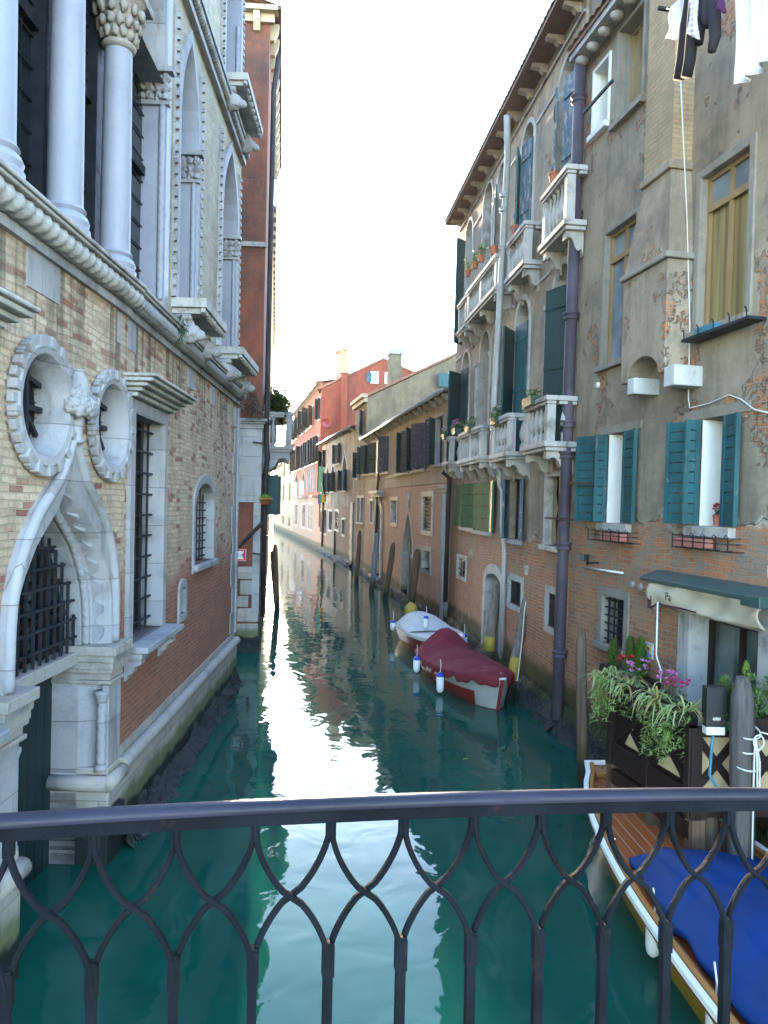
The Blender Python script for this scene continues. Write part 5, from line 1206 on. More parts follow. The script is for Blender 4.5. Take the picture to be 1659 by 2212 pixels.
a1_, b1_ = TF.hit(1540, 1566, .08); jb_ = empty('junction_box', TF.M @ Matrix.Translation((a1_, .05, b1_)), 'pale grey junction box below the black meter box', 'junction box')
MB().box(a1_-.095, a1_+.095, .045, .15, b1_-.085, b1_+.085).build('case', M['white'], jb_, TF.M, bevel=.008); MB().tube([(a1_, .09, b1_-.085), (a1_+.01, .09, b1_-.2), (a1_+.03, .1, b1_-.5), (a1_-.15, .14, b1_-.8), (a1_-.3, .1, b1_-.7)], .016, 8).build('conduit', M['bluepot'], jb_, TF.M, smooth=True)
# ================================================================== HOUSES FURTHER DOWN THE CANAL
def simple(root, W_, ops, px, dep=.22, **k):
    s0, s1, z0, z1 = W_.rect(*px); kind = k.pop('kind', 'rect'); h = k.pop('h', 0)
    zc = k.pop('z', None)
    if zc: z0, z1 = zc
    return window(root, W_, dict(kind=kind, s0=s0, s1=s1, z0=z0, z1=z1, h=h, depth=dep), ops, **k)
# ---- pink brick house
PK = Wall((2.15, 25.0), (-1.13, 44.9)); pk = empty('pink_brick_house', PK.M, 'long pink brick house with a pointed water door and shuttered upper windows', 'house'); ops = []
UZ = (5.40, 7.12)
simple(pk, PK, ops, (786, 950, 797, 1030), z=(5.75, 7.35), sur=.06, smat='stone_grey', pane='dark', sh=((1, 34, 'dkgreen', dict(w=.75, nb=8)), (0, 34, 'dkgreen', dict(w=.7))))
simple(pk, PK, ops, (799, 950, 811, 1030), z=(5.7, 7.3), sur=.06, smat='stone_grey', pane='dark', sh=((1, 30, 'dkgreen', dict(w=.7)), (0, 28, 'dkgreen', dict(w=.7, nb=8))))
simple(pk, PK, ops, (816, 950, 840, 1030), z=(5.6, 7.3), sur=.06, smat='stone_grey', pane='dark', sh=((1, 6, 'teal_blue', dict(w=1.5, nb=18)), (0, 6, 'teal_blue', dict(w=1.4, nb=18)), (0, 40, 'slate', dict(w=.6))))
simple(pk, PK, ops, (858, 930, 867, 1020), z=UZ, sur=.08, smat='stone', pane='dark', wood='wood')
simple(pk, PK, ops, (871, 930, 883, 1020), z=UZ, sur=.08, smat='stone', pane='dark', sh=((1, 34, 'dkgreen', dict(w=.55)), (0, 30, 'slate', dict(w=.45, nb=9))))
simple(pk, PK, ops, (892, 930, 920, 1020), z=UZ, sur=.07, smat='stone', pane='dark', sh=((1, 172, 'slate', dict(w=.40, nb=9)), (1, 30, 'dkgreen', dict(w=.7, nb=8)), (0, 30, 'slate', dict(w=.8, nb=9)), (0, 172, 'slate', dict(w=.4, nb=9))))
simple(pk, PK, ops, (941, 930, 956, 1020), z=(5.45, 7.1), sur=.07, smat='stone', pane='dark', sh=((1, 150, 'slate', dict(w=.45, nb=9)), (1, 34, 'dkgreen', dict(w=.5, nb=1))))
simple(pk, PK, ops, (914, 1072, 932, 1148), sur=.18, full=True, smat='stone_grey', sill=False, pane='dark', grille=(5, 9), wood='iron_dark', dep=.14)
simple(pk, PK, ops, (913, 1187, 929, 1233), sur=.16, full=True, smat='stone_grey', sill=False, pane='dark', wood='iron_dark', dep=.4)
simple(pk, PK, ops, (846, 1081, 857, 1130), sur=.16, full=True, smat='stone_grey', sill=False, pane='dark', wood='iron_dark', dep=.35)
simple(pk, PK, ops, (800, 1082, 805, 1128), sur=.14, full=True, smat='stone_grey', sill=False, pane='dark', wood='iron_dark', dep=.35)
s0, s1 = PK.s(891, 1230), PK.s(869, 1230)
pd_ = window(pk, PK, dict(kind='pointed', s0=s0, s1=s1, z0=-.4, z1=3.72, h=1.9, depth=.6), ops, sur=.10, smat='stone_base', proud=.03, sill=False, pane='board', wood='stone_grey', mull=(0, 0), name='pointed_water_door', pd=.25)
for sgn in (s0-.16, s1+.0): MB().box(sgn, sgn+.16, -.3, .05, -.5, 1.9).build('jamb', M['stone_base'], pd_, PK.M, bevel=.015); MB().box(sgn-.04, sgn+.2, -.3, .10, 1.903, 2.02).build('jamb_capital', M['stone_grey'], pd_, PK.M)
s0, s1 = PK.s(824, 1150), PK.s(811, 1150)
cd_ = window(pk, PK, dict(kind='arch', s0=s0, s1=s1, z0=.35, z1=4.0, h=.55, depth=.5), ops, sur=.28, smat='stone_grey', proud=.08, sill=False, pane='board', wood='stone_grey', mull=(0, 1), name='carved_doorway')
MB().box(s0-.5, s1+.5, -.004, .35, 4.55, 4.72).box(s0-.4, s1+.4, -.004, .22, 4.38, 4.547).build('door_hood', M['stone_grey'], cd_, PK.M)
MB().box(s0-.3, s1+.3, -.1, .30, .2, .33).build('door_step', M['stone'], cd_, PK.M)
MB().box(s0, s1, -.2, -.15, 2.7, 3.15).build('door_board', M['board'], cd_, PK.M)
wall_mesh(MB(), 0, PK.L, -1, 7.72, ops, back=7).build('wall', M['pink'], pk, PK.M)
a, b = PK.hit(883.5, 1080); MB().lathe([(.22, -.02), (.22, .03), (.15, .05)], (0, 0, 0), 18, Matrix.Translation((a, 0, b)) @ Matrix.Rotation(-math.pi/2, 4, 'X') @ Matrix.Diagonal((1, 1.5, 1, 1))).build('oval_plaque', M['stone_grey'], pk, PK.M)
roof(pk, PK, .05, PK.L, 7.74, .30, 6.5, .8, 'tile_dk', br=.95, bmat='stone_grey', gut='zinc', brs=(.16, .34, .22))
z = -.4; k = 0
while z < 4.45:
    MB().box(.10, .62 if k % 2 else .42, -.004, .10 if k % 2 else .07, z+.005, z+.545).build('quoin', M['stone_base'] if z < .5 else M['stone'], pk, PK.M, bevel=.015); z += .55; k += 1
MB().box(.0, .75, -.004, .16, 4.45, 4.56).box(-.04, .85, -.004, .24, 4.563, 4.68).build('quoin_capital', M['stone'], pk, PK.M, bevel=.015)
MB().tube([(.34, .10, 4.45), (.34, .10, -.3)], .10, 10).build('corner_column', M['stone'], pk, PK.M, smooth=True)
MB().box(1.0, 19, -.004, .025, 5.28, 5.33).build('sill_course', M['stone_grey'], pk, PK.M)
drain('drainpipe', PK, [(14.6, .4, 7.7), (14.6, .1, 7.3), (14.6, .1, 5.3), (14.9, .1, 4.9), (14.9, .1, 2.2)], .07, 'copper', 'dark drainpipe down the front of the pink brick house')
drain('drainpipe', PAL, [(PAL.L-.1, .35, 5.1), (PAL.L-.1, .12, 4.9), (PAL.L-.1, .12, .9)], .075, 'copper', 'dark drainpipe between the stone quoins and the green shutters')
# ---- ochre gabled house: narrow canal front, big side gable
GB = Wall((-1.13, 44.9), (-1.95, 49.0)); gb = empty('ochre_gabled_house', GB.M, 'ochre plaster house whose bare stained gable rises above the pink brick house', 'house'); ops = []
simple(gb, GB, ops, (779, 895, 784, 935), z=(8.1, 9.6), sur=.06, smat='stone_grey', pane='dark', sh=((0, 150, 'slate', dict(w=.5)),))
simple(gb, GB, ops, (772, 1085, 777, 1130), z=(2.9, 4.4), sur=.12, smat='stone', full=True, pane='dark')
simple(gb, GB, ops, (780, 1085, 785, 1130), z=(2.9, 4.4), sur=.12, smat='stone', full=True, pane='dark')
simple(gb, GB, ops, (771, 1000, 776, 1040), z=(5.6, 7.2), sur=.12, smat='stone', full=True, pane='dark', sh=((1, 34, 'dkgreen', dict(w=.5)),))
simple(gb, GB, ops, (772, 1170, 778, 1215), z=(.3, 2.1), sur=.12, smat='stone', pane='board', sill=False)
wall_mesh(MB(), 0, GB.L, -1, 10.2, ops).build('wall', M['gable'], gb, GB.M)
GG = Wall((13, 45.2), (-1.16, 44.95)); LG = GG.L
gop = []
simple(gb, GG, gop, (972, 808, 982, 838), sur=.09, smat='white', full=True, pane='skyglass', wood='wood', sh=((1, 150, 'teal', dict(w=.8)),))
g = MB(); wall_mesh(g, 0, LG, 5, 10.2, []); 
g.build('wall', M['gable'], gb, GG.M)
rid = LG*.50; zr_ = 13.75
tr = MB(); tr.prism([(0, 10.203), (LG, 10.203), (rid, zr_)], -4.0, 0.0); tr.build('gable', M['gable'], gb, GG.M)
for a, c in ((0, rid), (LG, rid)):
    rf = MB(); p0, p1 = (a+(-.3 if a == 0 else .3), 10.12), (rid, zr_+.02)
    rf.prism([(p0[0], p0[1]), (p1[0], p1[1]), (p1[0], p1[1]+.16), (p0[0], p0[1]+.16)], -4.2, .12); rf.build('roof', M['tile'], gb, GG.M)
MB().box(-.2, GB.L+.1, -.004, .35, 10.205, 10.42).box(-.1, GB.L, -.004, .22, 9.95, 10.2).build('cornice', M['cream_stone'], gb, GB.M)
cs = MB().box(.75, 1.65, -2.2, -1.5, 9.5, 13.0).build('chimney', M['gable'], gb, GB.M); MB().box(.68, 1.72, -2.27, -1.43, 13.003, 13.2).build('chimney_cap', M['stone_dark'], cs, GB.M); MB().box(.78, 1.62, -2.17, -1.53, 13.203, 13.45).build('chimney_top', M['stone_grey'], cs, GB.M)
# ---- brown brick house
BR = Wall((-1.95, 49.0), (-5.34, 64.45)); br_ = empty('brown_brick_house', BR.M, 'stained brown brick house with gothic windows and a curved grey eave', 'house'); ops = []
simple(br_, BR, ops, (725, 956, 734, 991), z=(6.9, 8.3), sur=.05, smat='stone_grey', pane='dark', sh=((1, 20, 'teal_blue', dict(w=.9)), (0, 160, 'teal_blue', dict(w=.5))))
simple(br_, BR, ops, (696, 970, 702, 1000), z=(6.9, 8.3), sur=.05, smat='stone_grey', pane='dark', sh=((1, 30, 'dkgreen', dict(w=.7)), (0, 150, 'teal_blue', dict(w=.5))))
simple(br_, BR, ops, (740, 985, 749, 1060), z=(4.9, 7.5), kind='ogee', h=1.7, sur=.22, smat='stone', pane='dark', sh=((1, 34, 'dkgreen', dict(w=.6, z=(4.9, 6.3))), (0, 150, 'teal', dict(w=.5, z=(4.9, 6.3)))))
simple(br_, BR, ops, (716, 1000, 723, 1060), z=(4.9, 7.1), kind='ogee', h=1.5, sur=.2, smat='stone', pane='dark', sh=((1, 34, 'teal', dict(w=.6, z=(4.9, 6.3))), (0, 150, 'dkgreen', dict(w=.6, z=(4.9, 6.3)))))
simple(br_, BR, ops, (705, 1000, 711, 1060), z=(4.9, 7.1), kind='ogee', h=1.5, sur=.2, smat='stone', pane='dark', sh=((1, 24, 'dkgreen', dict(w=.8, z=(4.6, 6.4))), (0, 160, 'teal', dict(w=.6, z=(4.9, 6.3)))))
simple(br_, BR, ops, (694, 1000, 700, 1060), z=(4.9, 7.0), sur=.12, smat='stone_grey', pane='dark', sh=((1, 24, 'dkgreen', dict(w=.8)), (0, 30, 'green', dict(w=.7))))
for q, zz, kd in (((724, 1103, 732, 1143), (2.15, 3.45), 'rect'), ((711, 1108, 717, 1150), (2.0, 3.4), 'rect'), ((700, 1100, 705, 1150), (1.6, 3.5), 'arch'), ((739, 1120, 745, 1150), (1.9, 2.9), 'rect'), ((692, 1105, 696, 1150), (1.6, 3.4), 'rect')):
    simple(br_, BR, ops, q, z=zz, kind=kd, h=.35 if kd == 'arch' else 0, sur=.16, full=True, smat='stone', sill=False, pane='dark', grille=(4, 6) if zz[0] == 2.15 else None)
wall_mesh(MB(), 0, BR.L, -1, 8.85, ops, back=7).build('wall', M['brown'], br_, BR.M)
roof(br_, BR, -.1, BR.L+.2, 8.88, .32, 7, 1.0, 'tile_dk', br=1.3, bmat='stone_grey', gut='zinc')
z = .35; k = 0
while z < 4.0: MB().box(-.02, .95 if k % 2 else .8, -.004, .07, z, z+.33).build('quoin', M['stone_grey'], br_, BR.M, bevel=.02); z += .34; k += 1
drain('drainpipe', BR, [(13.5, .1, 5.0), (13.5, .1, .5)], .09, 'copper', 'dark pipe down the brown brick house below the rainbow flag')
drain('drainpipe', BR, [(6.9, .1, 2.0), (6.9, .1, .3)], .08, 'copper', 'short dark pipe under the pedimented window of the brown brick house')
# ---- red house
RD = Wall((-5.34, 64.45), (-10.55, 89.3)); rd = empty('red_house', RD.M, 'tall brick red house with rows of dark shutters and a white traceried window', 'house'); ops = []
for q in ((637, 9, 642, 9), (650, 9, 655, 9), (660, 9, 666, 9), (668, 9, 674, 9), (687, 9, 690, 9)):
    s0, s1 = RD.s(q[2], 960), RD.s(q[0], 960)
    window(rd, RD, dict(kind='rect', s0=s0, s1=s1, z0=11.2, z1=13.0, depth=.2), ops, sur=.10, smat='white', pane='dark', sill=True, sh=((1, 28, 'dkgreen', dict(w=(s1-s0)*.8)), (0, 150, 'greygreen', dict(w=(s1-s0)*.4))))
for q in ((636, 643), (647, 654), (659, 664), (667, 672), (674, 680), (684, 688)):
    s0, s1 = RD.s(q[1], 960), RD.s(q[0], 960)
    window(rd, RD, dict(kind='rect', s0=s0, s1=s1, z0=7.6, z1=9.8, depth=.2), ops, sur=.10, smat='white', pane='dark', sill=True, sh=((1, 24, 'teal_blue', dict(w=min(1.2, (s1-s0)*.8))), (0, 150, 'slate', dict(w=(s1-s0)*.45))))
for q in ((638, 643), (653, 658)):
    s0, s1 = RD.s(q[1], 1040), RD.s(q[0], 1040)
    window(rd, RD, dict(kind='ogee', s0=s0, s1=s1, z0=4.9, z1=7.4, h=1.3, depth=.2), ops, sur=.2, smat='stone', pane='dark', mull=(0, 0), sh=((0, 5, 'teal_blue', dict(w=s1-s0, z=(4.9, 6.2))),))
for q in ((663, 666), (667, 671), (672, 676), (677, 681)):
    s0, s1 = RD.s(q[1], 1040), RD.s(q[0], 1040)
    window(rd, RD, dict(kind='ogee', s0=s0, s1=s1, z0=5.0, z1=7.7, h=1.4, depth=.2), ops, sur=.14, smat='stone', pane='skyglass', wood='white', mull=(0, 2), sill=False)
for q in ((637, 642), (653, 659), (666, 669), (671, 674)):
    s0, s1 = RD.s(q[1], 1120), RD.s(q[0], 1120)
    window(rd, RD, dict(kind='rect', s0=s0, s1=s1, z0=1.6, z1=3.8, depth=.25), ops, sur=.2, full=True, smat='stone_grey', pane='dark', sill=False)
ZRD = 14.1
wall_mesh(MB(), 0, RD.L, -1, ZRD, ops, back=7).build('wall', M['red'], rd, RD.M)
roof(rd, RD, -.1, RD.L+.2, ZRD+.02, .40, 7, 1.2, 'tile', br=.7, bmat='stone_grey')
for s_ in (2.0, 11.5, 16): MB().box(s_, s_+1.9, -.004, .5, 4.5, 4.68).build('balcony_slab', M['stone_grey'], rd, RD.M)
ch = MB().box(19, 19.8, -2.5, -1.7, ZRD, 17.0).build('chimney', M['cream'], rd, RD.M); MB().box(18.9, 19.9, -2.6, -1.6, 17.003, 17.3).build('chimney_cap', M['tile'], ch, RD.M)
ch = MB().box(4.0, 4.8, -2.5, -1.7, ZRD, 17.4).build('chimney', M['cream'], rd, RD.M); MB().box(3.9, 4.9, -2.6, -1.6, 17.403, 17.7).build('chimney_cap', M['tile'], ch, RD.M)
RG = Wall((6.0, 64.7), (-5.45, 64.4)); LR = RG.L
gop = []
for q in ((803, 805, 815, 826), (834, 807, 848, 827)):
    s0, s1, z0, z1 = RG.rect(*q); left = q[0] < 820
    window(rd, RG, dict(kind='rect', s0=s0, s1=s1, z0=z0, z1=z1, depth=.18), gop, sur=.10, full=True, smat='white', pane='skyglass', wood='white', mull=(0, 0), sh=(((1, 175, 'teal', dict(w=.42)),) if left else ((0, 175, 'teal', dict(w=.42)),)))
ap = RG.s(828, 779); zap = 16.15
wall_mesh(MB(), 0, LR, 2, 13.55, [], back=None).build('wall', M['redgable'], rd, RG.M)
gmb = MB(); GP = [(0, 13.553), (LR, 13.553), (ap, zap)]
outer = GP; allp = [Vector((p[0], p[1], 0)) for p in outer]; holes_ = [[Vector((p[0], p[1], 0)) for p in ol(o)] for o in gop if o['z0'] > 13.56]
vv = [gmb.v((p.x, 0, p.y)) for p in allp+[q for h_ in holes_ for q in h_]]
for t in tessellate_polygon([allp]+holes_): gmb.f([vv[i] for i in t])
for o in gop:
    pts = ol(o)
    for i in range(4): a, b = pts[i], pts[(i+1) % 4]; gmb.quad((a[0], 0, a[1]), (b[0], 0, b[1]), (b[0], -.2, b[1]), (a[0], -.2, a[1]))
gmb.quad((0, -3, 13.553), (LR, -3, 13.553), (ap, -3, zap), (ap, -3, zap))
gmb.build('gable', M['redgable'], rd, RG.M)
for a, c in ((-.2, ap), (LR+.3, ap)):
    MB().prism([(a, 13.45), (c, zap+.0), (c, zap+.16), (a, 13.62)], -5, .12).build('roof', M['tile'], rd, RG.M)
s0, s1 = RG.s(750, 860), RG.s(737, 860)
ch = MB().box(s0, s1, -.01, .45, 8, 14.85).build('chimney', M['redgable'], rd, RG.M)
cu = MB(); e = .10; cu.box(s0-e, s1+e, -.1, .55, 14.853, 15.75); cu.box(s0-e, s0+.20, -.1, .55, 15.753, 16.75); cu.box(s1-.20, s1+e, -.1, .55, 15.753, 16.75); cu.box(s0-e-.05, s0+.24, -.14, .59, 16.753, 16.9); cu.box(s1-.24, s1+e+.05, -.14, .59, 16.753, 16.9)
cu.build('chimney_top', M['cream'], ch, RG.M)
a, b = RG.hit(705, 914, .5); dsh = empty('satellite_dish', RG.M @ Matrix.Translation((a, .5, b)), 'maroon satellite dish on the red gable above the brown roof', 'satellite dish')
MB().lathe([(.02, -.10), (.25, -.06), (.38, 0), (.385, .015), (.25, -.045), (.02, -.085)], (0, 0, 0), 20, RG.M @ Matrix.Translation((a, .5, b)) @ Matrix.Rotation(-math.pi/2, 4, 'X')).build('dish', M['hull_red'], dsh, I4)
MB().tube([RG.P(a, .02, b), RG.P(a, .45, b)], .03, 6).build('arm', M['iron_dark'], dsh, I4)
# ---- cream and yellow houses at the bend
CR = Wall((-10.55, 89.3), (-14.41, 107.1)); cr = empty('cream_house', CR.M, 'narrow cream plaster house with tall windows beside the red house', 'house'); ops = []
for px_ in (605, 612, 625):
    s1, s0 = CR.s(px_, 1000), CR.s(px_+4, 1000)
    for z0, z1 in ((7.4, 9.6), (4.2, 6.4), (1.1, 2.2)): window(cr, CR, dict(kind='rect', s0=s0, s1=s1, z0=z0, z1=z1, depth=.2), ops, sur=.16, full=True, smat='cream_stone', pane='dark', sill=False)
wall_mesh(MB(), 0, CR.L, -1, 10.6, ops, back=6).build('wall', M['cream'], cr, CR.M)
roof(cr, CR, -.1, CR.L+.1, 10.62, .4, 6, 1.5, 'tile', br=1.2, bmat='cream_stone', pitch=.3)
for s_ in (2.2, 8.5): 
    ch = MB().box(s_, s_+1.3, -1.6, -.6, 10.7, 12.6).build('chimney', M['cream'], cr, CR.M); MB().box(s_-.1, s_+1.4, -1.7, -.5, 12.603, 12.9).build('chimney_cap', M['tile'], ch, CR.M)
YL = Wall((-14.41, 107.1), (-17.6, 122)); yl = empty('yellow_house', YL.M, 'pale yellow house at the far bend of the canal', 'house'); ops = []
for px_ in (590, 597):
    s1, s0 = YL.s(px_, 1060), YL.s(px_+2.4, 1060)
    for z0, z1 in ((6.4, 8.2), (3.4, 5.2)): window(yl, YL, dict(kind='rect', s0=s0, s1=s1, z0=z0, z1=z1, depth=.2), ops, sur=.12, full=True, smat='cream_stone', pane='dark', sill=False)
wall_mesh(MB(), 0, YL.L, -1, 9.15, ops, back=6).build('wall', M['yellow'], yl, YL.M)
roof(yl, YL, -.1, YL.L+.1, 9.17, .4, 6, 1.6, 'tile', br=1.2, bmat='cream_stone', pitch=.3)
# ---- orange house beyond the russet one
OR = Wall((-8.6, 58.0), (-4.62, 30.3)); orr = empty('orange_house', OR.M, 'tall orange plaster house glowing in the low sun behind the russet house', 'house')
ops = []
window(orr, OR, dict(kind='rect', s0=18, s1=19.1, z0=7, z1=9.2, depth=.2), ops, sur=.12, smat='stone', pane='dark', sh=((1, 34, 'dkgreen', dict(w=.5)),))
wall_mesh(MB(), 0, OR.L, -1, 15.6, ops, back=6).build('wall', M['orange'], orr, OR.M)
roof(orr, OR, -.1, OR.L-.2, 15.62, .14, 6, 1.4, 'tile', br=1.0, bmat='cream_stone')
# ---- distant church
chx = empty('domed_church', AY(628, 1000, 300) - Vector((0, 0, AY(628, 1000, 300).z)), 'hazy church with a dome and two slender pinnacles on the skyline', 'church'); CI = Matrix.Identity(4)
pc = AY(633, 925, 300); MB().lathe([(2.2, -22), (2.2, -1), (2.1, .6), (1.6, 1.7), (.9, 2.35), (.3, 2.6), (.2, 3.4)], tuple(pc), 18).build('dome', M['cream_stone'], chx, CI, smooth=True)
for (tx, ty, bx, by) in ((619.3, 880, 619, 905), (668, 834, 668, 856)):
    t, b = AY(tx, ty, 300), AY(bx, by, 300); h_ = t.z-b.z
    pn = MB().lathe([(.75, 0), (.35, h_*.5), (.08, h_)], tuple(b), 8).build('pinnacle', M['cream_stone'], chx, CI)
    MB().box(b.x-.8, b.x+.8, b.y-.8, b.y+.8, b.z-30, b.z-4.2).box(b.x-.8, b.x-.5, b.y-.8, b.y+.8, b.z-4.19, b.z-.01).box(b.x+.5, b.x+.8, b.y-.8, b.y+.8, b.z-4.19, b.z-.01).build('belfry', M['cream_stone'], pn, CI)

# ---- roof aerials
def aerial(p, h, label):
    root = empty('roof_aerial', Matrix.Translation(p), label, 'aerial', 'television aerials on the roofs'); T = Matrix.Translation(p)
    MB().tube([(0, 0, -.3), (0, 0, h)], .022, 6).build('mast', M['iron_dark'], root, T)
    g = MB(); g.bar((-.7, 0, h-.1), (.7, 0, h-.1), .02)
    for i in range(6): g.bar((-.6+.24*i, -.35+.03*i, h-.1), (-.6+.24*i, .35-.03*i, h-.1), .014)
    g.build('rods', M['iron_dark'], root, T)
aerial(RG.P(ap-1.2, -1.5, zap-.3), 2.4, 'thin television aerial on the ridge of the red house')
aerial(RG.P(s0-1.3, -1.2, 14.7), 1.9, 'thin television aerial beside the red forked chimney')
aerial(GG.P(rid+1.5, -2, 13.0), 2.6, 'tall thin television aerial on the ochre gable')
# ================================================================== PLANTS
M['spider'] = leafmat('spider_plant_leaf', (.24, .34, .08), (.48, .52, .26)); M['spider_y'] = leafmat('dry_leaf', (.38, .27, .06), (.30, .22, .05)); M['trail'] = leafmat('trailing_leaf', (.17, .30, .06), (.32, .42, .12))
M['thuja'] = leafmat('thuja_leaf', (.07, .16, .025), (.16, .27, .04)); M['lime'] = leafmat('lime_conifer_leaf', (.22, .36, .03), (.34, .46, .06)); M['leaf'] = leafmat('geranium_leaf', (.05, .12, .03), (.12, .20, .06)); M['dkleaf'] = leafmat('cyclamen_leaf', (.025, .07, .035), (.05, .11, .06))
M['pink'] = M['pink']; M['f_pink'] = leafmat('pink_petal', (.62, .16, .46), (.72, .30, .58), .6, .35); M['f_mag'] = leafmat('magenta_petal', (.55, .015, .16), (.68, .03, .22), .6, .35); M['f_red'] = leafmat('red_petal', (.55, .012, .02), (.45, .01, .03), .6, .35); M['f_white'] = leafmat('white_petal', (.72, .60, .62), (.66, .45, .52), .6, .3)
M['dry'] = leafmat('dry_vine', (.20, .14, .12), (.12, .10, .07), .8, .1); M['olive'] = leafmat('backlit_leaf', (.05, .08, .018), (.13, .14, .03), .5, .35)
U = RN.uniform
def rdir(zmin=-.2):
    while 1:
        v = Vector((U(-1, 1), U(-1, 1), U(-1, 1)))
        if .1 < v.length < 1 and v.normalized().z > zmin: return v.normalized()
def spider(p, n, L, label, cat='spider plant', group=None, dry=.15):
    T = Matrix.Translation(p); mb = MB()
    for i in range(n):
        d = rdir(.05); d.z = abs(d.z)*.6+.06; mb.mi = 1 if U(0, 1) < dry else 0
        mb.blade((U(-.09, .09), U(-.06, .06), U(-.02, .02)), d, L*U(.7, 1.45), .022*U(.8, 1.35), U(1.0, 2.1), 5)
    return tag(mb.build('spider_plant', [M['spider'], M['spider_y']], None, T), label, cat, group)
def trailer(p, L, n, label, mat='trail', spread=.12, group=None, drift=(0, 0)):
    T = Matrix.Translation(p); mb = MB()
    for s in range(n):
        x, y, ln = U(-spread, spread), U(-spread*.5, spread*.5), L*U(.6, 1); q = int(ln/.045)
        for k in range(q):
            z = -ln*k/q; c = Vector((x+.02*math.sin(k)+drift[0]*k/q, y+.02*math.cos(k*1.3)+drift[1]*k/q, z))
            for j in range(5):
                d = rdir(-.5); d.z = d.z*.6-.1; mb.blade(c, d, U(.05, .10), .022, .7, 2)
    return tag(mb.build('trailing_foliage', M[mat], None, T), label, 'trailing plant', group)
def conifer(p, h, r, label, mat='thuja', n=900, group=None):
    T = Matrix.Translation(p); mb = MB()
    for i in range(n):
        z = U(0, 1)**.85; rr = r*(1-z)**.55*(.35+.65*min(1, z*5+.4)); a = U(0, 6.283); k = math.sqrt(U(.25, 1))
        c = Vector((rr*k*math.cos(a), rr*k*math.sin(a), z*h)); d = Vector((math.cos(a)*.55, math.sin(a)*.55, U(.5, 1.2))); mb.blade(c, d, U(.035, .07)*h/.55, .016*h/.55, -.2, 2)
    root = empty('dwarf_conifer', T, label, 'shrub', group)
    mb.build('foliage', M[mat], root, T); MB().tube([(0, 0, -.15), (0, 0, h*.6)], [.012, .006], 6).build('stem', M['post_dk'], root, T); return root
def bush(p, rx, ry, rz, n, mat, lf=.06, name='foliage', root=None, T=None, seed=0, wid=.45):
    mb = MB(); cl = [(U(-.7, .7), U(-.7, .7), U(-.6, .8), U(.3, .6)) for _ in range(9)]
    for i in range(n):
        c = cl[i % 9]; d = rdir(-1); k = c[3]*U(.5, 1)**.5
        q = Vector((rx*(c[0]+d.x*k), ry*(c[1]+d.y*k), rz*(c[2]+d.z*k))); e = (d+rdir(-1)*.6); mb.blade(q, e, lf*U(.7, 1.3), lf*wid, .3, 2)
    return mb.build(name, M[mat], root, T)
def blooms(p, n, mat, sx, sy, sz, sc_=1.0):
    mb = MB()
    for i in range(n):
        c = Vector((U(-sx, sx), U(-sy, sy), U(0, sz)))
        for j in range(5):
            a = j*1.257+U(0, 1); d = Vector((math.cos(a), math.sin(a), U(.2, 1.3))); mb.blade(c, d, .045*sc_, .032*sc_, .2, 2)
    return mb
def flower(p, label, mat, n=14, sx=.12, sy=.07, sz=.10, leaf=True, sc_=1.0, name='cyclamen', stem=.0, group=None):
    T = Matrix.Translation(p); root = empty(name, T, label, 'flowers', group)
    blooms(p, n, mat, sx, sy, sz, sc_).build('blossom', M[mat], root, T @ Matrix.Translation((0, 0, stem)))
    if leaf: bush(p, sx*1.1, sy*1.2, .06*sc_+stem*.5, 60, 'dkleaf', .05*sc_, 'leaves', root, T @ Matrix.Translation((0, 0, -.05+stem*.3)))
    return root
# terrace plants (troughs run along TS from the near corner)
def ts(s, d, z): return TS.P(s, d, z)
zt1 = ZTP+.17
for i, (s, d, L, nn, lab) in enumerate(((.06, .06, .34, 46, 'spider plant fountaining over the terrace corner with long pale blades'), (.42, .08, .34, 60, 'spider plant with many yellowed blades in the middle of the terrace rail'), (.72, .05, .30, 50, 'spider plant below the pink cyclamen on the terrace rail'), (1.12, .06, .30, 54, 'spider plant with drooping yellow strands on the far terrace rail'), (1.48, .04, .30, 70, 'spider plant at the far end of the terrace rail by the grey post'), (1.70, .10, .30, 60, 'spider plant leaning past the far end of the terrace rail'))):
    spider(ts(s, d, zt1), nn, L, lab, dry=.28 if i in (1, 3) else .1)
for s, d, L, n_, lab in ((.10, .17, .66, 6, 'pale trailing plant hanging lowest below the terrace corner'), (.45, .16, .72, 9, 'trailing plant hanging in a thick curtain below the yellowed spider plant'), (1.02, .15, .42, 5, 'short trailing plant hanging halfway along the terrace'), (1.50, .15, .58, 10, 'trailing plant spilling from the far end of the terrace rail')):
    trailer(ts(s, d, zt1+.02), L, n_, lab, spread=.14 if n_ < 5 else .2)
flower(ts(.30, .0, zt1+.08), 'magenta cyclamen nearest the terrace corner', 'f_mag', 16, .13, .07, .08, stem=.10)
flower(ts(.52, -.02, zt1+.10), 'pale pink cyclamen behind the magenta one on the terrace rail', 'f_pink', 14, .10, .07, .10, stem=.10)
flower(ts(1.12, .0, zt1+.06), 'pink cyclamen in the middle of the far terrace planter', 'f_pink', 14, .12, .07, .12, stem=.10)
flower(ts(1.45, -.03, zt1+.10), 'scarlet cyclamen at the far end of the terrace planter', 'f_red', 12, .09, .06, .08, stem=.10)
def on_wall(x, y, d): a, b = RNW.hit(x, y, d); return RNW.P(a, d, b)
tw = empty('planter_box', RNW.M @ Matrix.Translation((RNW.s(1355, 1450, .2), .2, 1.95)), 'long planter against the brick wall holding three upright conifers', 'planter')
sA, sB = RNW.s(1408, 1470, .2), RNW.s(1312, 1470, .2); zA = RNW.z(1360, 1452, .2)
MB().box(sA, sB, .06, .34, zA-.22, zA).build('box', M['wood_dk'], tw, RNW.M)
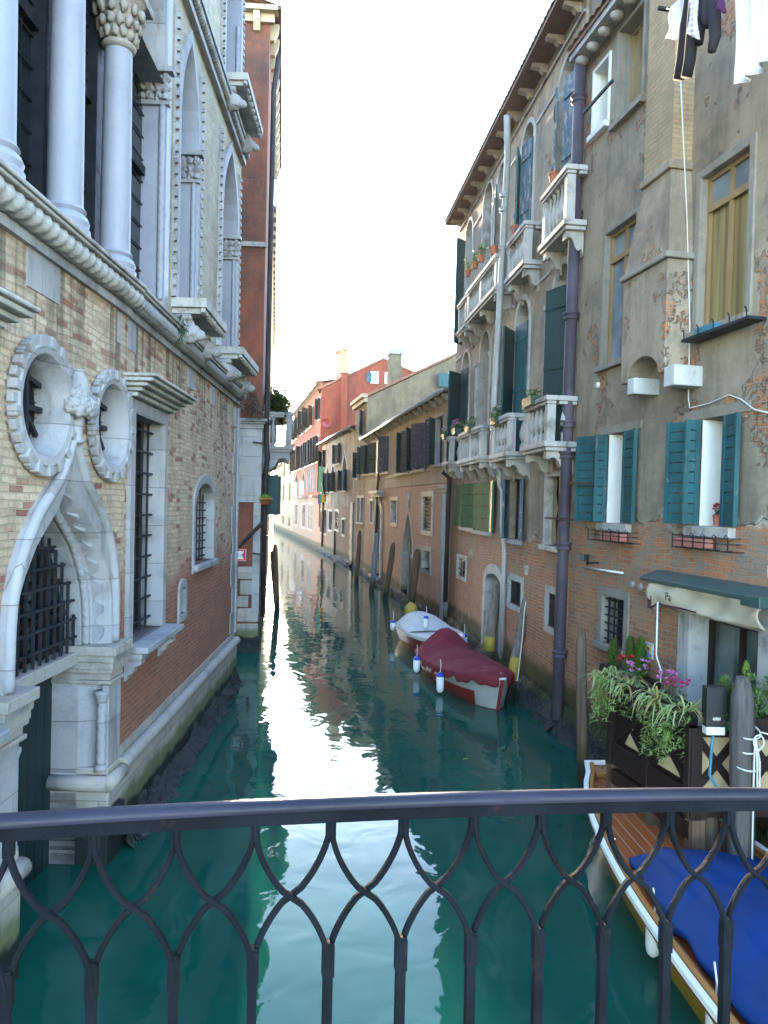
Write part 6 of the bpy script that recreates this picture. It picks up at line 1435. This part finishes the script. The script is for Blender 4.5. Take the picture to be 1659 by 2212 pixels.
for x, yt, lab in ((1325, 1385, 'upright green conifer left of the other two by the barred window'), (1361, 1381, 'upright conifer in the middle of the three beside the warning sign'), (1384, 1383, 'upright conifer nearest the yellow warning sign')):
    a = RNW.s(x, 1440, .2); conifer(RNW.P(a, .2, zA-.02), RNW.z(x, yt, .2)-zA+.04, .125, lab, n=1300, group='upright conifers on the terrace')
def tfp(x, y, d): a, b = TF.hit(x, y, d); return TF.P(a, d, b)
for x, y, h, r, lab, mt in ((1572, 1545, .34, .13, 'round green shrub left of the roped post', 'thuja'), (1640, 1548, .42, .19, 'round green shrub right of the roped post', 'thuja')):
    p = tfp(x, y, -.03); root = empty('round_shrub', Matrix.Translation(p), lab, 'shrub'); bush(p, r, r*.8, h*.55, 900, mt, .05, 'foliage', root, Matrix.Translation(p+Vector((0, 0, h*.45)))); MB().tube([(0, 0, -.05), (0, 0, h*.4)], .012, 6).build('stem', M['post_dk'], root, Matrix.Translation(p))
conifer(AY(1611, 1472, 8.0), .21, .06, 'small lime green conifer showing above the roped post', 'lime', 400)
trailer(tfp(1570, 1545, .13), .2, 3, 'small trailing plant on the front terrace planter beside the roped post', 'leaf', .2)
# balcony flower boxes on the palace
def fbox(x, y, d, ln, label, pot='gpot'):
    a, b = PAL.hit(x, y, d); root = empty('flower_box', PAL.M @ Matrix.Translation((a, d, b)), label, 'flower box', 'flower boxes on the palace balconies')
    MB().prism([(-.07, 0), (.07, 0), (.09, .15), (-.09, .15)], a-ln/2, a+ln/2, 'x')
    mb = MB(); q0 = [mb.v((a+sx_*ln/2*(.94 if z_ == 0 else 1), d+sy_*(.07 if z_ == 0 else .095), b+z_)) for z_ in (0, .16) for sx_, sy_ in ((-1, -1), (1, -1), (1, 1), (-1, 1))]
    for f in ((3, 2, 1, 0), (4, 5, 6, 7), (0, 1, 5, 4), (1, 2, 6, 5), (2, 3, 7, 6), (3, 0, 4, 7)): mb.f([q0[i] for i in f])
    mb.build('box', M[pot], root, PAL.M); return root, a, b
def fill(root, W_, a, d, b, ln, leafm='leaf', fl=None, n=220, hgt=.14, nf=14):
    T = W_.M @ Matrix.Translation((a, d, b+.20)); bush(None, ln*.55, .13, hgt, n, leafm, .07, 'leaves', root, T, wid=.7)
    if fl: blooms(None, nf, fl, ln*.45, .08, hgt*1.2, 1.35).build('blossom', M[fl], root, T @ Matrix.Translation((0, 0, .06)))
for x, y, d, ln, lab, fl in ((1146, 878, .52, .62, 'green leafy flower box on the near balcony of the first floor', None), (1071, 917, .50, .50, 'flower box of pale pink blossom between the first floor balconies', 'f_white'), (1014, 932, .50, .50, 'leafy green flower box on the long first floor balcony', None), (985, 938, .50, .50, 'flower box of bright pink cyclamen on the long first floor balcony', 'f_pink'), (962, 950, .45, .5, 'flower box of small white flowers on the farthest first floor balcony', 'f_white')):
    r_, a, b = fbox(x, y, d+.04, ln, lab); fill(r_, PAL, a, d+.04, b, ln, 'leaf', fl)
def pot(W_, x, y, d, r, h, label, mat='terracotta', leafm=None, n=140, lr=.16, group=None, lh=.14):
    a, b = W_.hit(x, y, d); T = W_.M @ Matrix.Translation((a, d, b)); root = empty('flower_pot', T, label, 'flower pot', group)
    o = MB().lathe([(r*.7, 0), (r*.95, h*.8), (r*1.08, h*.8), (r*1.08, h), (r*.9, h), (r*.88, h*.86)], (0, 0, 0), 14).build('pot', M[mat], root, T, smooth=True); autosmooth(o, 40)
    if leafm: bush(None, lr, lr*.8, lh, n, leafm, .06, 'leaves', root, T @ Matrix.Translation((0, 0, h+lh*.8)), wid=.6)
    return root, T
pot(PAL, 1066, 551, .44, .10, .20, 'stacked terracotta pot standing empty on the long second floor balcony')
for x, y, lab in ((1040, 566, 'potted geranium nearest the terracotta pot on the second floor balcony'), (1026, 580, 'potted geranium in the middle of the second floor balcony'), (1011, 597, 'potted geranium at the far end of the second floor balcony')): pot(PAL, x, y, .5, .09, .16, lab, 'terracotta', 'leaf')
pot(PAL, 1197, 397, .20, .11, .2, 'terracotta pot behind the near second floor balustrade'); pot(PAL, 1113, 508, .20, .11, .2, 'terracotta pot behind the second of the small upper balconies')
# red cyclamen on the sill
r_, T_ = pot(RNW, 1549, 1136, -.04, .058, .14, 'terracotta pot with bright red cyclamen on the blue shuttered window sill')
blooms(None, 20, 'f_red', .075, .05, .07, .8).build('blossom', M['f_red'], r_, T_ @ Matrix.Translation((0, 0, .20))); bush(None, .075, .06, .03, 60, 'dkleaf', .045, 'leaves', r_, T_ @ Matrix.Translation((0, 0, .16)), wid=.8)
# plants on the left
zb4 = zt2
def l2s(s, d, z): return L2s.P(s, d, z)
rootb = empty('balcony_shrub', Matrix.Translation(l2s(sq-1.0, .62, zb4)), 'backlit leafy shrub growing on the white stone balcony by the russet house', 'shrub')
for ds, dd, rx, rz_, n_ in ((-.2, .50, .36, .42, 1500), (-.7, .66, .30, .42, 1500), (-1.3, .55, .45, .6, 1500)):
    bush(None, rx, rx*.8, rz_, n_, 'olive', .10, 'foliage', rootb, Matrix.Translation(l2s(sq+ds, dd-.15, zb4+.35)), wid=.4)
MB().tube([l2s(sq-.6, .55, zb4-.6), l2s(sq-.5, .55, zb4+.4)], .03, 6).build('stem', M['post_dk'], rootb, I4)
rv = empty('dry_vine', Matrix.Translation(AY(540, 880, 20.3)), 'dry brown vine drooping over the white pier of the russet house', 'plant')
for x, y, rx, rz_ in ((540, 868, .26, .30), (530, 885, .22, .28), (552, 890, .2, .22)): bush(None, rx, .2, rz_, 420, 'dry', .07, 'foliage', rv, Matrix.Translation(AY(x, y, 20.25)), wid=.35)
hp = AY(573, 1090, 20.5); hr = empty('hanging_planter', Matrix.Translation(hp), 'terracotta planter with fresh green fern fixed to the black drainpipe', 'planter')
MB().lathe([(.12, 0), (.17, .14), (.185, .14), (.185, .17)], tuple(hp-Vector((0, 0, .0))), 14).build('pot', M['terracotta'], hr, I4, smooth=True)
mb = MB()
for i in range(160): mb.blade(hp+Vector((U(-.08, .08), U(-.08, .08), .16)), rdir(.1), U(.15, .26), .022, U(.8, 1.5), 4)
mb.build('leaves', M['lime'], hr, I4)
a, b = LB.hit(402, 715, .28); tag(bush(None, .10, .08, .22, 220, 'leaf', .05, 'ledge_weed', None, LB.M @ Matrix.Translation((a, .22, b))), 'green weed sprouting from the rope cornice under the lion heads', 'plant')
a, b = LB.hit(516, 800, .1); tag(bush(None, .12, .10, .2, 130, 'lime', .06, 'ledge_weed', None, LB.M @ Matrix.Translation((a+.1, .2, b))), 'pale green weed sprouting at the far corner of the brick palazzo', 'plant')
# ================================================================== FITTINGS ON THE RIGHT
ps = -.16+.0
px_s = RNW.L-.03
zz_ = [RNW.z(1275, y, .16) for y in (110, 435, 455, 660, 905, 985, 1170, 1450)]
drain('drainpipe', RNW, [(px_s-.04, .16, RNW.z(1280, 95, .16)), (px_s-.02, .16, 5.5), (px_s, .16, 2.0), (px_s, .16, .25)], .105, 'pipe', 'thick purple brown cast iron drainpipe between the palace and the plaster house', [(px_s-.02, .16, RNW.z(1270, y, .16)) for y in (200, 350, 450, 672, 915, 985, 1195, 1450)], 1.38, .13)
for x0, y0, x1, y1, d in ((1262, 209, 1322, 209, .30), (1228, 1052, 1280, 1040, .3), (1178, 1121, 1236, 1120, .26)):
    a, b = RNW.s(x0, y0, d), RNW.s(x1, y1, d); zc_ = RNW.z((x0+x1)/2, (y0+y1)/2, d); tag(MB().bar((a, d, zc_+(.03 if x0 == 1228 else 0)), (b, d, zc_+(-.0)), .04).build('iron_bar', M['iron'], None, RNW.M), {1262: 'rusty iron strap clamping the top of the thick drainpipe', 1228: 'black iron bar crossing the thick drainpipe beside the blue shutters', 1178: 'rusty iron bar across the broken window beside the drainpipe'}[x0], 'iron bar')
s_ = PAL.s(1093, 600, .25); a0 = PAL.s(1102, 270, .5)
drain('drainpipe', PAL, [(PAL.s(1095, 250, .5), .5, PAL.z(1095, 250, .5)), (s_, .30, PAL.z(1100, 330, .3)), (s_, .42, 6.6), (s_, .42, 5.0), (s_, .30, 4.75)], .075, 'zinc', 'pale grey gutter pipe running past the upper balconies of the palace', [(s_, .36, PAL.z(1093, y, .36)) for y in (420, 450, 530)])
s_ = PAL.s(1086, 1080, .15)
drain('drainpipe', PAL, [(PAL.s(1078, 1010, .3), .3, PAL.z(1078, 1010, .3)), (PAL.s(1078, 1050, .2), .18, PAL.z(1078, 1050, .2)), (s_, .15, PAL.z(1086, 1060, .15)), (s_, .12, PAL.z(1086, 1150, .1)), (s_-.12, .10, PAL.z(1090, 1185, .1)), (s_-.14, .10, PAL.z(1094, 1250, .1)), (s_-.14, .10, .6)], .06, 'zinc', 'pale grey drainpipe beside the water door of the palace')
# floodlight and conduit
a, b = RNW.hit(1263, 1205, .25); fl = empty('floodlight', RNW.M @ Matrix.Translation((a, .2, b)), 'small black floodlight beside the thick drainpipe', 'floodlight')
MB().box(a-.07, a+.07, .20, .30, b-.05, b+.06).build('housing', M['blackbox'], fl, RNW.M, bevel=.008); MB().box(a-.06, a+.06, .301, .306, b-.04, b+.05).build('lens', M['skyglass'], fl, RNW.M); MB().bar((a, .0, b-.08), (a, .22, b-.08), .03).bar((a, .2, b-.12), (a, .2, b-.04), .03).build('bracket', M['blackbox'], fl, RNW.M)
sA_, sB_ = RNW.s(1268, 1228), RNW.s(1352, 1238)
tag(MB().tube([(sA_, .05, RNW.z(1268, 1226)), (sB_, .05, RNW.z(1352, 1238))], .018, 8).build('conduit', M['white'], None, RNW.M, smooth=True), 'white cable conduit on the wall above the barred window', 'conduit')
for x, y, nm, lab in ((1293, 832, 'white', 'round white air vent beside the drainpipe under the upper window'), (1367, 1263, 'zinc', 'left of two round grey vents above the barred window'), (1385, 1268, 'zinc', 'right of two round grey vents above the barred window')):
    a, b = RNW.hit(x, y); r = .055; tag(MB().lathe([(r, -.004), (r, .02), (r*.8, .035), (r*.3, .04)], (0, 0, 0), 18, Matrix.Translation((a, 0, b)) @ Matrix.Rotation(-math.pi/2, 4, 'X')).build('air_vent', M[nm], None, RNW.M), lab, 'air vent')
# warning sign
def text(body, size, mat, parent, frame, s, d, z, name='lettering', ext=.001, align='CENTER', rot=None):
    cu = bpy.data.curves.new(name, 'FONT'); cu.body = body; cu.size = size; cu.extrude = ext; cu.align_x = align; cu.align_y = 'CENTER'; cu.materials.append(M[mat])
    o = bpy.data.objects.new(name, cu); sc.collection.objects.link(o); bpy.context.view_layer.update()
    me = bpy.data.meshes.new_from_object(o.evaluated_get(bpy.context.evaluated_depsgraph_get())); bpy.data.objects.remove(o); o = bpy.data.objects.new(name, me)
    # text x -> -s (reads left to right for the viewer), y -> z, normal -> d
    L = frame @ Matrix(((-1, 0, 0, s), (0, 0, 1, d), (0, 1, 0, z), (0, 0, 0, 1)))
    if rot: L = L @ Matrix.Rotation(rot, 4, 'Z')
    return link(o, parent, L)
a0, a1, b0, b1 = RNW.rect(1392, 1385, 1409, 1425, .02)
sc0 = (a0+a1)/2; b0, b1 = b0, b1; hw_ = (a1-a0)/2
M['signgreen'] = flat('dark_green_print', (.012, .05, .035), .5); M['signyel'] = flat('yellow_print', (.70, .62, .06), .5, vary=.05); M['ink'] = flat('black_print', (.01, .01, .012), .5, vary=.05); M['signblue'] = flat('blue_print', (.12, .18, .32), .5)
sg = empty('warning_sign', RNW.M @ Matrix.Translation((sc0, .01, b0)), 'white camera warning sign with a yellow square between the conifers and the door', 'sign')
hs = (b1-b0)
MB().box(sc0-hw_, sc0+hw_, .004, .016, b0, b1).build('board', M['white'], sg, RNW.M)
MB().box(sc0-hw_*.85, sc0+hw_*.85, .0161, .018, b1-hs*.16, b1-hs*.04).build('header', M['signgreen'], sg, RNW.M); text('ATTENZIONE', hw_*.27, 'white', sg, RNW.M, sc0, .019, b1-hs*.10)
MB().box(sc0-hw_*.55, sc0+hw_*.55, .0161, .018, b0+hs*.45, b1-hs*.20).build('pictogram_field', M['signyel'], sg, RNW.M)
MB().bar((sc0+hw_*.32, .02, b0+hs*.66), (sc0-hw_*.18, .02, b0+hs*.60), .008, hs*.07).bar((sc0-hw_*.02, .02, b0+hs*.60), (sc0-hw_*.30, .02, b0+hs*.52), .006, hs*.02).build('camera_symbol', M['ink'], sg, RNW.M)
for i, t in enumerate(('AREA', 'VIDEOSORVEGLIATA')): text(t, hw_*.20, 'signblue', sg, RNW.M, sc0, .018, b0+hs*(.33-.09*i))
lnb = MB()
for i in range(3): lnb.box(sc0-hw_*.7, sc0+hw_*.7, .0161, .0175, b0+hs*(.06+.05*i), b0+hs*(.08+.05*i))
lnb.build('small_print', M['signblue'], sg, RNW.M)
# baskets with pink boxes
for x0, x1, y, bx0, bx1, lab, lab2 in ((1270, 1355, 1148, 1292, 1336, 'black wire basket bracket under the blue shuttered window by the drainpipe', 'faded pink plant trough in the basket by the drainpipe'), (1452, 1572, 1163, 1456, 1516, 'long black wire basket bracket under the window with the red cyclamen', 'faded pink plant trough in the long basket under the red cyclamen')):
    d0, d1 = .05, .22; sa, sb = RNW.s(x1, y+12, d1), RNW.s(x0, y+12, d1); zc_ = RNW.z((x0+x1)/2, y+12, d1); root = empty('window_basket', RNW.M @ Matrix.Translation(((sa+sb)/2, .1, zc_)), lab, 'basket')
    g = MB()
    for z in (zc_-.07, zc_+.02, zc_+.09): g.bar((sa, d1, z), (sb, d1, z), .011); g.bar((sa, d0, z), (sa, d1, z), .011); g.bar((sb, d0, z), (sb, d1, z), .011)
    n = 6
    for i in range(n):
        s = sa+(sb-sa)*i/(n-1); g.bar((s, d1, zc_-.075), (s, d1, zc_+.11), .011); g.bar((s, .0, zc_-.07), (s, d1, zc_-.07), .011); g.tube([(s, d1, zc_+.10), (s, d1+.03, zc_+.13), (s, d1+.05, zc_+.10)], .006, 5)
    g.build('wire_frame', M['iron_dark'], root, RNW.M)
    pa, pb = RNW.s(bx1, y+12, d1), RNW.s(bx0, y+12, d1); pr = empty('plant_trough', RNW.M @ Matrix.Translation(((pa+pb)/2, .12, zc_-.05)), lab2, 'plant trough')
    MB().box(pa, pb, d0+.01, d1-.02, zc_-.055, zc_+.06).build('trough', M['pinkpot'], pr, RNW.M, bevel=.012); MB().box(pa+.02, pb-.02, d0+.03, d1-.04, zc_+.0605, zc_+.068).build('soil', M['soil'], pr, RNW.M)
# iron shelf below the big window with a blue trough
sa, sb = RNW.s(1622, 688, .25), RNW.s(1476, 730, .25); zc_ = RNW.z(1545, 712, .25); sh_ = empty('iron_shelf', RNW.M @ Matrix.Translation(((sa+sb)/2, .1, zc_)), 'rusty iron shelf under the tall yellow window', 'shelf')
MB().box(sa, sb, .05, .28, zc_-.02, zc_+.015).build('plate', M['iron'], sh_, RNW.M)
g = MB()
for i in range(5): s = sa+.05+(sb-sa-.1)*i/4; g.tube([(s, .27, zc_), (s, .275, zc_+.10), (s, .30, zc_+.13)], .009, 6)
g.build('prongs', M['iron'], sh_, RNW.M)
pa, pb = RNW.s(1550, 705, .15), RNW.s(1510, 715, .15); tag(MB().box(pa, pb, .08, .22, zc_+.018, zc_+.12).build('plant_trough', M['bluepot'], None, RNW.M, bevel=.012), 'blue plastic trough on the rusty iron shelf', 'plant trough')
# awning
M['awn'] = flat('cream_awning_cloth', (.50, .44, .33), .8, vary=.2, sc_=2); M['awngreen'] = flat('green_awning_case', (.035, .075, .075), .35, vary=.35); M['awnmaroon'] = flat('maroon_print', (.07, .015, .03), .7)
A0, A1 = RNW.s(1662, 1290, .3), RNW.s(1392, 1250, .3); zaw = RNW.z(1520, 1268, .3); aw = empty('awning', RNW.M @ Matrix.Translation(((A0+A1)/2, .1, zaw)), 'green cased awning with a sagging cream valance above the glass door', 'awning')
sl_ = (RNW.z(1662, 1292, .3)-RNW.z(1392, 1250, .3))
AW = Wall((RNW.P(A0, 0, 0).x, RNW.P(A0, 0, 0).y), (RNW.P(A1, 0, 0).x, RNW.P(A1, 0, 0).y)); LA_ = AW.L
def az(s): return zaw
q_ = [(0, zaw+.09), (.10, zaw+.09), (.34, zaw+.0), (.34, zaw-.05), (.30, zaw-.06), (.0, zaw-.02)]
MB().prism(q_, 0, LA_, 'x').build('case', M['awngreen'], aw, AW.M, bevel=.006)
cl = MB()
def afn(i, j):
    s = LA_*(.93-.90*i); k = min(1, i/.42); drop = .40*(1-k)**1.0*(1 if i < .42 else 0)+.22*(1-abs((i-.6)/.42)) * (1 if i > .25 else i/.25); drop = max(.30, drop); y = .30-.05*j+.06*math.sin(j*3.1)*math.sin(i*6.3+1)+.02*math.sin(i*25+j*4)
    return (s, y, zaw-.055-drop*j)
cl.grid(afn, 40, 8); co = cl.build('valance', M['awn'], aw, AW.M, smooth=True); md = co.modifiers.new('thickness', 'SOLIDIFY'); md.thickness = .006
k_ = MB(); sE = LA_*.925; yk = .325
for a, c in (((0, -.10), (0, -.40)), ((-.0, -.40), (-.05, -.40)), ((-.05, -.40), (-.05, -.30)), ((-.05, -.30), (0, -.30)), ((0, -.22), (-.07, -.22)), ((-.07, -.22), (-.07, -.34)), ((0, -.16), (-.04, -.16)), ((-.04, -.16), (-.04, -.22))):
    k_.bar((sE+a[0]-.02, yk, zaw+a[1]), (sE+c[0]-.02, yk, zaw+c[1]), .012, .012)
k_.build('greek_key_print', M['awnmaroon'], aw, AW.M)
bp = MB(); P_ = [afn(i/24, .90) for i in range(0, 12)]
for a, c in zip(P_[:-1], P_[1:]): bp.bar(Vector(a)+Vector((0, .010, 0)), Vector(c)+Vector((0, .010, 0)), .006, .022)
bp.build('border_print', M['awnmaroon'], aw, AW.M)
text('Pa', .15, 'ink', aw, AW.M, LA_*.72, .335, zaw-.20)
MB().box(-.02, .30, .10, .40, zaw-.10, zaw+.02).build('end_cap', M['awngreen'], aw, AW.M, bevel=.01)
MB().tube([(.1, .3, zaw-.12), (.9, .16, zaw-.13)], .022, 8).build('folding_arm', M['zinc'], aw, AW.M, smooth=True)
sC = RNW.s(1424, 1330, .3)-A0
crk = MB().tube([AW.P(sC, .30, zaw-.3), AW.P(sC, .30, zaw-1.0), AW.P(sC-.02, .30, zaw-1.05), AW.P(sC-.12, .3, zaw-1.18), AW.P(sC-.12, .3, zaw-1.35)], .011, 8); tag(crk.build('awning_crank', M['white'], None, I4, smooth=True), 'white crank rod hanging from the end of the cream awning', 'crank')
# white cable on the wall
cb_ = MB(); pts = [(1470, 165, .42), (1476, 300, .40), (1484, 470, .12), (1490, 700, .05), (1487, 860, .04), (1490, 882, .04), (1530, 872, .04), (1575, 853, .04), (1600, 862, .04), (1630, 885, .04), (1662, 892, .04)]
cb_.tube([RNW.P(RNW.s(x, y, d), d, RNW.z(x, y, d)) for x, y, d in pts], .009, 6); tag(cb_.build('wall_cable', M['rope'], None, I4, smooth=True), 'white cable dropping down the plaster wall and looping above the window', 'cable')
# lamp at the right edge
a, b = RNW.hit(1668, 1235, .15); tag(MB().lathe([(.02, -.10), (.045, -.06), (.05, .02), (.045, .07), (.02, .09)], (a, .15, b), 14).build('wall_lamp', M['white'], None, RNW.M, smooth=True), 'white bulbous wall lamp at the right edge above the awning', 'wall lamp')
# ================================================================== LAUNDRY
M['cl_white'] = flat('white_cotton', (.74, .74, .78), .85, vary=.1, sc_=3); M['cl_black'] = flat('black_cloth', (.012, .013, .018), .9); M['cl_dark'] = flat('dark_grey_cloth', (.020, .020, .030), .9); M['cl_purple'] = flat('purple_cloth', (.05, .012, .06), .9)
mp = NT('plaid_cloth'); gx = mp.step(mp.math('ABSOLUTE', mp.math('SUBTRACT', mp.math('FRACT', mp.math('MULTIPLY', mp.x, 16)), .5)), .2, .3); gz = mp.step(mp.math('ABSOLUTE', mp.math('SUBTRACT', mp.math('FRACT', mp.math('MULTIPLY', mp.z, 16)), .5)), .2, .3)
M['plaid'] = mp.done(mp.mix(mp.math('MULTIPLY', mp.math('ADD', gx, gz), .5), (.62, .62, .68), (.22, .20, .38)), .85)
DL = .95
def lp(x, y, d=DL): a, b = RNW.hit(x, y, d); return a, b
lz = RNW.z(1520, -60, DL)
ln = MB().tube([(RNW.s(1440, 20, .5), .5, RNW.z(1440, 18, .5)), (RNW.s(1448, -10, DL), DL, lz+.02), (RNW.s(1800, -60, DL), DL, lz)], .008, 6); tag(ln.build('clothesline', M['rope'], None, RNW.M), 'clothesline strung out from the plaster wall above the canal', 'clothesline')
tag(MB().bar((RNW.s(1440, 18, .5), 0, RNW.z(1440, 20, .5)), (RNW.s(1440, 18, .5), .62, RNW.z(1440, 20, .5)), .04).build('line_bracket', M['iron_dark'], None, RNW.M), 'iron bracket holding the clothesline at the chimney shaft', 'bracket')
def cloth(name, label, x0, x1, yb0, yb1, mat, ph=0.0, amp=.045, waves=3, xb0=None, xb1=None, dd=0, ytop=None, thick=.006, cat='laundry'):
    """hangs from the line; bottom corners at photo y yb0 (left) and yb1 (right)"""
    d = DL+dd; sL, sR = RNW.s(x0, -20, d), RNW.s(x1, -20, d); tL, tR = RNW.s(xb0 if xb0 is not None else x0, yb0, d), RNW.s(xb1 if xb1 is not None else x1, yb1, d); zl, zr_ = RNW.z(x0, yb0, d), RNW.z(x1, yb1, d)
    zt = lz if ytop is None else RNW.z((x0+x1)/2, ytop, d)
    def fn(i, j):
        s = (sL+(sR-sL)*i)*(1-j)+(tL+(tR-tL)*i)*j; z = zt+(zl+(zr_-zl)*i-zt)*j
        return (s, d+amp*(.3+.7*j)*math.sin(i*math.pi*2*waves+ph+j*1.2)+.02*math.sin(j*7+i*3), z+.012*math.sin(i*17+ph))
    o = MB().grid(fn, 28, 20).build(name, M[mat], None, RNW.M, smooth=True); md = o.modifiers.new('thickness', 'SOLIDIFY'); md.thickness = thick
    return tag(o, label, cat)
cloth('shirt', 'white cotton shirt hanging leftmost on the clothesline', 1452, 1492, 80, 72, 'cl_white', .4, .05, 1.5, 1447, 1486)
def leg(mb, pts, r): mb.tube([RNW.P(RNW.s(x, y, DL+d), DL+d, RNW.z(x, y, DL+d)) for x, y, d in pts], r, 10)
tr_ = MB(); leg(tr_, [(1492, -30, .0), (1482, 60, .0), (1474, 130, .02), (1466, 172, .03)], [.05, .075, .07, .065]); leg(tr_, [(1500, -30, .05), (1497, 60, .06), (1490, 130, .07), (1483, 166, .08)], [.05, .07, .065, .062]); leg(tr_, [(1488, -45, .02), (1503, -45, .05)], [.06, .06])
tag(tr_.build('trousers', M['cl_black'], None, I4, smooth=True), 'black velvet trousers hanging lowest beside the white shirt', 'laundry')
cloth('plaid_shirt', 'pale plaid shirt hanging between the black trousers and dark jumper', 1492, 1512, 75, 78, 'plaid', 1.0, .05, 1.2, 1492, 1508, .12)
sw = MB(); leg(sw, [(1512, -40, .0), (1514, 40, .02), (1509, 95, .03)], [.06, .065, .05]); leg(sw, [(1540, -40, .0), (1543, 40, .0), (1545, 80, .0), (1537, 112, .02)], [.06, .07, .06, .045])
leg(sw, [(1527, -40, 0), (1528, 40, .0), (1530, 55, 0)], [.10, .085, .05])
tag(sw.build('jumper', M['cl_dark'], None, I4, smooth=True), 'dark grey jumper with dangling sleeves beside the big white sheet', 'laundry')
cloth('blouse', 'small purple garment at the top edge above the dark jumper', 1546, 1562, 22, 26, 'cl_purple', 2, .03, 1.2, dd=.1)
cloth('bed_sheet', 'big white bed sheet hanging in a point at the right edge', 1586, 1760, 196, 60, 'cl_white', .8, .07, 5, 1599, 1760)
# ================================================================== SIGN ON THE RUSSET HOUSE, FLAG, BULK ITEMS
a0, a1, b0, b1 = L2.rect(505, 1186, 532, 1212, .05); s1_ = empty('width_sign', L2.M @ Matrix.Translation(((a0+a1)/2, .04, b0)), 'square red bordered sign reading 2 m on the russet wall', 'sign')
sm_, sz_ = (a0+a1)/2, (b0+b1)/2; hh = (b1-b0)/2; M['signred'] = flat('red_print', (.50, .02, .035), .5, vary=.1); M['signnavy'] = flat('navy_print', (.05, .07, .16), .5, vary=.1)
MB().box(sm_-hh, sm_+hh, .04, .055, sz_-hh, sz_+hh).build('board', M['white'], s1_, L2.M)
i_ = .93*hh; j_ = .70*hh
MB().ring([(sm_-j_, sz_-j_), (sm_+j_, sz_-j_), (sm_+j_, sz_+j_), (sm_-j_, sz_+j_)], [(sm_-i_, sz_-i_), (sm_+i_, sz_-i_), (sm_+i_, sz_+i_), (sm_-i_, sz_+i_)], .0552, .058).build('border', M['signred'], s1_, L2.M)
for sgn in (1, -1): MB().prism([(sm_+sgn*j_, sz_-j_), (sm_+sgn*j_, sz_+j_), (sm_+sgn*j_*.45, sz_)], .0552, .0575).build('arrow', M['signnavy'], s1_, L2.M)
text('2 m', hh*.62, 'signnavy', s1_, L2.M, sm_, .058, sz_)
fp = AY(696, 1068, 59.0); fg = empty('rainbow_flag', Matrix.Translation(fp), 'small rainbow flag hanging from a balcony of the brown brick house', 'flag')
cols_ = ((.05, .15, .55), (.05, .45, .55), (.10, .5, .1), (.85, .75, .05), (.85, .35, .03), (.7, .04, .04))
for i, c in enumerate(cols_):
    nm = 'flag_%d' % i; M[nm] = flat('flag_cloth', c, .8, vary=.05)
    MB().prism([(i*.10-.3, -.75+.04*i), (i*.10-.2, -.72+.04*i), (i*.10-.20, 0), (i*.10-.30, 0)], -.01+.02*math.sin(i), .01+.02*math.sin(i)).build('stripe', M[nm], fg, Matrix.Translation(fp))
MB().tube([(-.1, 0, .9), (.1, .2, -.05)], .02, 6).build('flag_pole', M['white'], fg, Matrix.Translation(fp))
# ================================================================== MUSSEL-CRUSTED FOOT OF THE WALLS
from mathutils import noise as mnz
mm = NT('mussel_crust'); vv_ = mm.vor(16); cc_ = mm.mix(mm.step(vv_, .0, .5), (.006, .008, .009), (.018, .022, .023)); cc_ = mm.mix(mm.step(mm.noise(9, 6, .75), .66, .72), cc_, (.22, .22, .22))
cc_ = mm.mix(mm.step(mm.math('ADD', mm.z, mm.math('MULTIPLY', mm.noise(4, 4), .22)), .36, .50, 0, .75), cc_, (.045, .06, .014))
M['mussel'] = mm.done(cc_, .75, mm.bump(mm.math('ADD', vv_, mm.noise(30, 4)), .03, 1.0), 0, .4)
def crust(W_, s0, s1, wd, h, name='mussel_crust'):
    n = int((s1-s0)/.07); mb = MB()
    def fn(i, j):
        s = s0+(s1-s0)*i; k = mnz.noise(Vector((s*2.2, j*2, W_.o.x)))*.7+mnz.noise(Vector((s*9, j*5, 3)))*.35
        return (s, .02+wd*(1-j)**1.3*(1+k*.8)+.03*k, -.12+(h+.12)*j*(1+.25*k))
    mb.grid(fn, n, 7); o = mb.build(name, M['mussel'], None, W_.M, smooth=False)
    return tag(o, 'dark crust of mussels and weed along the foot of the canal walls', 'mussels', kind='stuff')
crust(LB, -.05, LB.L, .34, .40); crust(LA, .02, gs0-.4, .34, .40); crust(PAL, 0, PAL.L, .30, .46); crust(PK, 0, PK.L, .36, .30); crust(RNW, 2, RNW.L, .34, .52); crust(L2, -.05, 4, .15, .25); crust(LA, gs1+.4, LA.L, .3, .4); crust(BR, 0, BR.L, .4, .3)

# bits adrift on the water
for px, py, sz, lab in ((515, 1729, .07, 'white feather floating on the canal beside the palazzo'), (1000, 1640, .05, 'pale scrap floating in the middle of the canal'), (560, 1560, .05, 'small leaf adrift near the white palazzo plinth')):
    p = G(px, py, .012); mb = MB(); mb.blade((0, 0, 0), (1, .35, .12), sz*2.2, sz, .1, 4); mb.blade((0, 0, .004), (.8, -.4, .2), sz*1.3, sz*.7, .1, 3)
    tag(mb.build('floating_scrap', M['white'] if sz > .05 else M['spider_y'], None, Matrix.Translation(p)), lab, 'scrap')
# ================================================================== HAZE
hz = bpy.data.materials.new('haze_air'); hz.use_nodes = True; hz.node_tree.nodes.clear()
ho = hz.node_tree.nodes.new('ShaderNodeOutputMaterial'); hv = hz.node_tree.nodes.new('ShaderNodeVolumePrincipled')
hv.inputs['Color'].default_value = (1, .97, .93, 1); hv.inputs['Density'].default_value = .00015; hv.inputs['Anisotropy'].default_value = .4
hz.node_tree.links.new(hv.outputs[0], ho.inputs['Volume'])
tag(MB().box(-55, 45, -10, 330, -1.5, 24).build('haze', hz), 'pale haze of low sun hanging over the canal', 'haze', kind='stuff')
